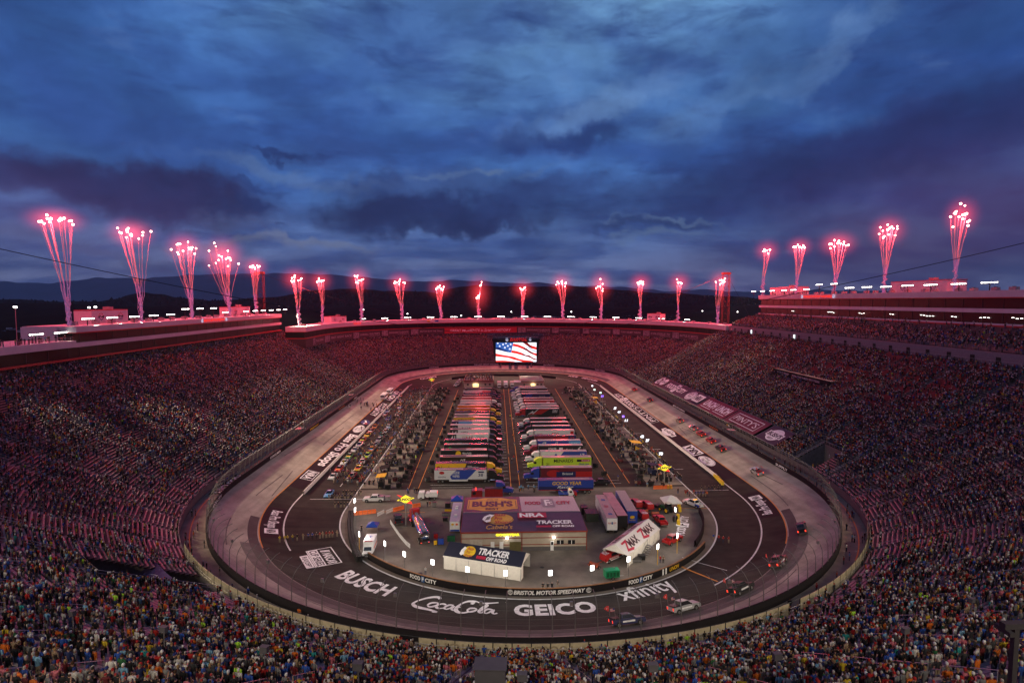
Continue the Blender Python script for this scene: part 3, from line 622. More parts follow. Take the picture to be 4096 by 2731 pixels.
# lettering on the fascias, glowing red
RG = mat('glowing_red_letters', (.7,.02,.01), emit=(1.,.035,.02), es=1.2); WGL = mat('glowing_white_badge', (.7,.7,.8), emit=(.75,.78,1.), es=.7)
def badge(fl, cx, cy, r, w_=None, b=BLACK, c=None):              # round globe-and-chequer badge
    w_ = w_ or LETTER; fl.ell(cx, cy, r, r, w_); fl.ring(cx, cy, r*.93, r*.93, r*.1, b); fl.stroke([(cx-r*.7, cy+r*.05), (cx, cy-r*.12), (cx+r*.75, cy+r*.1)], r*.3, b)
    for k in range(4): a = pi*.15+k*.55; fl.stroke([(cx+r*.3*cos(a), cy+r*.3*sin(a)), (cx+r*.85*cos(a), cy+r*.85*sin(a))], r*.1, c or b)
    return fl
def strip_fn(d, z):                                              # vertical text on a curved ring seen from inside, a along clockwise
    def fn_(s0): return lambda a, b, h: (lambda P: Vector((float(P[0]), float(P[1]), z+b)))(XY(s0-a, d-h))
    return fn_
def yof(u, x): return (x-0.)/((u-VX)/F) if abs(u-VX) > 1 else 300
x_ = X0+156.3; ya, yb = yof(3225, x_), yof(3360, x_)
fl = Flat(); L = ya-yb
fl.text("WORLD'S FASTEST HALF-MILE", 1.6, L-1.6, .45, 1.75, RG, bold=.02)
badge(fl, .4, 1.1, .95, WGL, BLUEP); badge(fl, L-.2, 1.1, .95, WGL, BLUEP)
fl.build('roof_sign', plane_fn((x_-.1, ya, 57.75), (0,-1,0), (0,0,1), (-1,0,0)), sr_, label='glowing red slogan lettering on the white roof fascia')
x_ = X0-137.3; ya, yb = yof(828, x_), yof(925, x_); fl = Flat(); L = yb-ya
fl.text('BRISTOL MOTOR SPEEDWAY', 2, L-2, .35, 1.5, RG, bold=.02); badge(fl, .6, .95, .85, WGL, BLUEP); badge(fl, L-.6, .95, .85, WGL, BLUEP)
fl.build('roof_sign', plane_fn((x_+.08, ya, 46.8), (0,1,0), (0,0,1), (1,0,0)), sl_, label='glowing red name lettering on the white roof fascia')
def farfn(th0, dd, z): return lambda a, b, h: (lambda s: (lambda P: Vector((float(P[0]), float(P[1]), z+b)))(XY(s, 123.3+fdf(s)-dd-h)))(S2+R0*(th0-a/123.))
def far_th(u):                                                   # angle on the far curve seen at photo column u
    best = min(np.linspace(-.1, pi+.25, 900), key=lambda t: abs((lambda P: P[0]/P[1])(XY(S2+R0*t, 123+fdf(S2+R0*t)))-(u-VX)/F)); return float(best)
Flat().text('FOOD CITY', 0, 9, .6, 2.1, RG, bold=.03).build('roof_sign', farfn(far_th(1421), .2, 38.5), sf_)
Flat().ell(1, 1.4, 1.5, .8, YELLOW).rect(6.5, 10, .6, 2.2, BLUEP).text('NRA', 6.9, 9.6, .8, 2., WGL).build('roof_sign', farfn(far_th(1712), .2, 38.5), sf_)
BDIM = mat('banner_letter', (.40,.34,.36), .7); BRED = mat('red_banner', (.42,.03,.04), .7, var=.15); BDRK = mat('dark_banner', (.06,.035,.04), .7, var=.2); BPIC = mat('grey_photo_print', (.22,.17,.19), .8, var=.5, scale=.6)
ubs = [(1200,1303,'TRACK OPENS',''),(1305,1416,'FIRST NIGHT RACE',''),(1418,1525,"DARRELL WALTRIP'S",'7 WINS IN A ROW'),(1530,1640,'EARNHARDT/LABONTE','CLASH 1'),(1645,1775,'BRUTON BUYS THE TRACK',''),(1778,2068,'GREAT MOMENTS in Bristol HISTORY',None),(2070,2204,'EARNHARDT/LABONTE','CLASH 2'),(2206,2325,'DALE EARNHARDT JR.','SWEEP'),(2330,2448,'KYLE BUSCH WEEKEND','SWEEP'),(2452,2572,'TONY HELMET THROW',''),(2576,2690,'COLOSSUS TV','DEBUTS'),(2694,2806,'BATTLE AT BRISTOL',"COLLEGE FOOTBALL'S BIGGEST CROWD")]
for k_, (ua, ub, t1, t2) in enumerate(ubs):
    ta, tb = far_th(ua), far_th(ub); L = (ta-tb)*123.; red = t2 is None
    b = empty('banner', (0,0,0), 0, {True: 'wide red banner with white writing in the middle of the far banner row'}.get(red, '%s dark banner from the left in the row above the far grandstand' % ['first','second','third','fourth','fifth','','first','second','third','fourth','fifth','last'][k_] if k_ < 5 else '%s dark banner right of the red one above the far grandstand' % ['first','second','third','fourth','fifth','sixth'][max(0,k_-6)]), 'banner', 'banners above the far grandstand')
    f = Flat().rect(.2, L-.2, .5, 5.2, BRED if red else BDRK)
    if red: f.text(t1, L*.08, L*.92, 1.9, 3.9, LETTER, bold=.01, shear=.15)
    else:
        f.rect(.4, L*.24, .7, 5.0, BPIC); f.text(t1, L*.28, L*.97, 2.2, 3.7, BDIM, bold=.01, shear=.15)
        if t2: f.text(t2, L*.6, L*.97, 1.1, 1.8, BDIM, shear=.15)
    f.build('banner_sheet', farfn(ta, .05, 28.5), b, lift=.05, step=.02, L=6.)
# ================================================================ on the roofs: floodlights, penthouses, fireworks
def onx(u, x, z):                        # photo column u at world x -> Vector on height z
    d = ray(u, VH); return Vector((x, x*d[1]/d[0], z))
def oncurve(u, dd, z):                   # photo column u on the far suite curve, dd metres behind its front
    t = far_th(u); x, y, _ = XY(S2+R0*t, 123.3+fdf(S2+R0*t)+dd); return Vector((float(x), float(y), z))
def vz(v, p):                            # world height of photo row v above the ground point p
    q = Vector(p)-Vector((0,0,CAMH)); h = q.x*_f[0]+q.y*_f[1]
    # row for a given z: v = CY - F*(up.q)/(fwd.q)
    lo, hi = -20., 400.
    for _ in range(40):
        z = (lo+hi)/2; qq = np.array([q.x, q.y, z-CAMH]); vv = CY-F*(qq@_u)/(qq@_f)
        if vv > v: lo = z
        else: hi = z
    return z
LAMP = mat('floodlight_glow', (1,1,1), emit=(1,.97,.9), es=14); 
def floodlight(p, aim, lab, n=6, w=5., h=2.2, power=165000., cone=39, grp='floodlight banks along the stadium roofs'):
    d = Vector(aim)-Vector(p); rz = math.atan2(d.y, d.x)
    r = empty('floodlight_bank', p, rz, lab, 'floodlight', grp)
    mb = MB(); mb.tube((0,0,-.2), (0,0,h), .16, 6); mb.bx(-.12,.12,-w/2,w/2,h-.1,h+.08); mb.build('mast', DARKM, r)
    for k in range(n):
        y = (k+.5)/n*w-w/2; z = h+.42; mb = MB(); mb.box((.05, y, z), (.3, w/n*.74, .36), 0); mb.box((.24, y, z-.06), (.06, w/n*.64, .28), 1); mb.build('lamp', [DARKM, LAMP], r)
    l = bpy.data.lights.new('floodlight_beam', 'SPOT'); l.energy = power; l.color = (1., .82, .58); l.spot_size = RAD(cone); l.spot_blend = .5; l.shadow_soft_size = 1.2
    lo = bpy.data.objects.new('floodlight_beam', l); COL.objects.link(lo); lo.parent = r; lo.location = (.8, 0, h+.3)
    dl = Matrix.Rotation(-rz, 3, 'Z') @ (Vector(aim)-Vector(p)-Vector((0,0,h))); lo.rotation_euler = dl.to_track_quat('-Z', 'Y').to_euler()
    return r
ORD = ['first','second','third','fourth','fifth','sixth','seventh','eighth','ninth','tenth','eleventh','twelfth','thirteenth','fourteenth','fifteenth','sixteenth']
k = 0
for i, cx_ in enumerate([390,225]):
    p = onx(cx_*.5952, X0-140, 44.3); floodlight(p, (X0-44, p.y+8, 0), '%s floodlight bank over the roof terrace at the left edge' % ('right' if i == 0 else 'left'), w=6.)
for i, (cx_, vv) in enumerate([(580,805),(745,797),(895,790),(1025,782),(1140,775),(1240,738),(1340,735),(1430,732),(1508,760),(1648,753),(1710,749),(1765,746),(1818,744),(1868,742),(1912,740)]):
    p = onx(cx_*.5952, X0-140.5, 48.6); h = max(1.2, vz(800+vv*.5952, p)-48.6)
    floodlight(p, (X0-44, p.y-6, 0), '%s floodlight bank from the left along the left suite roof' % ORD[i], w=5.5, h=h)
for i, cx_ in enumerate([267,397,534,673,815,965,1103,1248,1390,1535,1675,1815,1955,2098,2257]):
    p = oncurve(1300+cx_/1.568, 3.5, 41.2); c_ = Vector((X0, Y2, 0)); a = p.copy(); a.z = 0; a = c_+(a-c_)*.56
    floodlight(p, a, '%s floodlight bank from the left along the curved far roof' % ORD[i], w=6.5, h=1.5, power=80000.)
for i, (cx_, vv) in enumerate([(530,620),(590,618),(655,616),(735,614),(797,610),(885,607),(970,575),(1070,570),(1175,597),(1292,592),(1420,590),(1565,583),(1720,578),(1908,572),(2115,563)]):
    p = onx(2700+cx_*.5935, X0+161, 60.); h = max(1.3, vz(800+vv*.5935, p)-60.)
    floodlight(p, (X0+52, p.y-6, 0), '%s floodlight bank from the left along the right suite roof' % ORD[i], w=5.5 if i < 8 else 6.5, h=h)
for i in range(10):                               # extra floodlights added unseen behind the camera, to brighten the near turn
    th_ = pi*(1.06+.88*(i+.5)/10); a = Vector((X0+168*cos(th_), Y1+168*sin(th_), 58)); b = Vector((X0+70*cos(th_), Y1+70*sin(th_), 2)); floodlight(a, b, '%s added floodlight mast behind the camera over the nearest stand' % ORD[i], h=8., power=62000., cone=54)
for i, (x_, z_) in enumerate(((X0-140.5, 44.3), (X0-140.5, 44.3), (X0+161, 60.), (X0+161, 60.))): y_ = (150, 128, 150, 126)[i]; floodlight((x_, y_, z_), (X0+(74 if x_ > 0 else -73), y_-10, 0), '%s added floodlight bank on the %s roof beyond the picture edge' % (('first', 'second')[i % 2], 'left' if x_ < 0 else 'right'), h=2.5)  # more floodlights added out of view, to light the near turn and crowd
for u_, v_, D_ in ((60,1228,330),(598*.5952,1230,420),(640*.5952,1228,425)):      # tall lamps outside the left stand
    d = ray(u_, v_); t = D_/d[1]; p = Vector((d[0]*t, d[1]*t, CAMH+d[2]*t)); r = empty('street_lamp', (p.x, p.y, 20), 0, {60: 'tall white lamp standing alone outside at the far left'}.get(u_, 'tall lamp behind the left roof, the %s of the close pair' % ('left' if v_ == 1230 else 'right')), 'lamp')
    MB().tube((0,0,-10), (0,0,p.z-20), .18, 5).build('pole', STEEL, r); MB().bx(-.9,.9,-.1,.3,p.z-20-.4,p.z-20+.4).build('lamp_head', LAMP, r)
# penthouses with round badges
PENT = mat('penthouse_wall', (.62,.56,.56), .6, var=.05)
def penthouse(pl, pr, dep, h, lab, side, nb=1):                  # front lower corners left/right as seen from the track
    pl, pr = Vector(pl), Vector(pr); ex = (pr-pl); L = ex.length; ex.normalize(); en = Vector((ex.y, -ex.x, 0))   # towards the track
    r = empty('roof_penthouse', pl, math.atan2(ex.y, ex.x), lab, 'roof building'); mb = MB()
    mb.bx(0, L, 0, dep, 0, h); mb.build('walls', PENT, r); MB().bx(-.12, L+.12, -.12, dep+.12, h, h+.25).build('parapet', REDTRIM, r)
    MB().bx(L*.6, L*.6+2.5, dep*.3, dep*.3+2.2, h+.25, h+1.3).build('roof_unit', mat('hvac_metal', (.33,.3,.3), .6), r)
    for k in range(nb):
        f = Flat(); R_ = h*.34; x_ = L*(.5 if nb == 1 else (.24+.54*k)); RR_ = mat('red_badge_paint', (.45,.02,.02), .5); BB_ = mat('navy_badge_paint', (.02,.03,.16), .5)
        f.ell(x_, h*.52, R_, R_, LETTER)
        for q in range(5): a0 = pi*(.03+q*.195); f.poly([(x_+R_*.95*cos(a0+t*.14*pi/3), h*.52+R_*.95*sin(a0+t*.14*pi/3)) for t in range(4)]+[(x_+R_*.3*cos(a0+.14*pi/2), h*.52+R_*.3*sin(a0+.14*pi/2))], RR_)
        for q in range(5): a0 = -pi*(.03+q*.195); f.poly([(x_+R_*.95*cos(a0-t*.14*pi/3), h*.52+R_*.95*sin(a0-t*.14*pi/3)) for t in range(4)]+[(x_+R_*.3*cos(a0-.14*pi/2), h*.52+R_*.3*sin(a0-.14*pi/2))], BB_)
        f.stroke([(x_-R_, h*.5), (x_-R_*.3, h*.56), (x_+R_*.2, h*.5), (x_+R_, h*.56)], R_*.3, BLACK)
        f.build('badge', plane_fn((0,-.02,0), (1,0,0), (0,0,1), (0,-1,0)), r)
    return r
def pent_left(u0, u1, x, zt, v_top, dep, lab, nb):
    a, b = onx(u0, x, zt), onx(u1, x, zt); penthouse(a, b, dep, vz(v_top, a)-zt, lab, 'l', nb)
pent_left(363, 509, X0-147, 48.6, 1243, 6, 'big pale penthouse with two round badges on the left suite roof', 2)
pent_left(922, 999, X0-147, 48.6, 1229, 6, 'smaller pale penthouse near the right end of the left suite roof', 2)
for u0, u1, vt, lab in ((1364,1419,1267,'small pale penthouse on the left part of the curved far roof'),(2571,2623,1255,'small pale penthouse on the right part of the curved far roof')):
    a, b = oncurve(u0, 6, 41.2), oncurve(u1, 6, 41.2); penthouse(a, b, 6, vz(vt, a)-41.2, lab, 'f', 2)
for u0, u1, vt, nb, lab in ((3180,3079,1147,1,'pale penthouse at the left end of the right suite roof'),(3784,3560,1119,2,'largest pale penthouse with two round badges on the right suite roof')):
    a, b = onx(u0, X0+168, 60.), onx(u1, X0+168, 60.); penthouse(b, a, 8, vz(vt, a)-60., lab, 'r', nb)
# air-conditioning units along the roofs
r_ = random.Random(4); HV = mat('hvac_metal', (.33,.3,.3), .6)
def hvac(p, rz, lab):
    s = r_.uniform(1.6, 2.6); r = empty('roof_unit', p, rz, lab, 'roof unit', 'air conditioning units on the stadium roofs')
    MB().box((0,0,.65), (s,1.6,1.1)).build('casing', HV, r); mb = MB(); mb.tube((0,0,1.2), (0,0,1.4), .55, 10); mb.build('fan', DARKM, r)
for i, y in enumerate(np.arange(190, 350, 9.5)): hvac((X0-143.5, y+r_.uniform(-2,2), 48.6), pi/2, '%s grey roof unit from the near end of the left suite roof' % nth(i))
for i, y in enumerate(np.arange(165, 345, 8.5)): hvac((X0+165, y+r_.uniform(-2,2), 60.), pi/2, '%s grey roof unit from the near end of the right suite roof' % nth(i))
for i, u_ in enumerate(range(1200, 2880, 62)): hvac(oncurve(u_+r_.uniform(-12,12), 5.5, 41.2), r_.uniform(0,3), '%s grey roof unit from the left along the curved far roof' % nth(i))
# terrace with railing and people box (people themselves come later)
mb = MB(); ys = np.arange(115, 180, 2.)
for y in ys: mb.tube((X0-137.6, y, 44.3), (X0-137.6, y, 45.4), .04, 4)
mb.tube((X0-137.6, 115, 45.4), (X0-137.6, 180, 45.4), .04, 4); mb.tube((X0-137.6, 115, 44.9), (X0-137.6, 180, 44.9), .03, 4); mb.build('terrace_railing', RAIL, sl2)
# ---------------------------------------------------------------- fireworks: each a bundle of rising red stars with smoke trails
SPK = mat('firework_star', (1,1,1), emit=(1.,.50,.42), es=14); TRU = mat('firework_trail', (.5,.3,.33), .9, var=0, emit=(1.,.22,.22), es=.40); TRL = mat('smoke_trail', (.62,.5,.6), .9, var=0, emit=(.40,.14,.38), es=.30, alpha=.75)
SMK = mat('smoke_puff', (.62,.52,.6), 1., var=0, emit=(.42,.18,.42), es=.16, alpha=.4)  # smoke trails and puffs carry weak emission for the firework light on them
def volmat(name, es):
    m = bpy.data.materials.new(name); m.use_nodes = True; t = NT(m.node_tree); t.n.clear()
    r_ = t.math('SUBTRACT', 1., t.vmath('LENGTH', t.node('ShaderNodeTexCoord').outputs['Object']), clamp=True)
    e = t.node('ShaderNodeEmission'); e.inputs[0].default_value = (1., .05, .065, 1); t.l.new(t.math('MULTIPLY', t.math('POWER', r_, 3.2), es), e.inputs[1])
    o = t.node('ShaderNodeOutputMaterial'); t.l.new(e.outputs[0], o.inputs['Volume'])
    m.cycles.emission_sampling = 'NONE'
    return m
VM = {}
def ball_mesh(r):
    mb = MB(); mb.ball((0,0,0), 1., n=20, k=12); return mb
def firework(base, heads, lab, seed, D, power):
    q = np.random.default_rng(seed); base = Vector(base); r = empty('firework', base, 0, lab, 'firework', 'red fireworks rising from the stadium roof')
    H = [Vector(h)-base for h in heads]; sc = D/230.
    for h in H: mb = MB(); mb.ball((0,0,0), .20+.10*sc+.12*q.random(), n=8, k=6); o = mb.build('star', SPK, r, smooth=True, loc=h)
    up, lo = MB(), MB()
    for h in H:
        ph = q.uniform(0, 6); pts = []
        b0 = Vector((q.normal(0, .25), q.normal(0, .25), 0))
        for t in np.linspace(0, 1, 15):
            w_ = .22*(1-t)*sc; f = t**1.35 if t < .5 else (.5**1.35+(t-.5)*(1-.5**1.35)/.5)
            pts.append(Vector((b0.x+(h.x-b0.x)*f+w_*sin(t*31+ph)+.5*sc*(1-t)*t*3*sin(seed+t*3), b0.y+(h.y-b0.y)*f+w_*cos(t*27+ph), h.z*t)))
        up.path(pts[6:], .040*sc+.012, 4); lo.path(pts[:7], .055*sc+.02, 4)
    up.build('bright_trails', TRU, r); lo.build('smoke_trails', TRL, r)
    mb = MB(); hz = max(h.z for h in H)
    for k in range(16): t = k/16*.26; mb.ball((.45*sc*sin(k*1.1+seed)+.1*q.normal(), .3*q.normal(), hz*t+.2), (.25+.35*q.random())*(.6+.5*sc), n=7, k=5)
    mb.build('smoke', SMK, r, smooth=True)
    c_ = sum(H, Vector())/len(H); ex = max(2.2*sc, np.std([h.x for h in H])*1.5, np.std([h.y for h in H])*1.5)+1.6*sc; ez = np.std([h.z for h in H])*1.3+3.0*sc
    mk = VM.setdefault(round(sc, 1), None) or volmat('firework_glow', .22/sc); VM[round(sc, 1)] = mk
    o = ball_mesh(1).build('bloom_halo', mk, r, smooth=True, loc=c_); o.scale = (ex*2.0, ex*2.0, ez*1.9)  # emissive halo added in place of lens bloom round the stars
    l = bpy.data.lights.new('firework_light', 'POINT'); l.energy = power; l.color = (1., .06, .075); l.shadow_soft_size = 2.5
    lo_ = bpy.data.objects.new('firework_light', l); COL.objects.link(lo_); lo_.parent = r; lo_.location = c_+Vector((0,0,-1))
FW = [  # (base u, v), head centre (u, v), half width, half height in photo px, count, roof
 (270,1280,240,880,66,14,15,'L'),(563,1262,530,935,50,22,14,'L'),(765,1250,750,985,44,26,16,'L'),(918,1248,900,1028,42,62,16,'L'),(1024,1240,1021,1065,17,10,9,'L'),
 (1178,1300,1168,1114,26,18,10,'F'),(1341,1285,1336,1123,14,10,8,'F'),(1482,1280,1474,1118,18,14,9,'F'),(1631,1275,1621,1128,24,12,10,'F'),(1777,1271,1772,1148,17,14,8,'F'),
 (1921,1268,1921,1172,11,26,9,'F'),(2088,1268,2088,1156,11,8,8,'F'),(2241,1267,2237,1133,22,12,10,'F'),(2388,1270,2384,1140,14,22,9,'F'),(2536,1270,2537,1130,14,10,9,'F'),
 (2683,1275,2685,1130,14,12,8,'F'),(2834,1288,2843,1128,18,14,10,'F'),(3050,1163,3060,1002,22,10,9,'R'),(3184,1158,3190,986,24,8,12,'R'),(3335,1157,3345,975,42,20,14,'R'),(3533,1150,3542,918,38,36,15,'R'),(3815,1146,3835,868,34,48,16,'R')]
for i, (bu, bv, hu, hv, hw, hh, n, roof) in enumerate(FW):
    base = {'L': lambda: onx(bu, X0-144, 48.6), 'R': lambda: onx(bu, X0+166, 60.), 'F': lambda: oncurve(bu, 8, 41.2)}[roof]()
    q = np.random.default_rng(100+i); D = base.y; heads = []
    for k in range(n):
        a = -1+2*(k+.5)/n; uu = hu+hw*a+q.normal(0, hw*.12); vv = hv+hh*np.clip(q.normal(0, .55), -1.1, 1.3)
        if i == 10: vv = hv+(-34 if k > 5 else 14)+q.normal(0, 6)
        dz = vz(vv, base); heads.append((base.x+(uu-bu)/F*D, base.y+q.normal(0, hw*.5/F*D), dz))
    firework(base, heads, '%s burst of red fireworks counted from the left, rising from the %s roof' % (ORD[i] if i < 16 else ['seventeenth','eighteenth','nineteenth','twentieth','twenty-first','last'][i-16], {'L': 'left', 'R': 'right', 'F': 'far'}[roof]), i, D, {'L': 40000., 'F': 74000., 'R': 43000.}[roof]*(1+.3*(n > 12)))
# ---------------------------------------------------------------- lattice towers, cables and the hanging screen
TOWR = mat('red_tower_paint', (.13,.045,.03), .5, var=.1)
def tower(x, y, z0, z1, w_, lab):
    r = empty('lattice_tower', (x, y, z0), 0, lab, 'tower'); mb = MB(); h = z1-z0; c4_ = [(-w_/2,-w_/4),(w_/2,-w_/4),(w_/2,w_/4),(-w_/2,w_/4)]
    for a in c4_: mb.tube((a[0],a[1],0), (a[0]*.96,a[1]*.96,h), .17, 5)
    mb.build('legs', TOWR, r); mb = MB(); n = int(h/4.2)
    for k in range(n):
        za, zb = h*k/n, h*(k+1)/n
        for i in range(4): a, b = c4_[i], c4_[(i+1) % 4]; mb.tube((a[0],a[1],za), (b[0],b[1],zb), .07, 4); mb.tube((b[0],b[1],za), (a[0],a[1],zb), .07, 4); mb.tube((a[0],a[1],zb), (b[0],b[1],zb), .09, 4)
    mb.build('bracing', TOWR, r); MB().bx(-w_/2-.4, w_/2+.4, -w_/4-.4, w_/4+.4, h, h+1.4).build('saddle', TOWR, r); return Vector((x, y, z1+.5))
T = [tower(-152, 380, 20, 74.3, 5., 'red lattice tower standing behind the left end of the far roof'), tower(166, 400, 20, 75.4, 4.8, 'red lattice tower standing behind the right end of the far roof'),
     Vector((-152, 150, 76)), Vector((168, 150, 78))]
sx, sy, sz = (lambda p: (p.x, p.y, 0))(G(2062, 1205+1, CAMH-1e-3)) if 0 else ((2062-VX)/F*265-.0, 265., 0)
SR = 13.2; ring_z = 40.2
scr = empty('hanging_video_screen', (sx, sy, 28.8), 0, 'huge hanging video screen showing a waving striped flag below a round truss ring', 'video screen')
rg = MB(); n = 40
for k in range(n):
    a, b = 2*pi*k/n, 2*pi*(k+1)/n
    for rr, z in ((SR, 10.6), (SR, 12.2), (SR-2.2, 10.6), (SR-2.2, 12.2)): rg.tube((rr*cos(a), rr*sin(a), z), (rr*cos(b), rr*sin(b), z), .14, 4)
    rg.tube((SR*cos(a), SR*sin(a), 10.6), (SR*cos(b), SR*sin(b), 12.2), .08, 4); rg.tube(((SR-2.2)*cos(a), (SR-2.2)*sin(a), 12.2), (SR*cos(b), SR*sin(b), 12.2), .08, 4); rg.tube(((SR-2.2)*cos(a), (SR-2.2)*sin(a), 10.6), (SR*cos(a), SR*sin(a), 12.2), .08, 4)
rg.build('truss_ring', mat('truss_dark', (.07,.06,.08), .5, .4), scr)
bd = MB(); W1_, W2_ = 10.6, 9.3
P = [(-W1_,-6.5,9.4),(W1_,-6.5,9.4),(W1_,6.5,9.4),(-W1_,6.5,9.4),(-W2_-.4,-6.5,-.4),(W2_+.4,-6.5,-.4),(W2_+.4,6.5,-.4),(-W2_-.4,6.5,-.4)]
bd.add(P, [(0,1,2,3),(7,6,5,4),(0,4,5,1),(1,5,6,2),(2,6,7,3),(3,7,4,0)]); bd.bx(-10.9,10.9,-6.7,6.7,9.4,10.9); bd.build('cabinet', mat('screen_cabinet', G_(.014), .6), scr)
def EM(n, c, e): return mat(n, c, .6, var=0, emit=c, es=e)
SW, SRd, SDR, SB, SDB, SGY = EM('screen_white', (.93,.96,1.), 1.25), EM('screen_red', (.86,.03,.02), 1.), EM('screen_dark_red', (.22,.01,.01), 1.), EM('screen_blue', (.035,.12,.42), 1.), EM('screen_dark_blue', (.008,.02,.13), 1.), EM('screen_grey', (.42,.55,.68), 1.)
fl = Flat(); PX = lambda x: (x-1098)/1585*18.6; PY = lambda y: (1195-y)/720*8.9; Z_f = lambda P: [(PX(a), PY(b)) for a, b in P]
fl.rect(PX(310), PX(1890), PY(1195), PY(480), SW)
def stripe(top, bot, m): fl.poly(Z_f(top+bot[::-1]), m)
stripe([(990,515),(1200,560),(1400,640),(1600,770),(1750,850),(1890,885)], [(960,608),(1150,640),(1350,715),(1520,790),(1700,900),(1890,975)], SRd)
stripe([(1350,480),(1500,560),(1620,650),(1750,720),(1890,745)][0:0] or [(1520,480),(1640,570),(1760,610),(1890,650)], [(1350,480),(1560,620),(1700,700),(1890,745)], SRd)
stripe([(1380,480),(1540,480),(1640,570),(1700,600)], [(1350,480),(1500,575),(1600,650),(1700,700)], SDR)
stripe([(1380,665),(1500,690),(1600,770),(1750,850),(1760,855)], [(1400,735),(1520,790),(1600,850),(1700,900),(1760,925)], SDR)
stripe([(925,765),(1100,790),(1300,850),(1480,945),(1600,945),(1750,1040),(1880,1090)], [(905,855),(1100,885),(1300,940),(1500,990),(1650,1040),(1780,1110),(1870,1130)], SRd)
stripe([(1350,870),(1480,945),(1600,945),(1750,1040),(1880,1090)], [(1360,955),(1500,990),(1650,1040),(1780,1110),(1870,1130)], SDR)
stripe([(310,880),(500,920),(800,970),(1000,1005),(1200,1080),(1400,1125),(1650,1150),(1760,1180)], [(310,985),(500,1005),(800,1040),(1000,1105),(1200,1150),(1350,1195),(1500,1195),(1760,1195)], SRd)
stripe([(310,1145),(600,1140),(850,1165),(1000,1180),(1060,1195)], [(310,1195),(600,1195),(850,1195),(1000,1195),(1055,1196)], SRd)
stripe([(1540,500),(1650,560),(1890,620)][0:0] or [(1400,600),(1600,660),(1750,740),(1880,790)], [(1420,625),(1600,700),(1750,790),(1880,850)], SGY)
fl.poly(Z_f([(310,480),(990,480),(960,610),(900,855),(700,820),(310,725)]), SB); fl.poly(Z_f([(310,660),(420,650),(600,740),(760,790),(820,840),(700,820),(310,725)]), SDB)
for cx_, cy_, rr in ((385,500,42),(590,545,46),(705,502,42),(885,545,48),(460,608,46),(775,602,46),(660,665,48),(850,715,50)):
    pts = [(PX(cx_)+(rr if k % 2 == 0 else rr*.45)/1585*18.6*sin(k*pi/5), max(-9, PY(cy_)+(rr if k % 2 == 0 else rr*.45)/1585*18.6*cos(k*pi/5))) for k in range(10)]
    fl.poly([(a, min(b, PY(481))) for a, b in pts], SW)
fl.build('screen', plane_fn((0,-6.52,0), (1,0,0), (0,0,1), (0,-1,0)), scr, lift=.01, step=.012)
fl = Flat(); fl.text('BRISTOL', -2.8, 5., 9.6, 10.85, EM('screen_letter_red', (.8,.02,.02), 1.), bold=.03, shear=.2); badge(fl, -4.2, 10.2, .72, EM('badge_white', (.7,.72,.9), .9), BLUEP); badge(fl, 6.4, 10.3, .68, EM('badge_white', (.7,.72,.9), .9), BLUEP)
fl.build('name_lettering', plane_fn((0,-6.72,0), (1,0,0), (0,0,1), (0,-1,0)), scr)
FR_, FW_, FB_ = mat('flag_red', (.42,.03,.05), .8), mat('flag_white', (.55,.48,.5), .8), mat('flag_navy', (.02,.03,.14), .8)
def hangflag(parent, x, y, w_, h_, z, name='hanging_flag'):
    f = Flat(); k = 7
    for q in range(k): f.rect(w_*q/k, w_*(q+1)/k, -h_, 0, FR_ if q % 2 == 0 else FW_)
    f.rect(0, w_*.5, -h_*.42, 0, FB_); return f.build(name, plane_fn((x, y, z), (1,0,0), (0,0,1), (0,-1,0)), parent)
for k_, (x_, w_, h_) in enumerate(((-8.3,.5,1.6),(-7.6,.9,2.4),(-3.4,1.4,3.0),(-.7,1.5,3.0),(4.8,1.1,2.8),(6.6,.8,2.3),(7.8,.4,1.4))):
    e = empty('hanging_flag', (sx+x_, sy-5.5, 28.4), 0, '%s striped flag from the left hanging under the video screen' % ORD[k_], 'flag', 'flags hanging under the video screen'); hangflag(e, 0, 0, w_, h_, 0, 'cloth')
    MB().tube((-.1,0,.03), (w_+.1,0,.03), .05, 4).build('bar', DARKM, e)
for k_ in range(7):
    e = empty('hanging_speaker', (sx-7.5+k_*2.6, sy-5.9, 27.6), 0, '%s small black loudspeaker from the left under the video screen' % ORD[k_], 'loudspeaker', 'loudspeakers under the video screen'); mb = MB(); mb.box((0,0,0), (.55,.5,.8), taper=.8); mb.tube((0,0,.4), (0,0,1.), .05, 4); mb.build('box', BLACK, e)
CAB = mat('cable', (.02,.017,.02), .6)
for k_, (a, ang_, lab) in enumerate(((T[0], 150, 'cable from the left far tower down to the screen ring'),(T[1], 30, 'cable from the right far tower down to the screen ring'),(T[2], 200, 'thick cable crossing the sky at the left down to the screen ring'),(T[3], -20, 'thick cable crossing the sky at the right down to the screen ring'))):
    b = Vector((sx+SR*cos(RAD(ang_)), sy+SR*sin(RAD(ang_)), ring_z+.5)); pts = []
    for t in np.linspace(0, 1, 28): p = a.lerp(b, t); p.z -= 4*3.2*t*(1-t); pts.append(p)
    mb = MB(); mb.path(pts, .11 if k_ > 1 else .09, 5); tag(mb.build('support_cable', CAB), lab, 'cable')
mb = MB(); mb.path([T[1], Vector((196, 420, 40))], .1, 5); tag(mb.build('support_cable', CAB), 'short back-stay cable from the right tower down to the right', 'cable')
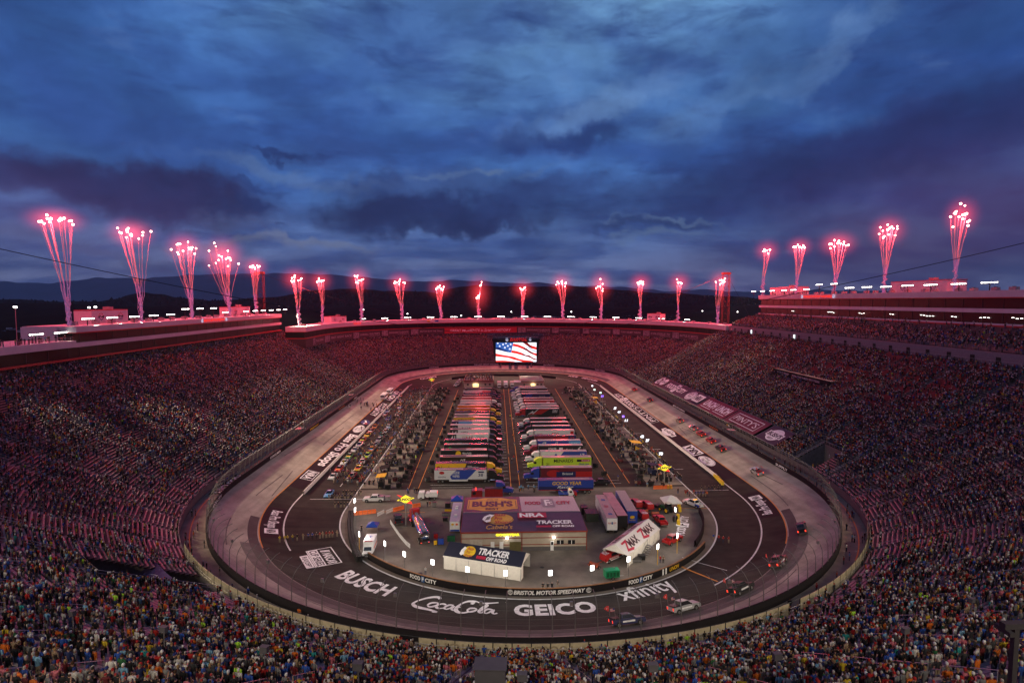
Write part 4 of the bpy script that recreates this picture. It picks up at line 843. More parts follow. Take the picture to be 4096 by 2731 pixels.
# ================================================================ people
def skinned(joints, edges, sub=1, name='t'):                     # one continuous body grown over a skeleton; root = joint 0
    me = bpy.data.meshes.new(name); me.from_pydata([j[0] for j in joints], edges, []); o = bpy.data.objects.new(name, me); COL.objects.link(o)
    md = o.modifiers.new('s', 'SKIN'); me.skin_vertices  # layer made by the modifier
    for i, j in enumerate(joints): me.skin_vertices[0].data[i].radius = j[1]; me.skin_vertices[0].data[i].use_root = (i == 0)
    md.use_smooth_shade = True
    if sub: o.modifiers.new('u', 'SUBSURF').levels = sub
    dg = bpy.context.evaluated_depsgraph_get(); dg.update(); m2 = bpy.data.meshes.new_from_object(o.evaluated_get(dg)); bpy.data.objects.remove(o)
    return m2
def body_skeleton(pose, woman=False):
    R = lambda a, b: (a, b)
    J = [((0,0,.95),(.15,.11)), ((0,0,1.12),(.145,.10)), ((0,0,1.30),(.175,.115)), ((0,0,1.42),(.15,.09)), ((0,.0,1.50),(.06,.06)), ((0,.01,1.60),(.085,.095)), ((0,.015,1.71),(.075,.085))]
    E = [(0,1),(1,2),(2,3),(3,4),(4,5),(5,6)]
    for s in (-1, 1):
        n = len(J); J += [((s*.095,0,.88),(.095,.10)), ((s*.10,.015,.50),(.068,.072)), ((s*.105,-.01,.10),(.045,.05)), ((s*.115,.11,.035),(.045,.03))]; E += [(0,n),(n,n+1),(n+1,n+2),(n+2,n+3)]
        n = len(J); sh = ((s*.20,0,1.40),(.062,.062))
        if pose == 0: A = [sh, ((s*.255,-.02,1.13),(.046,.048)), ((s*.26,.05,.90),(.034,.036)), ((s*.255,.09,.80),(.035,.022))]
        elif pose == 1: A = [sh, ((s*.27,-.06,1.14),(.046,.048)), ((s*.10,-.15,1.0),(.034,.036)), ((s*.02,-.15,.97),(.035,.025))]      # hands behind the back
        elif pose == 2: A = [sh, ((s*.26,.03,1.14),(.046,.048)), ((s*.16,.22,1.10),(.034,.036)), ((s*.05,.20,1.20),(.035,.025))]          # arms folded in front
        elif pose == 3 and s > 0: A = [sh, ((.27,.05,1.60),(.046,.048)), ((.22,.12,1.85),(.034,.036)), ((.21,.14,1.95),(.035,.025))]      # one arm raised
        elif pose == 3: A = [sh, ((-.255,0,1.13),(.046,.048)), ((-.22,.12,.95),(.034,.036)), ((-.2,.15,.87),(.035,.022))]
        else:                                                    # hand over the heart
            A = [sh, ((.27,.02,1.14),(.046,.048)), ((.08,.17,1.22),(.034,.036)), ((-.06,.16,1.29),(.035,.022))] if s > 0 else [sh, ((-.255,-.02,1.13),(.046,.048)), ((-.26,.05,.90),(.034,.036)), ((-.255,.09,.80),(.035,.022))]
        J += A; E += [(2,n),(n,n+1),(n+1,n+2),(n+2,n+3)]
    return J, E
SKIN = [mat('skin_light', (.46,.27,.20), .6, var=.05), mat('skin_tan', (.32,.18,.12), .6, var=.05)]
CLOTH = mat('shirt_cloth', (.5,.5,.5), .85, var=.12, scale=9, objcol=True); TROU = [mat('trousers_navy', (.03,.035,.07), .9), mat('trousers_khaki', (.25,.20,.14), .9), mat('trousers_black', G_(.015), .9)]
HAIR = [mat('hair_brown', (.05,.025,.012), .7), mat('hair_black', G_(.012), .7), mat('hair_grey', (.28,.26,.24), .7), mat('cap_cloth', (.3,.02,.02), .8)]; SHOE = mat('shoe', G_(.03), .6)
def body_mesh(pose, sub, variant):
    J, E = body_skeleton(pose); me = skinned(J, E, sub); me.name = 'person_mesh'
    for m_ in (CLOTH, SKIN[variant % 2], TROU[variant % 3], HAIR[variant % 4], SHOE): me.materials.append(m_)
    idx = []
    for p in me.polygons:
        c_ = p.center; ax = abs(c_.x)
        if c_.z > 1.50: i = 3 if (c_.z > 1.70 or (c_.y < .0 and c_.z > 1.57)) else 1
        elif c_.z > .93 and not (ax > .22 and c_.z < 1.22): i = 0
        elif c_.z > .93 or (ax > .2 and c_.z > .72): i = 1
        elif c_.z > .08: i = 2
        else: i = 4
        if pose == 3 and c_.z > 1.5 and c_.x > .14: i = 1 if c_.z > 1.62 else 0
        if (pose in (1,2,4)) and c_.z < 1.3 and c_.z > .9 and abs(c_.y) > .115: i = 1
        idx.append(i)
    me.polygons.foreach_set('material_index', idx)
    return me
BODY = [body_mesh(p, 1, v) for v, p in enumerate((0, 1, 2, 0, 4, 3, 1, 0, 2, 4, 0, 1))]
SHIRTS = [('black', (.014,.014,.016)), ('white', (.62,.60,.58)), ('grey', (.20,.20,.21)), ('red', (.40,.02,.02)), ('blue', (.03,.09,.40)), ('orange', (.70,.16,.02)), ('navy', (.02,.03,.10)), ('light blue', (.20,.42,.62)), ('yellow', (.62,.45,.03)), ('neon green', (.45,.85,.06)), ('pink', (.60,.16,.22)), ('dark green', (.03,.13,.05)), ('teal', (.03,.30,.30)), ('maroon', (.14,.015,.02)), ('charcoal', (.05,.05,.055)), ('tan', (.36,.26,.17))]
SWT = np.array([32, 11, 10, 7, 8, 6, 8, 4, 2.2, 1.2, 2.2, 1.6, 1.4, 6, 18, 4.]); SWT = SWT/SWT.sum()
SCOL = np.array([s[1] for s in SHIRTS])*.60
# low versions of the body as arrays for the crowd mass
def lowbody(level):
    V = []; Q = []; R_ = []                                      # region 0 shirt 1 skin 2 trousers 3 hair
    def loft(rings, reg, cap=True):
        b = len(V); n = len(rings[0])
        for r in rings: V.extend(r)
        for k in range(len(rings)-1):
            for i in range(n): Q.append((b+k*n+i, b+k*n+(i+1) % n, b+(k+1)*n+(i+1) % n, b+(k+1)*n+i)); R_.append(reg if not isinstance(reg, (list, tuple)) else reg[k])
        if cap: t = b+(len(rings)-1)*n; Q.append(tuple(t+i for i in (0, 1, 2, 3)) if n == 4 else (t, t+1, t+2, t+3)); R_.append(reg if not isinstance(reg, (list, tuple)) else reg[-1])
        if n == 6 and cap: Q.append((t+3, t+4, t+5, t)); R_.append(R_[-1])
    def ring(cx, cy, z, rx, ry, n=4): o = pi/4 if n == 4 else 0; return [(cx+rx*cos(o+2*pi*i/n), cy+ry*sin(o+2*pi*i/n), z) for i in range(n)]
    if level == 0:
        loft([ring(0,0,.0,.20,.16), ring(0,0,.90,.20,.15)], 2, False); loft([ring(0,0,.90,.20,.15), ring(0,0,1.38,.30,.15)], 0)
        loft([ring(0,.02,1.40,.09,.10), ring(0,.02,1.58,.13,.14), ring(0,.02,1.74,.11,.12)], [1, 3])
    else:
        for s in (-1, 1):
            loft([ring(s*.10,0,0,.07,.09), ring(s*.10,0,.5,.08,.09), ring(s*.10,0,.9,.12,.13)], 2, False)
            loft([ring(s*.27,.05,.85,.04,.045), ring(s*.285,-.01,1.12,.05,.055)], 1, False); loft([ring(s*.285,-.01,1.12,.06,.065), ring(s*.235,0,1.40,.07,.07)], 0)
        loft([ring(0,0,.86,.18,.13,6), ring(0,0,1.12,.17,.12,6), ring(0,0,1.33,.23,.14,6), ring(0,0,1.44,.14,.09,6)], 0)
        loft([ring(0,0,1.42,.055,.055,6), ring(0,.01,1.52,.075,.085,6), ring(0,.01,1.62,.10,.11,6), ring(0,.01,1.72,.085,.095,6), ring(0,.01,1.76,.04,.05,6)], [1, 1, 3, 3])
    return np.array(V), np.array(Q), np.array(R_)
CROWDM = mat('crowd', (.5,.5,.5), .9, var=0, attr=True, spec=.15)
SKC = np.array([(.46,.27,.20), (.36,.20,.14), (.15,.08,.05), (.50,.30,.22)]); HRC = np.array([(.04,.02,.01), (.012,.012,.012), (.20,.13,.06), (.30,.28,.26), (.30,.02,.02), (.5,.5,.5), (.02,.03,.12)]); TRC = np.array([(.03,.035,.07), (.25,.20,.14), (.015,.015,.015), (.10,.10,.11), (.05,.07,.13)])
def crowd_mesh(name, P, face, level, shirts=None, seed=1, label=None):
    q = np.random.default_rng(seed); V, Q, R_ = lowbody(level); n = len(P); nv = len(V)
    h = q.uniform(.90, 1.08, n); wd = q.uniform(.9, 1.2, n); fc = face+q.normal(0, .25, n)-pi/2
    c, s = np.cos(fc)[:, None], np.sin(fc)[:, None]; X = V[None, :, 0]*wd[:, None]; Y = V[None, :, 1]*wd[:, None]
    W = np.stack([X*c-Y*s+P[:, 0:1], X*s+Y*c+P[:, 1:2], V[None, :, 2]*h[:, None]+P[:, 2:3]], -1).reshape(-1, 3)
    QQ = (Q[None]+(np.arange(n)*nv)[:, None, None]).reshape(-1, 4)
    sh = q.choice(len(SHIRTS), n, p=SWT) if shirts is None else shirts
    C = np.stack([SCOL[sh]*q.uniform(.75, 1.2, (n, 1)), SKC[q.integers(0, 4, n)], TRC[q.integers(0, 5, n)], HRC[q.integers(0, 7, n)]], 1)     # n,4,3
    # per vertex region (last wins; vertices of a loft belong to one region except shared rings)
    vr = np.zeros(nv, int)
    for f, r in zip(Q, R_): vr[f] = r
    col = C[np.arange(n)[:, None], vr[None, :]].reshape(-1, 3); col = np.c_[col, np.ones(len(col))]
    o = npmesh(name, W, QQ, CROWDM, col=col); return tag(o, label, 'crowd', kind='stuff')
# ---- who stands where
S = np.array(SEATS); del SEATS
zone, sp, dp = S[:, 4].astype(int), S[:, 5], S[:, 6]
inview = (S[:, 1] > 24) & (np.abs(S[:, 0]-S[:, 1]*.036) < S[:, 1]*1.12+6)
th = np.degrees(np.where(sp % S4 < S1, (sp % S4)/R0, 0))        # angle along the near turn, 0 = left, 180 = right
prob = np.full(len(S), .8)
lf = np.interp(th, [0, 25, 60, 80, 140, 180], [.42, .36, .38, .48, .50, .62])
prob = np.where(zone == 0, lf*np.where(dp < 90, .35, 1.), prob)
yy = S[:, 1]
prob = np.where(zone == 1, np.interp(yy, [150, 190, 240, 300], [.50, .60, .74, .84])*np.where(dp > 128, .75, 1), prob)
prob = np.where(zone == 2, np.interp(yy, [150, 220, 372], [.74, .76, .86])*np.where(dp > 112, .55, 1.), prob)
prob = np.where(zone == 3, np.interp(np.abs(S[:, 0]-5), [0, 60, 90, 120], [.36, .40, .60, .85]), prob)
prob = np.where(zone == 4, np.interp(yy, [150, 250, 340], [.35, .5, .7])*np.where(dp > 150, .35, 1.), prob)
cl = np.sin(S[:, 0]*.35+S[:, 2]*1.7)+np.sin(S[:, 1]*.5-S[:, 2]*2.3)+np.sin(sp*.9+dp*3.1)   # groups and gaps
u_ = rng.random(len(S)); cl2 = np.sin(S[:, 0]*.11+S[:, 2]*.5+1)+np.sin(S[:, 1]*.13-S[:, 2]*.4)+np.sin(sp*.21+dp*.33)
occ = inview & (u_ < prob*np.clip(1+.27*cl+.16*cl2, .12, 1.5))
S = S[occ]; jit = rng.normal(0, .07, (len(S), 2)); S[:, 0:2] += jit; dist = np.sqrt(S[:, 0]**2+S[:, 1]**2+(S[:, 2]-CAMH)**2)
vis = np.array([True]*len(S))
# rows of the picture frame, to choose the nearest spectators that are fully in view
rel = S[:, :3]-np.array([0, 0, CAMH]); dep = rel@_f; uu = CX+F*(rel@_r)/dep; vv = CY-F*(rel@_u)/dep
inf_ = (dep > 0) & (uu > -60) & (uu < 4156) & (vv < 2800+60)
order = np.argsort(np.where(inf_ & (S[:, 4] == 0), dist, 1e9)); NEARN = 215; ind = order[:NEARN]
rest = np.ones(len(S), bool); rest[ind] = False
HAIRN = ['brown hair', 'black hair', 'grey hair', 'red cap']; POSEN = ['arms hanging down', 'hands clasped behind the back', 'arms folded in front', 'arms hanging down', 'one hand on the chest', 'one arm raised', 'hands clasped behind the back', 'arms hanging down', 'arms folded in front', 'one hand on the chest', 'arms hanging down', 'hands clasped behind the back']
def person(name, p, face, shirt, variant, lab, grp, h=1.):
    o = bpy.data.objects.new(name, BODY[variant]); COL.objects.link(o); o.location = p; o.rotation_euler = (0, 0, face-pi/2); o.scale = (h*random.uniform(.98, 1.15), h*1.05, h)
    sc_ = random.uniform(.5, .8); o.color = (*[min(1, x*sc_) for x in SHIRTS[shirt][1]], 1); return tag(o, lab, 'person', grp)
POSEN = ['arms down', 'hands behind back', 'arms folded', 'arms down', 'hand on chest', 'one arm raised', 'hands behind back', 'arms down', 'arms folded', 'hand on chest', 'arms down', 'hands behind back']
NP = []
for i in ind: v = int(rng.integers(0, 12)); NP.append((float(uu[i]), i, v, int(rng.choice(len(SHIRTS), p=SWT))))
cnt = {}; tot = {}
for _, i, v, sh in NP: k = (sh, HAIRN[v % 4], POSEN[v]); tot[k] = tot.get(k, 0)+1
for _, i, v, sh in sorted(NP):
    k = (sh, HAIRN[v % 4], POSEN[v]); c_ = cnt.get(k, 0); cnt[k] = c_+1
    pre = 'only' if tot[k] == 1 else nth(c_)+' from left'
    lab = '%s person in %s shirt with %s, %s, nearest rows' % (pre, SHIRTS[sh][0], HAIRN[v % 4], POSEN[v])
    person('person', S[i, :3], S[i, 3]+rng.normal(0, .2), sh, v, lab, 'spectators standing in the nearest rows', float(rng.uniform(.93, 1.05)))
S = S[rest]; dist = dist[rest]
mid_ = dist < 175
crowd_mesh('crowd', S[mid_, :3], S[mid_, 3], 1, seed=2, label='dense standing crowd filling the bench rows of the nearer stands')
crowd_mesh('crowd', S[~mid_, :3], S[~mid_, 3], 0, seed=3, label='dense far crowd filling the stands round the oval')
print('crowd', mid_.sum(), (~mid_).sum())
# ================================================================ lettering painted on the track, banners, catch fence
def sfn(s0, d0, lift0=.03, sgn=1):       # a: counter-clockwise metres at radius d0, b: inwards
    k = R0/d0
    def fn(a, b, h):
        s = s0+a*(k if (s0 % S4 < S1 or S2 < s0 % S4 < S3) else 1.)
        x, y, _ = XY(s, d0-b); return Vector((float(x), float(y), float(prof(d0-b))+lift0+h))
    return fn
def sdp(u, v): p = PS(u, v); return SD(p.x, p.y)
def paint(body, p0, p1, height, lab=None, dshift=0., top=None, **kw):       # baseline from p0 to p1 (photo px)
    (s0, d0), (s1, d1) = sdp(*p0), sdp(*p1); db = (d0+d1)/2+dshift; height = db-sdp(*top)[1] if top else height; L = abs(s1-s0)*(db/R0 if s0 % S4 < S1 else 1.)
    return Flat().text(body, 0, L, 0, height, LETTER, **kw).build('painted_lettering', sfn(min(s0, s1), db), track, lift=.03, L=2., label=lab)
DBG = [(n, sdp(*p)) for n, p in (('BUSCH b0', (1334,2301)), ('b1', (1528,2385)), ('t0', (1393,2270)), ('GEICO b0', (2054,2462)), ('b1', (2398,2446)), ('t0', (2051,2429)), ('Coke b0', (1640,2425)), ('b1', (1917,2467)), ('t', (1692,2382)), ('xf b0', (2507,2415)), ('b1', (2740,2361)), ('ft', (2538,2359)))]
print(DBG)
def aty(u, v): return sdp(u, v)
# near turn
(sb0, db0), (sb1, db1) = sdp(1334,2301), sdp(1528,2385); (_, dt0) = sdp(1393,2270)
paint('BUSCH', (1338,2303), (1535,2388), 0, 'white slanted beer lettering painted on the near turn, leftmost', bold=.035, shear=-.05, top=(1480,2312))
paint('GEICO', (2054,2462), (2398,2446), 0, 'wide white capital lettering painted at the bottom centre of the near turn', bold=.045, space=1.06, top=(2225,2414))
paint('xfinity', (2507,2415), (2740,2361), 0, 'white lower-case lettering painted on the near turn, rightmost', bold=.012, top=(2625,2318))
# flowing script drawn with brush strokes
(s0, d0), (s1, d1) = sdp(1628,2424), sdp(1964,2466); L = (s1-s0)*65/R0
fl = Flat()
def sc(pts, w_):
    P = np.array(pts, float); t = np.arange(len(P)); tt = np.linspace(0, len(P)-1, (len(P)-1)*6+1)
    Q = np.stack([np.interp(tt, t, P[:, i]) for i in range(2)], 1)
    for _ in range(5): Q[1:-1] = .25*Q[:-2]+.5*Q[1:-1]+.25*Q[2:]
    q = np.linspace(0, 1, len(Q)); fl.stroke([(x/121*L, y/100*5.6-.2) for x, y in Q], w_*(.75+.5*np.sin(q*pi*2.+.6)**2), LETTER)
sc([(34,84),(31,95),(23,93),(13,74),(5,46),(3,24),(10,11),(20,8),(33,7),(46,-2),(38,-1)], .68)
sc([(35,58),(27,52),(24,36),(28,22),(34,30),(38,46),(35,58)], .5); sc([(49,52),(43,57),(38,44),(38,28),(43,22),(50,31)], .5); sc([(60,54),(54,56),(50,42),(50,27),(54,23),(59,38),(61,54),(60,30),(63,22),(67,30)], .5); sc([(65,47),(71,48)], .5)
sc([(84,74),(86,92),(78,95),(71,80),(66,52),(66,26),(73,12),(80,14),(85,24)], .68); sc([(78,95),(88,98),(97,86),(108,90),(122,99)], .5)
sc([(92,50),(85,48),(82,34),(85,22),(91,28),(95,42),(92,50)], .5); sc([(99,30),(108,74),(106,82),(101,60),(98,32),(101,21),(105,28)], .5); sc([(116,48),(110,52),(105,38),(106,25),(110,21),(115,36),(118,50),(117,28),(120,20),(124,28)], .5)
fl.build('painted_lettering', sfn(s0, (d0+d1)/2), track, lift=.03, L=2., label='white flowing script painted on the near turn, left of centre')
# playoff plaque
def plaque():
    (s0, d0), (s1, d1) = sdp(1235,2272), sdp(1365,2244); p = PS(1275,2200)
    c0 = PS(1222,2205); c1 = PS(1262,2270); c2 = PS(1363,2240); ex = (c1-c0).normalized(); ey = (c2-c1); Lx = (c1-c0).length; ey -= ex*ey.dot(ex); Hy = ey.length; ey.normalize()
    # the plaque faces the stand: text runs from far left to near, tops towards the infield
    f = Flat().frame(0, Lx, 0, Hy, .25, LETTER).rect(.25, Lx-.25, .3, Hy*.42, LETTER).text('CUP SERIES', .5, Lx-.5, .55, Hy*.38, ASPHP, bold=.02).text('NASCAR', Lx*.3, Lx-.5, Hy*.5, Hy*.85, LETTER, bold=.03, shear=.3)
    for k in range(3): f.poly([(Lx*.12+k*.35, Hy*.5), (Lx*.15+k*.35, Hy*.5), (Lx*.2+k*.35, Hy*.85), (Lx*.17+k*.35, Hy*.85)], LETTER)
    f.rect(Lx*.25, Lx, -Hy*.32, -.12, LETTER).text('PLAYOFFS', Lx*.32, Lx*.93, -Hy*.27, -Hy*.08, ASPHP, bold=.02)
    def fn(a, b, h): q = c0+ex*a+ey*b; return Vector((q.x, q.y, float(prof(SD(q.x, q.y)[1]))+.05+h))
    f.build('painted_plaque', fn, track, lift=.02, L=2., label='white framed series plaque painted at the left of the near turn')
plaque()
# panels in the turns
def panel(sA, sB, flip, lab):
    L = (sB-sA)*65/R0; f = Flat()
    if not flip: f.text('Bass Pro Shops', .8, L*.74, .7, 4.1, LETTER, bold=.02).rect(L*.78, L*.97, .9, 4.0, LETTER).text('NRA', L*.80, L*.95, 1.4, 3.5, ASPHP, bold=.04)
    f.build('painted_lettering', sfn(sA, 68.6), track, lift=.04, L=2., label=lab)
panel(R0*.15, R0*.42, 0, 'white shop lettering on the dark panel at the left side of the near turn'); panel(S1-R0*.28, S1-R0*.04, 0, 'white shop lettering on the dark panel at the right side of the near turn')
# straights: helper with centre positions given by the world y coordinate
def left_s(y): return S3+(Y2-y)
def right_s(y): return S1+(y-Y1)
def oval_logo(f, cx, cy, rx, ry): f.ell(cx, cy, rx, ry, LETTER); f.ring(cx, cy, rx*.9, ry*.9, .12, ASPHP); f.text('Bass Pro', cx-rx*.55, cx+rx*.5, cy+.1, cy+ry*.6, ASPHP, shear=.2); f.text('Shops', cx-rx*.2, cx+rx*.6, cy-ry*.6, cy-.1, ASPHP, shear=.2); return f
def cbox(f, x0, x1, y0, y1, w_=None, b=None): f.rect(x0, x1, y0, y1, w_ or LETTER); f.text('F', x0+(x1-x0)*.25, x0+(x1-x0)*.78, y0+(y1-y0)*.15, y0+(y1-y0)*.85, b or ASPHP, bold=.03, shear=.1); return f
def on_strip(parts, side, lab, d=68.6):
    for (ya, yb, fnc) in parts:
        f = Flat(); L = abs(ya-yb); fnc(f, L); s0 = left_s(ya) if side == 'l' else right_s(ya)
        f.build('painted_lettering', sfn(s0, d), track, lift=.04, L=4.)
def yL(u, v): return PS(u, v).y
yb0, yb1 = yL(700+1250*.5741, 1400+590*.5741), yL(700+985*.5741, 1400+800*.5741)
print('strip ys', yb0, yb1, yL(700+1265*.5741, 1400+550*.5741), yL(700+950*.5741, 1400+870*.5741), [yL(2250+x/3.136, 1480+y/3.136) for x, y in ((1250,625),(960,440),(960,415),(720,275),(1390,765))], [yL(2400+x*.5741, 1400+y*.5741) for x, y in ((670,690),(765,765))])
on_strip([(yb0, yb1, lambda f, L: f.text('Bass Pro Shops', 0, L, .3, 4.6, LETTER, bold=.03)),
          (yL(1246,1882), yL(1210,1915), lambda f, L: f.frame(0, L, .5, 4.1, .28, LETTER).text('NRA', .7, L-.7, 1.1, 3.5, LETTER, bold=.04)),
          (yL(1446,1700), yL(1414,1728), lambda f, L: oval_logo(f, L/2, 2.4, L/2, 2.0)),
          (yL(1466,1680), yL(1442,1694), lambda f, L: (f.ell(L/2, 2.4, L/2, 1.9, mat('faded_navy', (.03,.05,.18), .7)), f.stroke([(L*.1,1.6),(L*.5,2.6),(L*.9,2.2)], .8, LETTER), f.rect(L*.55, L*.9, 2.4, 3.6, mat('faded_red', (.35,.04,.05), .7)))),
          (yL(1530,1612), yL(1480,1660), lambda f, L: (f.text('FOOD', 0, L*.4, .9, 3.8, LETTER, bold=.02), cbox(f, L*.43, L*.6, .4, 4.2), f.text('CITY', L*.64, L, .9, 3.8, LETTER, bold=.02))),
          (yL(1575,1562), yL(1545,1598), lambda f, L: f.text('UNOH', 0, L, .9, 3.8, LETTER, bold=.03))], 'l', '')
c5 = lambda x, y: (2250+x/3.136, 1480+y/3.136)
on_strip([(yL(*c5(1265,628)), yL(*c5(935,445)), lambda f, L: f.frame(0, L, .4, 4.3, .2, LETTER).text("PINTY'S", L*.06, L*.94, 1.2, 3.5, LETTER)),
          (yL(*c5(985,425)), yL(*c5(740,278)), lambda f, L: (f.text('FOOD', 0, L*.4, 1., 3.8, LETTER, bold=.02), cbox(f, L*.43, L*.6, .5, 4.3), f.text('CITY', L*.64, L, 1., 3.8, LETTER, bold=.02))),
          (yL(*c5(1450,820)), yL(*c5(1330,715)), lambda f, L: (f.ell(L/2, 2.4, L*.42, 2.1, LETTER), f.rect(0, L, 1.3, 3.3, LETTER), f.text("BUSH'S", L*.08, L*.92, 1.6, 2.9, ASPHP, bold=.03), f.text('BEST', L*.35, L*.65, .65, 1.2, ASPHP))),
          (yL(2400+715*.5741, 1400+722*.5741), yL(2400+625*.5741, 1400+662*.5741), lambda f, L: f.rect(0, L, .4, 4.2, LETTER).text('NRA', .7, L-.7, 1., 3.6, ASPHP, bold=.04)),
          (yL(2400+815*.5741, 1400+800*.5741), yL(2400+715*.5741, 1400+735*.5741), lambda f, L: oval_logo(f, L/2, 2.4, L/2, 2.0))], 'r', '')
# far turn panels
for sA, L, tx in ((S2+17, 20, 'NASCAR CUP SERIES'), (S2+42, 9, 'BUSCH'), (S3-50, 18, 'GEICO')):
    Flat().text(tx, 0, L, 1., 3.2, LETTER, bold=.02).build('painted_lettering', sfn(sA, 68.6), track, lift=.05, L=3.)
# apron lettering near the right curve and walkway
a, b = G(2400+590*.5741, 1400+1290*.5741), G(2400+622*.5741, 1400+1160*.5741); ex = (b-a).normalized(); ey = Vector((-ex.y, ex.x, 0)); L = (b-a).length
def gfn(o, ex, ey, z=.03): return lambda x, y, h: (lambda q: Vector((q.x, q.y, z+h)))(o+ex*x+ey*y)
f = Flat().text('FOOD', 0, L*.38, 0, 2.2, LETTER, bold=.03).text('CITY', L*.66, L, 0, 2.2, LETTER, bold=.03); cbox(f, L*.41, L*.62, -.4, 2.6); f.build('painted_lettering', gfn(a, ex, ey), inf, lift=.02, label='white store lettering painted beside the right curve of the yard wall')
mkw = grid('painted_panel', srange(left_s(Y1+8), left_s(Y1-8), 2), [80.3, 84.0], [5.43, 5.43], WALLB, walk); 
Flat().text('FOOD CITY', .6, 15, .5, 2.8, LETTER, bold=.03).build('painted_lettering', (lambda a, b, h: (lambda P: Vector((float(P[0]), float(P[1]), 5.46+h)))(XY(left_s(Y1+7.5)+a, 83.7-b))), walk)
# lettering on the curved infield wall (outer face), text runs counter-clockwise
def wallfn(th0): return lambda a, b, h: Vector((WX+(WR-1.13+h)*cos(th0+a/(WR-1.1)), WY1+(WR-1.13+h)*sin(th0+a/(WR-1.1)), b))
def wth(u): return min(np.linspace(pi*1.1, pi*1.95, 2000), key=lambda t: abs((WX+(WR-1.1)*cos(t))/(WY1+(WR-1.1)*sin(t))-(u-VX)/F))
def walltext(u0, u1, fnc, lab): t0, t1 = wth(u0), wth(u1); L = (t1-t0)*(WR-1.1); f = Flat(); fnc(f, L); f.build('wall_lettering', wallfn(t0), iw, lift=.02, L=1.2, label=lab)
SGB = mat('store_badge_blue', (.03,.10,.28), .5)
fc = lambda f, L: (f.text('FOOD', 0, L*.40, .3, 1.15, LETTER, bold=.035), f.rect(L*.43, L*.56, .1, 1.35, SGB), f.text('F', L*.46, L*.535, .3, 1.15, LETTER, bold=.03), f.text('CITY', L*.58, L, .3, 1.15, LETTER, bold=.035))
walltext(1629, 1737, fc, 'white store lettering on the curved wall, left'); walltext(2535, 2634, fc, 'white store lettering on the curved wall, right')
walltext(2034, 2372, lambda f, L: (f.text('BRISTOL MOTOR SPEEDWAY', L*.06, L*.94, .3, 1.15, LETTER, bold=.04, shear=.2), badge(f, L*.02, .75, .55), badge(f, L*.98, .75, .55)), 'white speedway lettering between two round badges on the curved wall')
walltext(2706, 2745, lambda f, L: f.text('UNOH', 0, L, .3, 1.15, YELLOW, bold=.03, shear=.2), 'yellow lettering on the curved wall near its right end'); walltext(2676, 2684, lambda f, L: f.rect(0, .45, .1, 1.4, LETTER).rect(.9, 1.35, .1, 1.4, LETTER), None)
# lettering on the outer wall (inner face)
def owfn(s0, d=79.36): return lambda a, b, h: (lambda P: Vector((float(P[0]), float(P[1]), 5.75+b)))(XY(s0-a*(R0/79.4 if (s0 % S4 < S1 or S2 < s0 % S4 < S3) else 1), d-h))
for s0, tx, L, mt in ((S2+R0*2.35, 'CHEVROLET', 9, LETTER), (S2+R0*1.86, 'THE LAST GREAT COLOSSEUM', 22, LETTER), (S2+R0*1.15, 'FIRST ROBINSON', 9, LETTER), (S2+R0*.55, 'PASCO  PASCO', 11, LETTER), (S1+110, 'BRISTOL MOTOR SPEEDWAY', 17, LETTER), (S1+64, 'FOOD CITY', 9, mat('faded_orange', (.5,.12,.04), .6)), (S4-22, 'CONSUMER', 9, LETTER), (S4-62, 'SPEEDWAY', 11, YELLOW), (S4-104, 'MORTGAGE', 10, mat('faded_orange', (.5,.12,.04), .6)), (S4-134, 'BRISTOL', 6, LETTER), (S1+10, 'SUPPLY', 7, LETTER), (R0*.28, 'FOOD CITY', 9, LETTER)):
    Flat().text(tx, 0, L, .2, .95, mt, bold=.02).build('wall_lettering', owfn(s0), ow, lift=.02, L=1.5)
# ---------------------------------------------------------------- banners laid over the lowest rows of the right stand
BMAR = mat('maroon_banner', (.10,.02,.045), .7, var=.15, scale=.5); BNAV = mat('navy_banner', (.035,.022,.05), .7, var=.15, scale=.5)
def bfn(y0): return lambda a, b, h: Vector((X0+85.4+b*.86-h*.45, y0-a, 8.5+b*.475+h*.9))
def banner(y0, y1, m, fnc, lab):
    e = empty('banner', (0,0,0), 0, lab, 'banner', 'banners over the front rows of the right stand'); L = y0-y1; f = Flat().rect(0, L, 0, 8.2, m); fnc(f, L); f.build('banner_sheet', bfn(y0), e, lift=.02, step=.015)
    mb = MB(); mb.tube(bfn(y0)(-.1,0,0), bfn(y0)(-.1,8.2,0), .05, 4); mb.tube(bfn(y0)(-.1,8.2,0), bfn(y0)(L+.1,8.2,0), .05, 4); mb.tube(bfn(y0)(-.1,0,0), bfn(y0)(L+.1,0,0), .05, 4); mb.build('banner_frame', STEEL, e)
banner(328, 311, BMAR, lambda f, L: (f.ring(L*.28, 4.2, 3.4, 3.4, 1.1, LETTER), f.text('B', L*.22, L*.34, 3., 5.4, LETTER, bold=.05), f.ell(L*.74, 4.2, 3.4, 3., LETTER), f.text("BUSH'S", L*.57, L*.91, 3.4, 5.2, BNAV, bold=.03)), 'dark banner with two round white badges, farthest of the row')
banner(310.5, 280, BNAV, lambda f, L: (f.text('FOOD', L*.05, L*.42, 2.3, 6., LETTER, bold=.03), cbox(f, L*.44, L*.58, .8, 7.4, None, BNAV), f.text('CITY', L*.61, L*.95, 2.3, 6., LETTER, bold=.03)), 'dark banner with white store lettering, second from the far end')
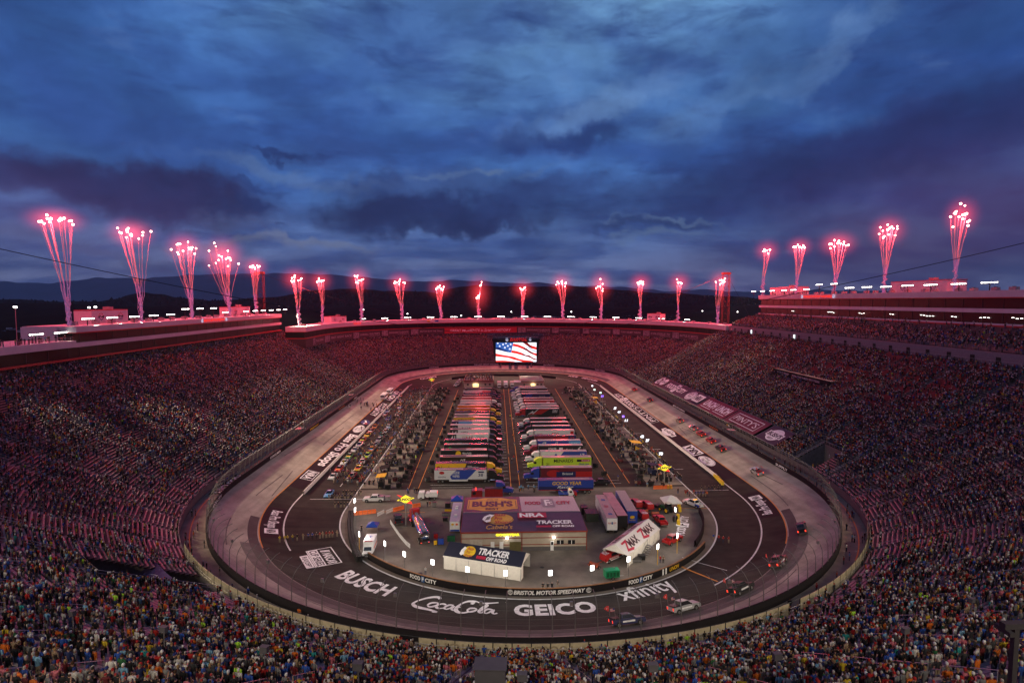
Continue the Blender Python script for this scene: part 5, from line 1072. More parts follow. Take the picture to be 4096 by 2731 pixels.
banner(279.5, 256, BNAV, lambda f, L: (f.ell(L*.30, 4.1, L*.2, 3.3, LETTER), f.ring(L*.30, 4.1, L*.18, 2.9, .2, BNAV), f.text('Bass Pro', L*.19, L*.40, 4.2, 6., BNAV, shear=.2), f.text('Shops', L*.24, L*.42, 2.2, 3.9, BNAV, shear=.2), f.rect(L*.58, L*.94, 1.5, 6.7, LETTER), f.text('NRA', L*.62, L*.90, 2.4, 5.9, BNAV, bold=.05)), 'dark banner with a white oval badge beside a white box')
banner(255.5, 226, BRED if 0 else mat('red_maroon_banner', (.19,.02,.045), .7, var=.15), lambda f, L: (f.text('UNOH', L*.06, L*.47, 2.4, 6.6, LETTER, bold=.04), f.text('UNOH', L*.53, L*.94, 2.4, 6.6, LETTER, bold=.04), f.rect(L*.07, L*.45, 1.4, 1.7, LETTER), f.rect(L*.54, L*.93, 1.4, 1.7, LETTER)), 'red banner with the same white word written twice')
banner(225, 198.5, mat('red_maroon_banner2', (.15,.018,.04), .7, var=.15), lambda f, L: (f.frame(L*.1, L*.9, 1.4, 6.8, .28, LETTER), f.text("PINTY'S", L*.16, L*.84, 2.6, 5.6, LETTER)), 'dark red banner with framed thin white lettering')
banner(196.5, 183, BNAV, lambda f, L: (f.ell(L*.5, 4.2, L*.30, 3.2, LETTER), f.rect(L*.14, L*.86, 2.9, 5.6, LETTER), f.text("BUSH'S", L*.19, L*.81, 3.2, 5.3, BNAV, bold=.04), f.text('BEST', L*.38, L*.62, 1.7, 2.6, BNAV, bold=.02)), 'navy banner with a white beans badge, nearest of the row')
# ---------------------------------------------------------------- catch fence round the track
cf = empty('catch_fence', (0,0,0), 0, 'curved steel catch fence with wire cables standing on the outer wall', 'fence')
FEN = mat('fence_steel', (.16,.15,.145), .55, .3, var=.05)
def fpost(mb, s):
    P = []
    for d, z in ((79.55,7.0),(79.5,8.9),(79.4,10.3),(79.0,11.3),(78.3,12.05),(77.4,12.5),(76.7,12.65)): x, y, _ = XY(s, d); P.append(Vector((float(x), float(y), z)))
    mb.path(P[:2], .085, 5).path(P[1:], .06, 4)
SSP = np.arange(0, S4, 2.9); vis_ = [s for s in SSP if s < S1+30 or s > S4-25]; step = 1
nearp = sorted(vis_, key=lambda s: math.dist(tuple(float(q) for q in XY(s, 79.5)[:2]), (0, 0)))[:99]
for s in nearp: mb = MB(); fpost(mb, s); mb.build('post', FEN, cf)
mb = MB()
for s in SSP:
    if s not in nearp: fpost(mb, s)
tag(mb.build('far_posts', FEN, cf), kind='stuff'); mb = MB()
ss = np.append(SSP, SSP[0]+S4)
for d, z in ((79.45,7.9),(79.4,8.8),(79.35,9.7),(79.1,10.9),(78.1,12.15)):
    P = [(lambda q: Vector((float(q[0]), float(q[1]), z)))(XY(s, d)) for s in ss]; mb.path(P, .014, 3)
mb.build('cables', FEN, cf)
fm = bpy.data.materials.new('wire_mesh'); fm.use_nodes = True; t = NT(fm.node_tree); b_ = t.n['Principled BSDF']; b_.inputs['Base Color'].default_value = (.25,.24,.23,1); b_.inputs['Metallic'].default_value = .4; b_.inputs['Alpha'].default_value = .07
grid('wire_mesh', srange(0, S4, 3)[:-1], [79.5,79.45,78.9,78.2,77.2], [7.1,9.9,11.35,12.15,12.6], fm, cf, closed=True)
# boxes on posts (cameras / lights) on some fence posts
for k_, s in enumerate(np.arange(R0*.25, S1-R0*.1, 11.6)):
    x, y, th_ = XY(s, 78.8); r = empty('fence_lamp', (float(x), float(y), 11.4), float(th_), '%s small square lamp from the left on the near catch fence' % (ORD[k_] if k_ < 16 else 'last'), 'lamp', 'square lamps on the near catch fence'); MB().box((0,0,.35), (.3,.5,.6), taper=.85).build('housing', STEEL, r); MB().box((-.19,0,.35), (.04,.4,.45)).build('lens', GLASS, r)
# panelled barrier in front of the nearest rows
br = empty('panel_barrier', (0,0,0), 0, 'long barrier of tan translucent panels between the nearest rows and the track walkway', 'barrier')
TAN = mat('translucent_panel', (.42,.36,.24), .35, var=.18, scale=1.2, emit=(.42,.34,.20), es=.05); ss = np.arange(R0*.62, R0*2.62, 2.15); PN = ["2'YTNIP", '3DAEM', 'YAM', 'HONU', 'SCITSIGOL', '83UHCIR', 'KNAB']  # weak emission put into the panels for light coming through from behind
for i_, s in enumerate(ss[:-1]):
    if i_ % 23 == 22: continue
    (xa_, ya_, _), (xb_, yb_, _) = XY(s+.05, 84.4), XY(s+2.08, 84.4); a, b = Vector((float(xa_), float(ya_), 5.45)), Vector((float(xb_), float(yb_), 5.45)); d_ = (b-a); mb = MB(); nrm = Vector((d_.y, -d_.x, 0)).normalized()
    u_ = Vector((0,0,1)); mb.add([a+u_*.15-nrm*.03, b+u_*.15-nrm*.03, b+u_*3.7-nrm*.03, a+u_*3.7-nrm*.03, a+u_*.15+nrm*.03, b+u_*.15+nrm*.03, b+u_*3.7+nrm*.03, a+u_*3.7+nrm*.03], [(0,1,2,3),(7,6,5,4),(0,4,5,1),(1,5,6,2),(2,6,7,3),(3,7,4,0)]); mb.build('panel', TAN, br)
mb = MB()
for s in ss: x, y, _ = XY(s, 84.4); mb.box((float(x), float(y), 7.3), (.12,.12,3.9), rz=s/R0)
P = [(lambda q: Vector((float(q[0]), float(q[1]), 9.25)))(XY(s, 84.4)) for s in ss]; mb.path(P, .05, 4); mb.build('posts_and_rail', DARKM, br)
for i_, (s, tx, n_) in enumerate(((R0*.72,"PINTY'S",3),(R0*1.02,'MEADE',2.6),(R0*1.22,'RICHARD',3.2),(R0*1.38,'UNOH',3.2),(R0*1.52,'LOGISTICS',3.4),(R0*1.95,'UNOH',3))):
    k = R0/84.4
    Flat().text(tx, 0, n_*2.1, 2.2, 3.4, mat("panel_print", (.26,.21,.14), .5, emit=(.2,.16,.1), es=.05), bold=.02).build('panel_print', (lambda s: lambda a, b, h: (lambda q: Vector((float(q[0]), float(q[1]), 5.45+b)))(XY(s-a*k+n_*2.1*k, 84.45+h)))(s), br, lift=.03)
# ================================================================ vehicles (x forward, y left, z up; origin on the ground at the middle)
RIM = mat('wheel_rim', G_(.35), .35, .8); TAIL = mat('tail_light_glow', (.5,.01,.01), emit=(1,.06,.03), es=1.6); TAILO = mat('tail_light', (.25,.01,.01), .3); HEAD = mat('headlight', (.7,.7,.68), .2); AMB = mat('amber_light', (.8,.3,.02), emit=(1,.45,.05), es=1.2)
def wheel(parent, x, y, r=.4, w_=.28, rim=RIM, dual=False):
    w_ = w_*(2 if dual else 1); mb = MB(); mb.tube((x, y-w_/2, r), (x, y+w_/2, r), r, 14); t = mb.build('tyre', RUBBER, parent); s = 1 if y > 0 else -1
    mb = MB(); mb.tube((x, y+s*w_/2, r), (x, y+s*(w_/2+.015), r), r*.6, 10); mb.build('rim', rim, t); return t
def place(root, p, rz=0.): root.location = p; root.rotation_euler = (0, 0, rz); return root
def pickup(c, lab, lit=False, rim=RIM, cap=None, grp=None, stripe=None):
    m = colmat(c) if not isinstance(c, bpy.types.Material) else c; r = empty('pickup_truck', (0,0,0), 0, lab, 'pickup truck', grp)
    b = MB(); b.extr([(-1.35,.42),(2.85,.42),(2.95,.6),(2.92,1.0),(2.75,1.15),(1.2,1.24),(-1.35,1.24)], -.98, .98); b.bx(-2.95,-1.35,-.98,-.82,.5,1.24); b.bx(-2.95,-1.35,.82,.98,.5,1.24); b.bx(-2.98,-2.86,-.98,.98,.5,1.24); b.bx(-2.9,-1.3,-.9,.9,.5,.72); b.build('body', m, r)
    for x in (-1.95, 1.85):
        for s in (-1, 1): mb = MB(); mb.tube((x, s*.90, .42), (x, s*1.0, .42), .5, 12); mb.build('wheel_arch', BLACK, r); wheel(r, x, s*.88, .41)
    b = MB(); zt = 1.92; P = [(1.25,-.92,1.24),(1.25,.92,1.24),(-1.4,.92,1.24),(-1.4,-.92,1.24),(.45,-.74,zt),(.45,.74,zt),(-1.15,.74,zt),(-1.15,-.74,zt)]
    b.add(P, [(0,1,2,3)[::-1],(4,5,6,7),(0,1,5,4),(1,2,6,5),(2,3,7,6),(3,0,4,7)]); cab = b.build('cab', m, r)
    def pane(a, b_, c_, d, nm):
        mb = MB(); cc = (Vector(a)+Vector(b_)+Vector(c_)+Vector(d))/4; n = (Vector(b_)-Vector(a)).cross(Vector(d)-Vector(a)).normalized(); Q = [cc+(Vector(q)-cc)*.86+n*.02 for q in (a, b_, c_, d)]; mb.add(Q, [(0,1,2,3)]); mb.build(nm, GLASS, cab)
    pane(P[0],P[1],P[5],P[4],'windscreen'); pane(P[2],P[3],P[7],P[6],'rear_window'); pane(P[1],P[2],P[6],P[5],'side_window'); pane(P[3],P[0],P[4],P[7],'side_window')
    MB().bx(2.88,3.02,-.95,.95,.45,.68).build('front_bumper', CHROME, r); MB().bx(-3.06,-2.95,-.95,.95,.45,.65).build('rear_bumper', CHROME, r); MB().bx(2.93,2.97,-.6,.6,.72,1.02).build('grille', BLACK, r)
    for s in (-1, 1): MB().bx(2.88,2.96,s*.62-(.0 if s > 0 else .3),s*.62+(.3 if s > 0 else 0),.78,1.0).build('headlight', HEAD, r); MB().bx(-3.01,-2.96,s*.80-.14,s*.80+.14,.78,1.18).build('tail_light', TAIL if lit else TAILO, r); MB().bx(.75,.95,s*1.0-.1,s*1.0+.1,1.25,1.45).build('mirror', BLACK, r)
    if stripe: MB().bx(-1.2,1.,-.995,-.98,.72,1.0).build('door_sign', stripe, r)
    if cap: b = MB(); b.box((-2.15,0,1.62), (1.62,1.86,.76), taper=.88); b.build('bed_cap', m, r)
    return r
def flag_on(parent, x, y, z, h, w_, kind):
    mb = MB(); mb.tube((x,y,z), (x,y,z+h), .025, 4); mb.build('flag_pole', STEEL, parent); f = Flat()
    if kind == 'red': f.poly([(0,-w_*.55),(0,0),(-w_*.3,.05),(-w_*.7,-.12),(-w_*.95,-w_*.35),(-w_*.55,-w_*.62),(-w_*.2,-w_*.85)], mat('flag_bright_red', (.62,.02,.02), .7)).stroke([(-w_*.3,-.25),(-w_*.45,-.35),(-w_*.42,-.5)], .06, LETTER)
    else:
        for k in range(7): f.rect(-w_, 0, -w_*.62*(k+1)/7, -w_*.62*k/7, FR_ if k % 2 == 0 else FW_)
        f.rect(-w_*.45, 0, -w_*.34, 0, FB_)
    f.build('flag', plane_fn((x,y,z+h), (1,.1,0), (0,0,1), (0,-1,0)), parent)
def car(c1, c2, c3, lab, num=None, grp='race cars parked in rows on the left pit road'):
    r = empty('race_car', (0,0,0), 0, lab, 'race car', grp); m, m2, m3 = colmat(c1), colmat(c2), colmat(c3)
    b = MB(); b.extr([(-2.4,.22),(2.4,.16),(2.48,.42),(2.1,.66),(1.0,.80),(-1.6,.90),(-2.42,.86)], -.95, .95); b.build('body', m, r); MB().extr([(1.02,.805),(2.0,.69),(2.05,.70),(1.02,.83)], -.7, .7).build('hood', m2, r)
    b = MB(); P = [(.95,-.82,.80),(.95,.82,.80),(-1.75,.80,.90),(-1.75,-.80,.90),(.1,-.58,1.27),(.1,.58,1.27),(-.95,.56,1.27),(-.95,-.56,1.27)]; b.add(P, [(4,5,6,7),(0,1,5,4),(1,2,6,5),(2,3,7,6),(3,0,4,7)]); g_ = b.build('greenhouse', GLASS, r)
    b = MB(); b.bx(-.97,.08,-.58,.58,1.27,1.31); rf = b.build('roof', m3, r); MB().bx(-2.5,-2.3,-.85,.85,.95,1.15).build('spoiler', BLACK, r)
    MB().extr([(-2.42,.22),(2.4,.16),(2.4,.30),(-2.42,.36)], -.965, .965).build('skirt', m2, r)
    for x in (-1.45, 1.45):
        for s in (-1, 1): wheel(r, x, s*.86, .34, .26, rim=mat('yellow_rim', (.3,.3,.3), .4) )
    if num: Flat().text(num, -.36, .36, -.42, .42, m if sum(c3) > .9 else LETTER, bold=.03).build('roof_number', plane_fn((-.45,0,1.312), (0,1,0), (-1,0,0), (0,0,1)), r)
    for s in (-1, 1): MB().bx(2.3,2.43,s*.62-.22,s*.62+.22,.42,.6).build('headlight', HEAD, r)
    return r
def box_on(parent, name, x0, x1, y0, y1, z0, z1, m): return MB().bx(x0, x1, y0, y1, z0, z1).build(name, m, parent)
WROOF = mat('trailer_roof_white', (.30,.28,.28), .28, .2, var=.06, scale=1.2); DROOF = mat('trailer_roof_dark', (.05,.04,.045), .25, .3, var=.1)
def tractor(parent, x, c, sleeper=True):          # conventional tractor, rear at x, nose towards +x; returns length
    m = colmat(c); t = MB(); t.bx(x, x+6.2, -.45, .45, .6, .95); tr = t.build('chassis', DARKM, parent)
    b = MB(); b.extr([(x+1.6,.95),(x+4.5,.95),(x+4.5,2.1),(x+4.15,2.95),(x+3.2,3.75),(x+1.7,3.95),(x+1.6,3.9)], -1.15, 1.15); cab = b.build('cab', m, parent)
    b = MB(); b.extr([(x+4.5,.75),(x+6.4,.75),(x+6.5,1.0),(x+6.45,1.62),(x+6.1,1.85),(x+4.5,2.1)], -.85, .85); b.build('hood', m, parent)
    MB().bx(x+6.46,x+6.54,-.5,.5,.85,1.65).build('grille', CHROME, parent); MB().bx(x+6.45,x+6.68,-1.1,1.1,.5,.8).build('bumper', CHROME, parent)
    b = MB(); b.add([(x+4.53,-1.0,2.12),(x+4.53,1.0,2.12),(x+4.20,.95,2.88),(x+4.20,-.95,2.88)], [(0,1,2,3)]); b.build('windscreen', GLASS, cab)
    for s in (-1, 1):
        b = MB(); b.bx(x+3.4,x+4.3,min(s*1.15,s*1.17),max(s*1.15,s*1.17),2.0,2.7); b.build('side_window', GLASS, cab); b = MB(); b.tube((x+1.4,s*.9,.9),(x+1.4,s*.9,4.1),.09,6); b.build('exhaust_stack', CHROME, parent)
        b = MB(); b.tube((x+2.1,s*1.0,.75),(x+3.6,s*1.0,.75),.32,8); b.build('fuel_tank', CHROME, parent); wheel(parent, x+5.5, s*1.05, .5, .3); wheel(parent, x+.6, s*.95, .5, .28, dual=True); wheel(parent, x+1.8, s*.95, .5, .28, dual=True)
        b = MB(); b.extr([(x+4.9,.75),(x+6.1,.75),(x+5.95,1.15),(x+5.1,1.15)], min(s*.85,s*1.18), max(s*.85,s*1.18)); b.build('fender', m, parent); MB().bx(x+6.4,x+6.5,s*.68-.14,s*.68+.14,1.1,1.32).build('headlight', HEAD, parent)
def hauler(x0, y, fwd, side, roofm, tcol, livery, lab, L=16.2, fulltr=True):
    """x0 = world x of the trailer's rear; fwd +1: nose to +x. livery(flat, L, H) draws on the side seen from the near end"""
    r = empty('semi_truck', (x0, y, 0), 0 if fwd > 0 else pi, lab, 'truck', 'team haulers parked in two columns'); sm = colmat(side)
    tb = box_on(r, 'trailer', 0, L, -1.3, 1.3, 1.1, 4.05, sm); MB().bx(.02, L-.02, -1.29, 1.29, 4.05, 4.1).build('trailer_roof', roofm, r); box_on(r, 'underframe', 1.5, L-5, -1.15, 1.15, .75, 1.1, DARKM)
    mb = MB(); mb.bx(L*.28, L*.64, -1.28, 1.28, .5, 1.1); mb.build('belly_box', sm, r)
    for k in (1.2, 2.5):
        for s in (-1, 1): wheel(r, k, s*.95, .5, .28, dual=True)
    box_on(r, 'rear_frame', -.06, 0, -1.25, 1.25, 1.15, 4.0, STEEL)
    if tcol is not None: tractor(r, L-2.0+.9, tcol)
    f = Flat(); livery(f, L, 2.95)
    if f.items: f.build('livery', plane_fn((0,-1.3,1.1), (1,0,0), (0,0,1), (0,-1,0)) if fwd > 0 else plane_fn((L,1.3,1.1), (-1,0,0), (0,0,1), (0,1,0)), r, lift=.01, step=.006)
    f = Flat(); f.rect(1, L*.55, -.9, .9, BLACK if roofm is WROOF and fwd > 0 else mat('roof_grey', (.2,.19,.2), .4)) if (hash(lab) % 2) else None
    if f.items: f.build('roof_panel', plane_fn((0,0,4.1), (1,0,0), (0,1,0), (0,0,1)), r, lift=.01)
    return r
C_ = dict(white=(.60,.60,.60), black=(.012,.012,.014), red=(.40,.015,.015), yellow=(.70,.42,.015), orange=(.70,.20,.02), blue=(.02,.05,.30), navy=(.012,.018,.09), lime=(.48,.66,.04), grey=(.22,.22,.24), silver=(.42,.42,.44), maroon=(.13,.012,.02), teal=(.02,.22,.25), lblue=(.12,.32,.6), purple=(.06,.03,.22), green=(.02,.2,.06))
CM = lambda n: colmat(C_[n])
def liv(*items):
    def fn(f, L, H):
        for it in items:
            k = it[0]
            if k == 't': f.text(it[1], it[2]*L, it[3]*L, it[4]*H, it[5]*H, CM(it[6]), bold=.02, shear=it[7] if len(it) > 7 else 0)
            elif k == 'r': f.rect(it[1]*L, it[2]*L, it[3]*H, it[4]*H, CM(it[5]))
            elif k == 's': f.poly([(a*L, b*H) for a, b in it[1]], CM(it[2]))
            elif k == 'o': f.ell(it[1]*L, it[2]*H, it[3]*L, it[4]*H, CM(it[5]), 18)
    return fn
def ry(v): return None
def roofy(r): return G(1985, 1400+r/2.352, 4.1).y        # y of a roof's back edge from the zoomed photo row
LEFT = [ # roof row, side, roof, tractor, livery, label
 (1100,'white','D','black',liv(('s',[(.33,0),(.30,.3),(.34,.6),(.42,1),(.8,1),(.72,.5),(.62,0)],'blue'),('t','DUDE',.34,.48,.58,.85,'white'),('t','WIPES',.34,.48,.2,.48,'white'),('t','revolve',.07,.22,.18,.42,'grey'),('o',.14,.72,.05,.16,'red'),('t','38',.84,.93,.3,.6,'navy'),('r',.84,.95,.7,.85,'navy')),'white hauler with a blue swoosh side and black tractor, nearest of the left column'),
 (1040,'yellow','D','yellow',liv(('s',[(.56,0),(.62,1),(1,1),(1,0)],'black'),('t',"Love's",.12,.30,.15,.75,'black'),('o',.06,.45,.035,.28,'red'),('t','speedco',.33,.53,.15,.62,'black',.2),('t','FR8Auctions',.64,.86,.35,.75,'white')),'yellow hauler with black rear panel and yellow tractor, second in the left column'),
 (980,'black','W','black',liv(('t',"Cheddar's",.22,.38,.2,.6,'white'),('t','CAT',.43,.53,.15,.75,'white'),('t','ARMS',.75,.95,.3,.55,'grey')),'black hauler with white restaurant and machine lettering, third in the left column'),
 (920,'black','W','black',liv(('o',.38,.55,.06,.4,'yellow'),('t','TRACKER',.47,.67,.25,.75,'white'),('t','OUTLAND',.78,.97,.3,.55,'grey')),'black hauler with a yellow oval beside white lettering, fourth in the left column'),
 (870,'black','D','black',liv(('o',.13,.5,.04,.3,'green'),('t','ALLY',.5,.6,.3,.7,'red'),('t','CARVANA',.72,.92,.3,.6,'grey')),'black hauler with a small green emblem, fifth in the left column'),
 (825,'black','D','black',liv(('t','III',.04,.1,.15,.85,'green'),('t','MONSTER',.13,.42,.2,.65,'white'),('r',.7,.9,.1,.9,'black'),('t','Haas',.78,.96,.4,.75,'white',.3)),'black hauler with green claw marks and white lettering, sixth in the left column'),
 (775,'white','W','black',liv(('r',0,.22,0,1,'black'),('t','41',.08,.19,.15,.85,'white'),('t','HAAS',.36,.62,.1,.8,'red',.25),('t','TOOLING',.7,.9,.55,.8,'grey')),'white hauler numbered 41 with red slanted lettering in the left column'),
 (730,'white','W','black',liv(('r',0,.2,0,1,'black'),('t','14',.06,.17,.15,.8,'white'),('t','HIGH',.28,.45,.2,.75,'black'),('t','POINT',.6,.72,.3,.6,'navy')),'white hauler with one short bold black word in the left column'),
 (690,'white','W','black',liv(('r',0,.2,0,1,'black'),('t','10',.06,.17,.15,.8,'grey'),('t','Smithfield',.3,.62,.2,.7,'black')),'white hauler with long black meat company lettering in the left column'),
 (655,'lblue','W','navy',liv(('r',.55,1,0,1,'white'),('r',0,.18,0,1,'navy'),('t','4',.08,.14,.15,.85,'white'),('t','MOBIL 1',.72,.95,.3,.7,'navy')),'pale blue and white hauler numbered 4 in the left column'),
 (620,'yellow','W','yellow',liv(('r',.6,1,.1,.9,'grey'),('t','DEWALT',.12,.5,.2,.75,'black')),'yellow hauler with bright yellow tractor, eleventh in the left column'),
 (592,'grey','W','black',liv(('r',.4,.7,.1,.9,'white')),'grey hauler with a white middle panel in the left column'),
 (568,'black','D','black',liv(('t','DISCOUNT',.62,.9,.2,.75,'red')),'black hauler with red discount lettering in the left column'),
 (540,'orange','W','yellow',liv(('o',.15,.3,.1,.5,'black'),('o',.4,.3,.1,.5,'black'),('o',.65,.3,.08,.4,'lblue'),('r',.85,.95,.2,.8,'red')),'orange hauler with dark round graphics, nearer of the two orange ones'),
 (510,'orange','W','black',liv(('r',.6,1,.1,.35,'red'),('r',.8,.9,.4,.8,'red')),'plain orange hauler, farther of the two orange ones'),
 (488,'silver','W','black',liv(('o',.25,.4,.15,.5,'navy'),('r',.8,.95,.2,.8,'red')),'silver hauler with a navy arc graphic in the left column'),
 (460,'white','W','white',liv(('t','SPORT CLIPS',.3,.6,.3,.6,'grey')),'white hauler with white tractor in the left column'),
 (437,'red','W','black',liv(('r',.5,.9,.1,.3,'white')),'bright red hauler in the far half of the left column'),
 (415,'maroon','D','black',liv(('r',.2,.6,.3,.7,'navy')),'maroon hauler in the far half of the left column'),
 (395,'navy','D','navy',liv(('t','NAPA',.5,.9,.15,.8,'yellow')),'navy hauler with yellow lettering in the far half of the left column'),
 (375,'white','W','black',liv(('t','Hendrick Cars.com',.1,.6,.2,.7,'navy',.2),('s',[(.6,0),(.7,1),(1,1),(1,0)],'red')),'white hauler with a red end and navy script, second farthest on the left'),
 (352,'black','W','black',liv(('r',.1,.7,.6,.8,'teal')),'black hauler with a teal stripe, farthest of the left column')]
RIGHT = [
 (1203,'blue','P','blue',liv(('s',[(0,0),(1,0),(1,.22),(0,.4)],'navy'),('t','GOOD YEAR',.25,.78,.52,.88,'yellow',.1),('t','Racing',.34,.64,.12,.45,'white',.35),('r',0,1,.0,.05,'red')),'deep blue tyre maker trailer with yellow lettering, nearest of the right column'),
 (1090,'maroon','W','blue',liv(('o',.25,.4,.14,.4,'red'),('r',.3,.68,.05,.6,'navy'),('t','Bristol',.42,.62,.25,.5,'white'),('r',.68,1,0,.6,'red')),'maroon hauler with white roof, navy stage panel and blue tractor in the right column'),
 (995,'lime','W','lime',liv(('t','MENARDS',.22,.62,.45,.82,'black'),('t','Dedicated to Service & Quality',.22,.62,.12,.28,'black',.2),('t','21',.06,.12,.12,.4,'black'),('r',.70,.79,.5,.78,'black'),('r',.79,.97,.5,.8,'red'),('t','Motorcraft',.80,.96,.56,.74,'white'),('t','Quick Lane',.74,.95,.12,.36,'blue',.3)),'lime yellow hauler and tractor with black hardware store lettering in the right column'),
 (940,'white','W','white',liv(('s',[(.5,1),(.35,0),(1,0),(1,1)],'blue'),('t','17',.86,.95,.25,.75,'white'),('t','FASTENAL',.44,.84,.1,.4,'white'),('o',.33,.5,.03,.25,'blue')),'white hauler turning blue towards its tail, next behind the lime one'),
 (885,'black','W','maroon',liv(('t','KOHLER',.22,.40,.4,.75,'white'),('t','Generators',.22,.40,.12,.32,'grey'),('r',.46,.54,.3,.75,'white'),('t','Castrol',.62,.76,.3,.65,'white'),('t','6',.87,.95,.15,.85,'white',.2)),'black hauler numbered 6 with white generator lettering in the right column'),
 (840,'blue','W','white',liv(('t','47',.08,.2,.1,.85,'white',.2),('s',[(.25,.2),(.6,.2),(.55,.5),(.3,.45)],'white'),('t','47',.40,.47,.4,.85,'white'),('r',.72,1,.05,.95,'lblue'),('t','OGE',.76,.92,.2,.7,'white')),'blue hauler with white wave graphic and pale blue tail in the right column'),
 (795,'maroon','D','black',liv(('s',[(0,.3),(.6,.8),(.8,.8),(.8,.1),(.1,.0)],'red'),('r',.82,1,0,1,'navy'),('t','37',.86,.96,.2,.85,'red')),'dark red hauler numbered 37 in the right column'),
 (745,'white','W','white',liv(('t','TOYOTA',.06,.2,.35,.6,'red'),('t','23XI',.42,.60,.1,.7,'red',.2),('t','DOORDASH',.62,.84,.25,.5,'red'),('r',.9,.98,.3,.9,'red')),'white hauler with red lettering and white tractor in the right column'),
 (705,'black','W','black',liv(('r',.5,1,.3,1,'navy'),('t','Daniel Suarez',.06,.25,.3,.6,'white')),'black hauler with a blue rear half in the right column'),
 (670,'black','W','black',liv(('r',.1,.9,.1,.2,'grey')),'plain black hauler with a thin grey line in the right column'),
 (635,'black','W','white',liv(('r',.6,.9,.5,.9,'red'),('t','78',.88,.97,.2,.8,'white')),'black hauler numbered 78 with white tractor in the right column'),
 (545,'black','W','red',liv(('s',[(.05,.1),(.2,.5),(.15,.2),(.45,.95),(.7,.95),(.45,.1)],'red'),('s',[(.02,.0),(.2,.7),(.22,.4),(.35,1),(.38,1),(.2,.1),(.18,.35)],'white'),('t','SRI',.78,.94,.35,.85,'white',.2)),'black hauler with a red flame graphic and red tractor in the right column'),
 (520,'silver','W','white',liv(('r',.75,1,0,1,'grey')),'silver hauler right behind the red flame one'),
 (495,'silver','W','white',liv(('r',.0,.5,.1,.9,'grey')),'silver and grey hauler in the far half of the right column'),
 (467,'red','W','white',liv(('r',.75,.85,.2,.8,'white')),'bright red hauler in the far half of the right column'),
 (445,'maroon','W','white',liv(('r',.2,.5,.3,.6,'grey')),'dark maroon hauler with white tractor in the far half of the right column'),
 (405,'navy','W','white',liv(('s',[(.05,0),(.2,1),(.4,1),(.3,0)],'blue'),('t','JACOB',.6,.82,.15,.7,'grey')),'navy hauler with grey company lettering in the far half of the right column'),
 (380,'grey','W','white',liv(('r',.3,.6,.2,.8,'white')),'grey hauler with a white block in the far half of the right column'),
 (355,'black','W','white',liv(),'black hauler with white tractor, second farthest on the right'),
 (338,'white','W','blue',liv(('r',.6,1,.1,.5,'silver')),'white hauler with blue tractor, farthest of the right column')]
PROOF = mat('purple_roof', (.06,.03,.12), .35)
RF = {'W': WROOF, 'D': DROOF, 'P': PROOF}
for i, (r_, sd, rf, tc_, lv_, lab) in enumerate(LEFT):
    y = roofy(r_)-1.3; x = -18.2+(y-178)*.010+random.uniform(-.4, .4); hauler(x, y, 1, C_[sd], RF[rf], C_[tc_], lv_, lab)
for i, (r_, sd, rf, tc_, lv_, lab) in enumerate(RIGHT):
    y = roofy(r_)-1.3; x = (29.6 if i == 0 else (31.6 if i == 1 else 33.0))+random.uniform(-.4, .4); hauler(x, y, -1, C_[sd], RF[rf], None if i == 0 else C_[tc_], lv_, lab)
# ---- parade of pickups on the banked track
def on_bank(root, u, v, back=False, dyaw=0.):
    p = PS(u, v); s, d = SD(p.x, p.y); x1, y1, _ = XY(s+1.5, d); x0, y0, _ = XY(s-1.5, d); fwd = Vector((float(x1-x0), float(y1-y0), 0)).normalized()
    x2, y2, _ = XY(s, d-.5); inn = Vector((float(x2)-p.x, float(y2)-p.y, float(prof(d-.5)-prof(d)))).normalized(); up = fwd.cross(inn).normalized(); inn = up.cross(fwd)
    R_ = Matrix((fwd, inn, up)).transposed(); root.location = Vector((p.x, p.y, float(prof(d))+.02)); root.rotation_euler = (R_ @ Matrix.Rotation(dyaw, 3, 'Z')).to_euler(); return root
PAR = [(2512,2500,'navy','dark navy pickup with two flags at the bottom of the near turn'),(2739,2443,'silver','silver pickup with two flags beside the dark navy one'),(2968,2368,'black','black pickup with flags following the silver one'),(3118,2258,'maroon','dark red pickup with flags high in the right curve'),(3211,2122,'black','black pickup with lit tail lights at the rightmost bend of the track'),(3029,1893,'silver','silver pickup alone at the start of the right straight'),(2885,1800,'black','black pickup nearest in the group of five on the right straight'),(2845,1768,'red','red pickup second in the group of five on the right straight'),(2806,1741,'red','red pickup third in the group of five on the right straight'),(2776,1717,'silver','silver pickup fourth in the group of five on the right straight'),(2721,1687,'tanp','tan pickup fifth of the group on the right straight'),(2601,1604,'black','black pickup far up the right straight'),(2539,1562,'red','red pickup farthest up the right straight')]
C_['tanp'] = (.35,.28,.22)
for i, (u, v, c, lab) in enumerate(PAR):
    r = pickup(C_[c], lab, lit=True, grp='parade pickups on the banked track', stripe=LETTER if i < 4 else None); MB().bx(-2.8,-1.4,-.8,.8,1.2,1.45).build('bed_load', mat('bed_load_red', (.22,.015,.02), .6) if 4 < i else BLACK, r)
    flag_on(r, -2.7, .85, 1.2, 2.0, 1.0, 'red'); flag_on(r, -2.4, -.85, 1.2, 1.9, .8, 'us'); on_bank(r, u, v)
def at(root, u, v, rz): root.location = G(u, v); root.rotation_euler = (0, 0, rz); return root
at(pickup(C_['black'], 'dark pickup parked beside the white picket fence and tanker'), 1592, 2085, RAD(103))
at(pickup(C_['black'], 'black pickup parked at the right end of the blue tyre trailer'), 2398, 1937, pi)
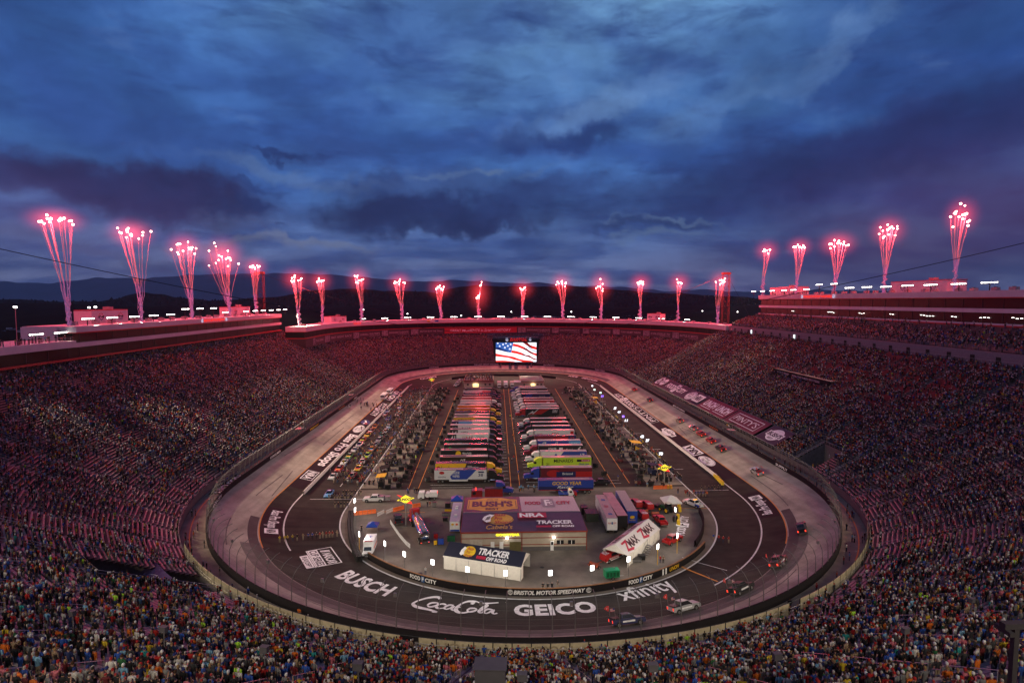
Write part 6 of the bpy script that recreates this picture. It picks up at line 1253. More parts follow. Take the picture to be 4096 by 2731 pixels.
r = at(pickup(C_['white'], 'white and blue safety pickup parked on the right pit exit'), 2773, 2022, RAD(118)); MB().bx(-2.9,-1.4,-1.0,-.985,.5,1.2).build('blue_panel', BLUEP, r); MB().bx(-2.9,-1.4,.985,1.0,.5,1.2).build('blue_panel', BLUEP, r); MB().bx(-.8,-.5,-.6,.6,1.92,2.05).build('light_bar', AMB, r)
at(pickup(C_['red'], 'red pickup with white load parked at the right end of the yard wall'), 2690, 2168, RAD(40)); at(pickup(C_['red'], 'red pickup half hidden behind the white lettered tent'), 2640, 2090, RAD(95))
r = at(pickup(C_['white'], 'white utility pickup with tool bed and towed compressor near the left pit'), 1496, 2004, pi); MB().bx(-2.9,-1.4,-.9,.9,1.24,1.6).build('tool_rack', STEEL, r); MB().bx(-4.6,-3.2,-.7,.7,.4,1.5).build('compressor', STEEL, r)
for (u, v, a, lab, tx) in ((2540,2022,100,'red track drying truck behind the trailers, left of the pair',1),(2586,2030,97,'red track drying truck behind the trailers, right of the pair',1),(2566,2068,95,'small red drying truck just behind the white lettered tent',1),(2447,2236,38,'red track drying truck entering the white lettered tent',1)):
    r = at(pickup(C_['red'], lab, cap=True, grp='red track drying trucks'), u, v, RAD(a)); f = Flat()
    for k_, t_ in enumerate(('TRACK', 'DRYING', 'TEAM')): f.text(t_, -.7, .7, .45-k_*.5-.2, .85-k_*.5-.2, LETTER, bold=.03)
    f.build('roof_lettering', plane_fn((-2.15,0,2.02), (0,-1,0), (1,0,0), (0,0,1)), r); f = Flat().text('TRACK DRYING', -2.0, 1.1, .75, 1.1, LETTER, bold=.02); f.build('side_lettering', plane_fn((0,-.99,0), (1,0,0), (0,0,1), (0,-1,0)), r); MB().bx(-2.9,2.8,-1.0,-.985,.42,.6).build('white_sill', WHITE, r)
    mb = MB(); mb.path([(-3.1,0,.5),(-4.6,0,.5),(-5.2,-1.1,.5),(-6.6,-1.1,.5),(-6.6,1.1,.5),(-5.2,1.1,.5),(-4.6,0,.5)], .07, 5); mb.tube((-5.9,-1.,.75),(-5.9,1.,.75),.32,10); mb.build('towed_blower', mat('orange_red_frame', (.35,.07,.03), .6), r)
    for s in (-1,1): wheel(r, -5.6, s*1.25, .33, .2)
# ambulance
r = empty('ambulance', (0,0,0), 0, 'white box ambulance facing the camera at the left of the yard', 'ambulance'); box_on(r, 'box_body', -3.3, 1.1, -1.15, 1.15, .55, 2.95, WHITE); b = MB(); b.extr([(1.1,.5),(3.3,.5),(3.35,.75),(3.3,1.2),(2.2,1.35),(1.75,2.1),(1.1,2.15)], -1.0, 1.0); b.build('cab', WHITE, r); b = MB(); b.add([(2.23,-.85,1.38),(2.23,.85,1.38),(1.80,.8,2.05),(1.80,-.8,2.05)], [(0,1,2,3)]); b.build('windscreen', GLASS, r)
for x in (-2, 2.5):
    for s in (-1, 1): wheel(r, x, s*.95, .42)
MB().bx(3.3,3.42,-.95,.95,.5,.75).build('bumper', CHROME, r); MB().bx(3.34,3.37,-.5,.5,.8,1.15).build('grille', BLACK, r); MB().bx(-3.0,1.0,-1.17,-1.15,1.2,1.5).build('stripe', ORANGE, r); MB().bx(-3.0,1.0,1.15,1.17,1.2,1.5).build('stripe', ORANGE, r); Flat().rect(-.1,.1,-.5,.5,BLUEP).rect(-.5,.5,-.1,.1,BLUEP).build('star_emblem', plane_fn((-1.6,0,2.96), (0,1,0), (-1,0,0), (0,0,1)), r); mb = MB(); mb.box((1.05,0,3.02), (.25,1.8,.16)); mb.build('light_bar', TAILO, r); at(r, 1478, 2208, -pi/2+.03)
# tanker
a_, b_ = G(1700, 2180), G(1637, 2040); d_ = b_-a_; r = empty('tanker_truck', a_, math.atan2(d_.y, d_.x), 'red tractor with a long polished steel fuel tanker parked slantwise', 'tanker truck')
TANK = mat('polished_tank', (.62,.60,.60), .16, .95, var=.1, scale=1.5); mb = MB(); n = 20; P = []
for x in (0., .25, 12.2, 12.5):
    k = .88 if x in (0., 12.5) else 1.
    P.append([(x, 1.22*k*cos(2*pi*i/n), 2.35+1.0*k*sin(2*pi*i/n)) for i in range(n)])
V_ = sum(P, []); Fq = [(j*n+i, j*n+(i+1) % n, (j+1)*n+(i+1) % n, (j+1)*n+i) for j in range(3) for i in range(n)]+[tuple(range(n)), tuple(range(3*n, 4*n))]; mb.add(V_, Fq); mb.build('tank', TANK, r, smooth=True)
mb = MB(); mb.bx(.2,12.3,-.35,.35,3.33,3.37); [mb.bx(1+2.6*k,1.7+2.6*k,-.3,.3,3.37,3.5) for k in range(5)]; mb.build('catwalk', STEEL, r)
fl = Flat(); fl.poly([(2,0),(11.9,.7),(11.9,1.5),(2,.9)], mat('tank_blue', (.02,.08,.4), .3)).poly([(5.5,.6),(9,.75),(10.4,1.45),(7,1.35)], YELLOW).poly([(2.5,.85),(6,1.0),(6.2,1.35),(3,1.2)], mat('tank_red', (.6,.05,.03), .3))
fl.build('tank_graphics', lambda a, b, h: Vector((a, (1.24+h)*cos(pi*.02+b*.62), 2.35+(1.02+h)*sin(pi*.02+b*.62))), r, lift=.01, L=.8)
fl = Flat(); fl.poly([(1,.1),(7,.6),(11.9,.9),(11.9,1.4),(1,.6)], mat('tank_blue', (.02,.08,.4), .3)); fl.build('tank_graphics', lambda a, b, h: Vector((a, -(1.24+h)*cos(pi*.02+b*.62), 2.35+(1.02+h)*sin(pi*.02+b*.62))), r, lift=.01, L=.8)
for x in (1.2, 2.5): [wheel(r, x, s*.95, .5, .28, dual=True) for s in (-1, 1)]
box_on(r, 'frame', .3, 12.2, -.5, .5, .95, 1.35, DARKM); MB().bx(-.15,.1,-1.1,1.1,.6,.85).build('rear_bumper', CHROME, r); [MB().bx(-.17,-.13,s*.9-.12,s*.9+.12,.65,.8).build('tail_light', TAIL, r) for s in (-1,1)]; tractor(r, 11.4, C_['red'])
# white display trailer left of the workshop
r = empty('display_trailer', (-9.2, 141.8, 0), pi/2, 'long pale box trailer with roof vents beside the workshop', 'trailer'); box_on(r, 'box', -6.6, 6.6, -1.25, 1.25, .6, 3.1, mat('pale_trailer_paint', (.42,.42,.5), .35, var=.05)); box_on(r, 'ramp_door', -6.66, -6.6, -1.15, 1.15, .7, 3.0, WHITE); MB().bx(-6.69,-6.66,-1.1,1.1,.7,1.1).build('blue_band', BLUEP, r)
for x_, s_ in ((-2.5,.5),(1.8,.5),(3.2,.7)): MB().box((x_,0,3.22), (s_,.7,.22)).build('roof_vent', WHITE, r)
for x in (-1.2,0,1.2): [wheel(r, x, s*1.1, .38, .22) for s in (-1,1)]
fl = Flat().ell(-.5, 2.4, .35, .25, YELLOW).ell(.5, 2.4, .3, .25, ORANGE); fl.build('door_graphics', plane_fn((-6.67,0,0), (0,-1,0), (0,0,1), (-1,0,0)), r)
# three store trailers at the right of the workshop
for k_, (xn, yn, xf, yf, lab, rc) in enumerate(((29.0,133.6,29.3,150.3,'pale trailer with lettered rear doors, left of the three behind the white tent',0),(31.9,135.2,31.6,152.,'reddish topped trailer, middle of the three behind the white tent',1),(35.0,138.,35.5,153.6,'grey topped trailer, right of the three behind the white tent',2))):
    a_, b_ = Vector((xn,yn,0)), Vector((xf,yf,0)); d_ = b_-a_; L = d_.length; r = empty('box_trailer', a_, math.atan2(d_.y, d_.x), lab, 'trailer', 'three long trailers parked side by side'); box_on(r, 'box', 0, L, -1.3, 1.3, 1.0, 4.0, [mat('pale_trailer_paint', (.42,.42,.5), .35), mat('dark_store_trailer', (.16,.05,.06), .4), BLUEP][k_]); MB().bx(0,L,-1.28,1.28,4.0,4.06).build('roof', [mat('trailer_roof_mauve', (.30,.22,.24), .4, var=.1), mat('trailer_roof_red', (.34,.18,.20), .35, var=.15, scale=.4), mat('trailer_roof_grey', (.28,.26,.27), .45, var=.1)][k_], r); box_on(r, 'rear_doors', -.05, 0, -1.22, 1.22, 1.05, 3.9, [WHITE, BLACK, BLUEP][k_])
    f = Flat()
    if k_ == 0: f.text('FOOD', -1., -.25, 2.6, 3., REDP, bold=.03).rect(-.18,.18,2.5,3.1,SGB).text('CITY', .25, 1., 2.6, 3., REDP, bold=.03)
    elif k_ == 2: f.ell(0, 2.5, .6, .4, YELLOW).text('GOODYEAR', -.8, .8, 1.6, 1.9, YELLOW)
    if f.items: f.build('door_lettering', plane_fn((-.06,0,0), (0,-1,0), (0,0,1), (-1,0,0)), r)
    if k_ == 0: f = Flat(); [f.text('FOOD', 2+5*q, 3.6+5*q, -.5, .6, REDP, bold=.03) if q % 2 else f.rect(2+5*q, 3.2+5*q, -.5, .5, SGB) for q in range(3)]; f.build('roof_lettering', plane_fn((0,0,4.07), (1,0,0), (0,1,0), (0,0,1)), r)
    for x in (1.,2.2): [wheel(r, x, s*.95, .5, .28, dual=True) for s in (-1,1)]
# fire engine, sweeper, bobtail, tow truck, generator, farm tractor
r = empty('fire_engine', (0,0,0), 0, 'dark red fire engine parked behind the workshop roof', 'fire engine'); b = MB(); b.extr([(1.3,.5),(4.4,.5),(4.5,1.2),(4.3,2.6),(1.3,2.7)], -1.2, 1.2); b.build('cab', mat('fire_red', (.22,.01,.012), .3, coat=.4), r); box_on(r, 'pump_body', -4.5, .6, -1.2, 1.2, .6, 2.95, mat('fire_red', (.22,.01,.012))); box_on(r, 'pump_panel', .6, 1.3, -1.1, 1.1, .6, 2.3, STEEL); MB().bx(-4.4,.5,-1.22,-1.2,1.0,1.2).build('white_stripe', WHITE, r); MB().bx(-4.5,.6,-.9,.9,2.95,3.1).build('hose_bed', DARKM, r); MB().bx(3.0,3.4,-1.1,1.1,2.65,2.85).build('light_bar', TAIL, r)
for x in (3.1,-2.6): [wheel(r, x, s*1.0, .52, .35) for s in (-1,1)]
b = MB(); b.bx(4.42,4.47,-1.05,1.05,1.5,2.45); b.build('windscreen', GLASS, r); [MB().bx(3.2,4.1,min(s*1.2,s*1.22),max(s*1.2,s*1.22),1.5,2.3).build('side_window', GLASS, r) for s in (-1,1)]; at(r, 1948, 1992, pi)
r = empty('street_sweeper', (0,0,0), 0, 'white cab street sweeper with round tank at the top left of the yard', 'street sweeper'); b = MB(); b.extr([(.9,.5),(2.7,.5),(2.75,1.2),(2.45,2.2),(.9,2.3)], -1.0, 1.0); b.build('cab', WHITE, r); b = MB(); b.add([(2.77,-.85,1.25),(2.77,.85,1.25),(2.5,.8,2.1),(2.5,-.8,2.1)], [(0,1,2,3)]); b.build('windscreen', GLASS, r); box_on(r, 'hopper', -2.8, -.6, -1., 1., .9, 2.3, WHITE); mb = MB(); mb.tube((0,-1.0,1.4),(0,1.0,1.4),.65,12); mb.build('water_tank', WHITE, r); box_on(r, 'frame', -2.8, 1, -.5, .5, .5, .9, DARKM); mb = MB(); mb.tube((-.6,-1.15,.3),(-.6,1.15,.3),.3,10); mb.build('brush', RUBBER, r); MB().bx(-2.83,-2.8,-.9,.9,1.8,2.2).build('rear_lights', TAIL, r)
for x in (1.8,-2.): [wheel(r, x, s*.9, .42) for s in (-1,1)]
at(r, 1711, 1995, pi)
r = empty('semi_tractor', (0,0,0), 0, 'dark blue tractor without trailer beside the fire engine', 'truck'); tractor(r, -3., C_['blue']); at(r, 2004, 1975, 0)
r = empty('tow_truck', (0,0,0), 0, 'small white tow truck with red nose in front of the blue tyre trailer', 'tow truck'); b = MB(); b.extr([(.2,.5),(2.6,.5),(2.6,1.2),(1.6,1.35),(1.1,2.1),(.2,2.1)], -.95, .95); b.build('cab', WHITE, r); MB().extr([(1.7,.5),(2.65,.5),(2.65,1.22),(1.7,1.36)], -.96, .96).build('red_nose', REDP, r); box_on(r, 'deck', -2.6, .2, -1., 1., .8, 1., BLUEP); mb = MB(); mb.path([(-1.,-.6,1.),(-2.3,0,2.),(-1.,.6,1.)], .08, 5); mb.build('boom', STEEL, r); MB().bx(.5,.7,-.7,.7,2.1,2.22).build('light_bar', AMB, r); b = MB(); b.bx(.5,1.2,-.97,-.95,1.35,1.9); b.build('side_window', GLASS, r)
for x in (1.8,-1.7): [wheel(r, x, s*.85, .42) for s in (-1,1)]
at(r, 2270, 1984, 0)
r = empty('generator', (0,0,0), 0, 'green towable generator at the near edge of the yard', 'generator'); GRN = mat('generator_green', (.01,.20,.08), .4, var=.05); box_on(r, 'canopy', -1.5, 1.5, -.75, .75, .45, 1.95, GRN); [MB().bx(-1.3+.7*k, -.8+.7*k, -.77, -.75, .7, 1.6).build('louvre', mat('dark_green', (.005,.08,.03), .5), r) for k in range(4)]; mb = MB(); mb.tube((.6,0,1.95),(.6,0,2.2),.08,6); mb.build('exhaust', STEEL, r); mb = MB(); mb.path([(1.5,0,.4),(2.6,0,.4)], .05, 4); mb.build('drawbar', STEEL, r); [wheel(r, 0, s*.8, .33, .2) for s in (-1,1)]; at(r, 2446, 2312, .16)
r = empty('farm_tractor', (0,0,0), 0, 'dark green tractor with glass cab behind the lettered tent', 'tractor'); TG = mat('tractor_green', (.01,.06,.02), .4); box_on(r, 'hood', .3, 2.3, -.4, .4, .9, 1.6, TG); b = MB(); b.box((-.4,0,2.0), (1.3,1.3,1.3), taper=.9); b.build('cab', GLASS, r); MB().bx(-1.1,.3,-.7,.7,2.62,2.75).build('roof', mat('cream_roof', (.5,.5,.42), .5), r); [wheel(r, -.6, s*.85, .8, .45, rim=YELLOW) for s in (-1,1)]; [wheel(r, 1.8, s*.75, .5, .3, rim=YELLOW) for s in (-1,1)]; mb = MB(); mb.box((3.3,0,.8),(1.3,1.8,.7)); mb.build('loader', DARKM, r); at(r, 2668, 2048, RAD(120))
for k_, (u, v, lab) in enumerate(((1536,1594,'nearer white shuttle bus on the left lettered strip'),(1560,1574,'farther white shuttle bus on the left lettered strip'))):
    r = empty('shuttle_bus', (0,0,0), 0, lab, 'bus'); b = MB(); b.extr([(-4.6,.4),(4.4,.4),(4.6,.9),(4.5,2.9),(4.2,3.05),(-4.6,3.05)], -1.25, 1.25); b.build('body', WHITE, r); MB().bx(4.5,4.56,-1.1,1.1,1.2,2.5).build('windscreen', GLASS, r); [MB().bx(-4.3,3.9,min(s*1.25,s*1.265),max(s*1.25,s*1.265),1.5,2.4).build('side_windows', GLASS, r) for s in (-1,1)]; MB().bx(-3,3,-.7,.7,3.05,3.2).build('roof_hatch', G_ and WHITE, r); [wheel(r, x, s*1.05, .48) for x in (3.1,-3.) for s in (-1,1)]
    p = PS(u, v); r.location = (p.x, p.y, p.z-.1); r.rotation_euler = (0, 0, -pi/2)
for k_ in range(4): r = at(pickup(C_['white'], '%s white pickup in the short line left of the far building' % ['nearest','second','third','farthest'][k_], grp='white pickups near the far building'), 1600+(530+11*k_)/2.352, 1400+(342-15*k_)/2.352, -pi/2-.3)
for k_, (u, lab) in enumerate(((1997,'left'),(2023,'middle'),(2048,'right'))):
    r = empty('motorhome', (0,0,0), 0, '%s box truck of the three standing between the two far buildings' % lab, 'truck', 'box trucks between the far buildings'); box_on(r, 'box', -6, 2.4, -1.25, 1.25, .7, 3.6, [mat('beige_body', (.45,.42,.38), .5), WHITE, mat('beige_body', (.45,.42,.38), .5)][k_]); b = MB(); b.extr([(2.4,.5),(4.2,.5),(4.3,1.3),(3.9,2.5),(2.4,2.6)], -1.1, 1.1); b.build('cab', WHITE, r); MB().bx(4.1,4.32,-1.0,1.0,1.4,2.3).build('windscreen', GLASS, r); [wheel(r, x, s*1.0, .48) for x in (3.3,-4.) for s in (-1,1)]; at(r, u, 1549, -pi/2)
# ---- race cars in two lines on the left pit road
c4p = lambda x, y: (1250+x/3.484, 1600+y/3.484)
CARS = [(230,1330,'lblue','lblue','blue','light blue race car parked alone nearest the yard','43'),(285,1090,'white','white','white','white race car first in the outer line','20'),(370,980,'red','orange','navy','red and orange race car second in the outer line','42'),(440,890,'white','white','white','white race car third in the outer line','8'),(515,800,'green','yellow','green','green and yellow race car in the outer line','38'),(588,715,'white','silver','white','silver white race car in the outer line','3'),(655,640,'white','navy','white','white and navy race car in the outer line','11'),(705,575,'red','lime','red','red car with lime hood in the outer line','18'),(765,510,'yellow','yellow','orange','all yellow race car in the outer line','22'),(815,450,'red','white','red','red and white race car in the outer line','14'),(870,390,'orange','black','orange','orange and black race car in the outer line','10'),
 (555,1080,'red','black','red','red car with black hood first in the inner line','19'),(640,970,'yellow','red','yellow','yellow and red race car second in the inner line','22'),(695,880,'white','red','white','white car with red hood in the inner line','24'),(770,790,'lime','black','lime','lime and black race car in the inner line','12'),(825,705,'orange','lblue','yellow','orange and light blue race car in the inner line','9'),(885,635,'white','navy','silver','silver car with navy hood in the inner line','6'),(930,570,'white','navy','white','white race car behind the silver one in the inner line','48'),(975,510,'black','teal','black','black race car in the inner line','4'),(1020,450,'white','black','white','white and black race car in the inner line','1'),(1065,390,'lblue','white','white','pale blue race car in the inner line','17'),
 (1055,280,'blue','blue','blue','deep blue race car alone in the gap between lines','5'),(1010,220,'red','white','lblue','red and pale blue race car beyond the gap','47'),(1185,220,'white','red','white','white and red race car beyond the gap','34')]
for (x, y, a, b, c, lab, num) in CARS: r = car(C_[a], C_[b], C_[c], lab, num); p = G(*c4p(x, y-8)); r.location = p; r.rotation_euler = (0, 0, -pi/2+random.uniform(-.04, .04))
pal = ['white','blue','red','black','white','yellow','navy','orange','green','silver']
for k_ in range(16):
    ln = k_ % 2; a, b = (Vector(G(*c4p(1045, 165))), Vector(G(1547, 1562))) if ln == 0 else (Vector(G(*c4p(1215, 160))), Vector(G(1600, 1562))); t = (k_//2)/7.5; c = pal[(k_*7) % 10]; d = pal[(k_*3+1) % 10]
    r = car(C_[c], C_[d], C_[c], '%s race car, %s beyond the gap in the %s line' % (c, ORD[k_//2], 'outer' if ln == 0 else 'inner')); r.location = a.lerp(b, t); r.rotation_euler = (0, 0, -pi/2)
# ================================================================ buildings and tents of the yard
WALLT = mat('workshop_wall', (.40,.34,.27), .75, var=.06, scale=.8); ROOFP = mat('purple_banner_roof', (.075,.030,.060), .38, var=.15, scale=.5); ROOFW = mat('white_banner_roof', (.50,.42,.45), .5, var=.06)
GOLD = mat('gold_paint', (.72,.40,.06), .5); CRIM = mat('crimson_paint', (.42,.02,.05), .5); PLUM = mat('plum_paint', (.10,.02,.06), .5); TRIMR = mat('rust_red_trim', (.24,.035,.02), .6)
x0, x1, ya, yb, he, hr = -7.1, 22.4, 125.8, 148.6, 4.6, 5.3
pf = G(1843, 2128, 4.6); pb = G(1861, 1988, 4.6); pr_ = G(2351, 2127, 4.6); ya, yb, x0, x1 = pf.y, pb.y, pf.x, pr_.x; ym = (G(1860, 2051, 5.2)).y
print('workshop', ya, yb, x0, x1, ym)
ws = empty('workshop', (x0, ya, 0), 0, 'wide tan workshop with a purple and white sponsor roof in the middle of the yard', 'building'); L = x1-x0; D = yb-ya; DM = ym-ya
MB().bx(.15, L-.15, .35, D-.15, 0, he-.1).build('walls', WALLT, ws)
mb = MB(); mb.add([(0,0,he),(L,0,he),(L,DM,hr),(0,DM,hr),(0,0,he-.15),(L,0,he-.15),(L,DM,hr-.15),(0,DM,hr-.15)], [(0,1,2,3),(4,7,6,5),(0,4,5,1),(1,5,6,2),(3,7,4,0)]); mb.build('roof_near_slope', ROOFP, ws)
mb = MB(); mb.add([(0,DM,hr),(L/2,DM,hr),(L/2,D,he),(0,D,he)], [(0,1,2,3)], 0); mb.add([(L/2,DM,hr),(L,DM,hr),(L,D,he),(L/2,D,he)], [(0,1,2,3)], 1); mb.build('roof_far_slope', [ROOFP, ROOFW], ws)
MB().bx(0,L,DM-.12,DM+.12,hr,hr+.07).build('ridge_cap', STEEL, ws); MB().bx(-.15,L+.15,-.12,.02,he-.28,he+.02).build('gutter', TRIMR, ws); MB().bx(-.15,.0,-.1,D,he-.2,he+.05).build('verge', TRIMR, ws); MB().bx(L,L+.15,-.1,D,he-.2,he+.05).build('verge', TRIMR, ws)
n1_ = Vector((0, -(hr-he), DM)).normalized(); ey1 = Vector((0, DM, hr-he)).normalized(); n2_ = Vector((0, hr-he, D-DM)).normalized(); ey2 = Vector((0, D-DM, he-hr)).normalized(); H1, H2 = math.hypot(DM, hr-he), math.hypot(D-DM, hr-he)
f = Flat(); f.ell(L*.31, H1*.63, L*.115, H1*.28, GOLD, 36); f.ring(L*.31, H1*.63, L*.115, H1*.28, .15, PLUM, 36)
for k_, (t_, a, b) in enumerate((('Bass', .265, .36), ('Pro', .265, .33), ('Shops', .265, .40))): f.text(t_, L*a, L*b, H1*(.72-.2*k_), H1*(.88-.2*k_), CRIM, shear=.2, bold=.015)
f.poly([(L*.165,H1*.55),(L*.18,H1*.7),(L*.225,H1*.82),(L*.265,H1*.78),(L*.235,H1*.62),(L*.235,H1*.45),(L*.20,H1*.40)], LETTER).poly([(L*.185,H1*.5),(L*.205,H1*.66),(L*.235,H1*.72),(L*.225,H1*.55)], mat('fish_grey', (.18,.19,.16), .6)).ell(L*.21,H1*.66,.18,.18,BLACK)
f.text("Cabela's", L*.20, L*.41, H1*.06, H1*.27, GOLD, shear=.25); f.rect(L*.46, L*.70, H1*.60, H1*.88, CRIM).text('NRA', L*.475, L*.68, H1*.64, H1*.85, LETTER, bold=.05); f.text('TRACKER', L*.61, L*.90, H1*.27, H1*.46, LETTER, bold=.04, shear=.1); f.rect(L*.60, L*.72, H1*.11, H1*.20, CRIM).text('OFF ROAD', L*.73, L*.905, H1*.11, H1*.21, LETTER, bold=.04, shear=.1)
f.build('roof_sponsor_art', plane_fn((0,0,he), (1,0,0), ey1, n1_), ws, lift=.03, step=.008)
f = Flat(); f.poly([(L*.03,H2*.2),(L*.03,H2*.8),(L*.09,H2*.82),(L*.17,H2*.92),(L*.33,H2*.92),(L*.41,H2*.82),(L*.47,H2*.8),(L*.47,H2*.2),(L*.41,H2*.18),(L*.33,H2*.08),(L*.17,H2*.08),(L*.09,H2*.18)], GOLD)
f.frame(L*.04, L*.46, H2*.26, H2*.74, .14, PLUM).text("BUSH'S", L*.07, L*.43, H2*.33, H2*.70, PLUM, bold=.05).text('BEST', L*.19, L*.31, H2*.13, H2*.27, PLUM, bold=.03).text('SINCE 1908', L*.2, L*.30, H2*.76, H2*.84, PLUM)
f.text('FOOD', L*.54, L*.68, H2*.42, H2*.64, CRIM, bold=.04).rect(L*.69, L*.80, H2*.28, H2*.80, mat('store_grey', (.25,.24,.28), .5)).text('F', L*.715, L*.765, H2*.35, H2*.73, LETTER, bold=.03).text('c', L*.755, L*.785, H2*.42, H2*.6, LETTER).text('CITY', L*.82, L*.95, H2*.42, H2*.64, CRIM, bold=.04)
f.build('roof_sponsor_art', plane_fn((0,DM,hr), (1,0,0), ey2, n2_), ws, lift=.03, step=.008)
for z in (1.35, 2.9): MB().bx(0,L,.26,.34,z,z+.14).build('wall_stripe', TRIMR, ws)
MB().bx(0,L,.25,.33,0,.9).build('plinth', mat('plinth_grey', (.10,.09,.09), .7), ws)
for x in (0, L*.48, L-.15): MB().bx(x,x+.15,.18,.34,0,he-.2).build('corner_post', TRIMR, ws)
DOORP = mat('door_paint', (.42,.38,.32), .6)
for a, b, m_, nm, z1 in ((.07,.17,DOORP,'roller_door',2.85),(.235,.265,WHITE,'door',2.2),(.305,.335,WHITE,'door',2.2),(.71,.735,WHITE,'door',2.2)): MB().bx(L*a,L*b,.16,.27,0,z1).build(nm, m_, ws)
MB().bx(L*.385,L*.475,.12,.26,0,2.9).build('open_bay', mat('lit_interior', (.10,.085,.03), .8), ws); MB().bx(L*.385,L*.475,.10,.14,2.2,2.9).build('raised_door', DOORP, ws)
for a in (.76, .85): w_ = MB().bx(L*a,L*(a+.055),.16,.27,1.45,2.35).build('window', GLASS, ws); MB().bx(L*(a+.026),L*(a+.03),.14,.17,1.45,2.35).build('mullion', WHITE, w_)
MB().bx(L*.714,L*.731,.13,.17,1.3,2.05).build('door_glass', GLASS, ws)
GY = mat('glowing_yellow_letters', (.8,.7,.02), emit=(1.,.85,.03), es=1.3); Flat().text('GOODYEAR', L*.275, L*.465, 3.45, 4.05, GY, bold=.05).build('wall_sign', plane_fn((0,.3,0), (1,0,0), (0,0,1), (0,-1,0)), ws, label='glowing yellow lettering on the workshop wall')
def lamp_light(parent, loc, power, col=(1.,.93,.80), r=.3):
    l = bpy.data.lights.new('lamp_light', 'POINT'); l.energy = power; l.color = col; l.shadow_soft_size = r; o = bpy.data.objects.new('lamp_light', l); COL.objects.link(o); o.parent = parent; o.location = loc; return o
for a in (.365, .735): MB().bx(L*a-.25,L*a+.25,-.1,.25,2.95,3.2).build('wall_lamp', LAMP, ws); lamp_light(ws, (L*a,-.7,2.6), 30.)
def tent(p0, p1, width, hw, hr_, roofm, lab, art=None, art2=None, front_open=False, n=6):   # p0->p1 long near side on the ground, depth away
    p0, p1 = Vector(p0), Vector(p1); d = p1-p0; L = d.length; r = empty('tent', p0, math.atan2(d.y, d.x), lab, 'tent'); TW = mat('tent_fabric', (.68,.64,.57), .8, var=.05, bump=.2, bscale=1.5); W_ = width
    for k in range(n):
        a, b = L*k/n, L*(k+1)/n; mb = MB(); q = 8
        V_ = []; 
        for j in range(q+1): t = a+.04+(b-a-.08)*j/q; V_ += [(t, -.05*sin(j/q*pi*2.5)-.02, .0), (t, -.04*sin(j/q*pi), hw)]
        mb.add(V_, [(2*j, 2*j+2, 2*j+3, 2*j+1) for j in range(q)]); mb.build('wall_panel', TW, r)
    mb = MB(); mb.bx(0,L,W_-.03,W_,0,hw); mb.build('back_wall', TW, r); mb = MB()
    for k in range(n+1): mb.tube((L*k/n,0,0),(L*k/n,0,hw),.05,5); mb.tube((L*k/n,W_,0),(L*k/n,W_,hw),.05,5)
    mb.build('frame', STEEL, r); e = .12
    s = math.hypot(W_/2+e, hr_-hw); th_ = .05
    for nm, ys, mm in (('roof_near', (-e, W_/2), roofm), ('roof_far', (W_+e, W_/2), roofm)):
        mb = MB(); a, b = ys; z0, z1 = hw-.05, hr_; mb.add([(-e,a,z0),(L+e,a,z0),(L+e,b,z1),(-e,b,z1),(-e,a,z0-th_),(L+e,a,z0-th_),(L+e,b,z1-th_),(-e,b,z1-th_)], [(0,1,2,3),(4,7,6,5),(0,4,5,1),(1,5,6,2),(2,6,7,3),(3,7,4,0)]); mb.build(nm, mm, r)
    MB().bx(-e,L+e,-e-.02,-e+.02,hw-.35,hw+.0).build('valance', TW, r)
    for x in (0, L): 
        mb = MB(); mb.add([(x,0,hw),(x,W_,hw),(x,W_/2,hr_-.06)], [(0,1,2)]); mb.build('gable', TW, r)
        if not (front_open and x == 0): mb = MB(); mb.add([(x,0,0),(x,W_*.25,0),(x,W_*.25,hw),(x,0,hw)], [(0,1,2,3)]); mb.build('end_curtain', TW, r)
    ey = Vector((0, W_/2+e, hr_-hw+.05)).normalized(); nn = Vector((0, -(hr_-hw+.05), W_/2+e)).normalized()
    if art: f = Flat(); art(f, L, s); f.build('roof_art', plane_fn((0,-e,hw-.05), (1,0,0), ey, nn), r, lift=.02, step=.008)
    ey = Vector((0, -(W_/2+e), hr_-hw+.05)).normalized(); nn = Vector((0, (hr_-hw+.05), W_/2+e)).normalized()
    if art2: f = Flat(); art2(f, L, s); f.build('roof_art', plane_fn((L,W_+e,hw-.05), (-1,0,0), ey, nn), r, lift=.02, step=.008)
    return r
YEL2 = mat('oval_yellow', (.75,.50,.02), .5)
def tr_art(f, L, H):
    f.ell(L*.30, H*.52, L*.085, H*.36, YEL2, 30)
    for k_, (t_, a, b) in enumerate((('Bass', .27, .35), ('Pro', .265, .32), ('Shops', .26, .365))): f.text(t_, L*a, L*b, H*(.62-.24*k_), H*(.82-.24*k_), CRIM, shear=.2, bold=.015)
    f.poly([(L*.19,H*.3),(L*.195,H*.55),(L*.225,H*.8),(L*.255,H*.72),(L*.24,H*.5),(L*.25,H*.3),(L*.215,H*.2)], LETTER)
    f.text('TRACKER', L*.42, L*.82, H*.42, H*.86, LETTER, bold=.04, shear=.12); f.rect(L*.42, L*.54, H*.14, H*.34, CRIM); f.text('OFF ROAD', L*.55, L*.81, H*.10, H*.34, LETTER, bold=.04, shear=.12)
tent(G(1775, 2273), G(2083, 2323), 6.6, 2.9, 4.6, mat('navy_tent_roof', (.016,.018,.035), .6, var=.1), 'long tent with navy lettered roof and white side panels at the front of the yard', tr_art, lambda f, L, H: f.text('TRACKER OFF ROAD', L*.3, L*.9, H*.3, H*.7, LETTER, bold=.02))
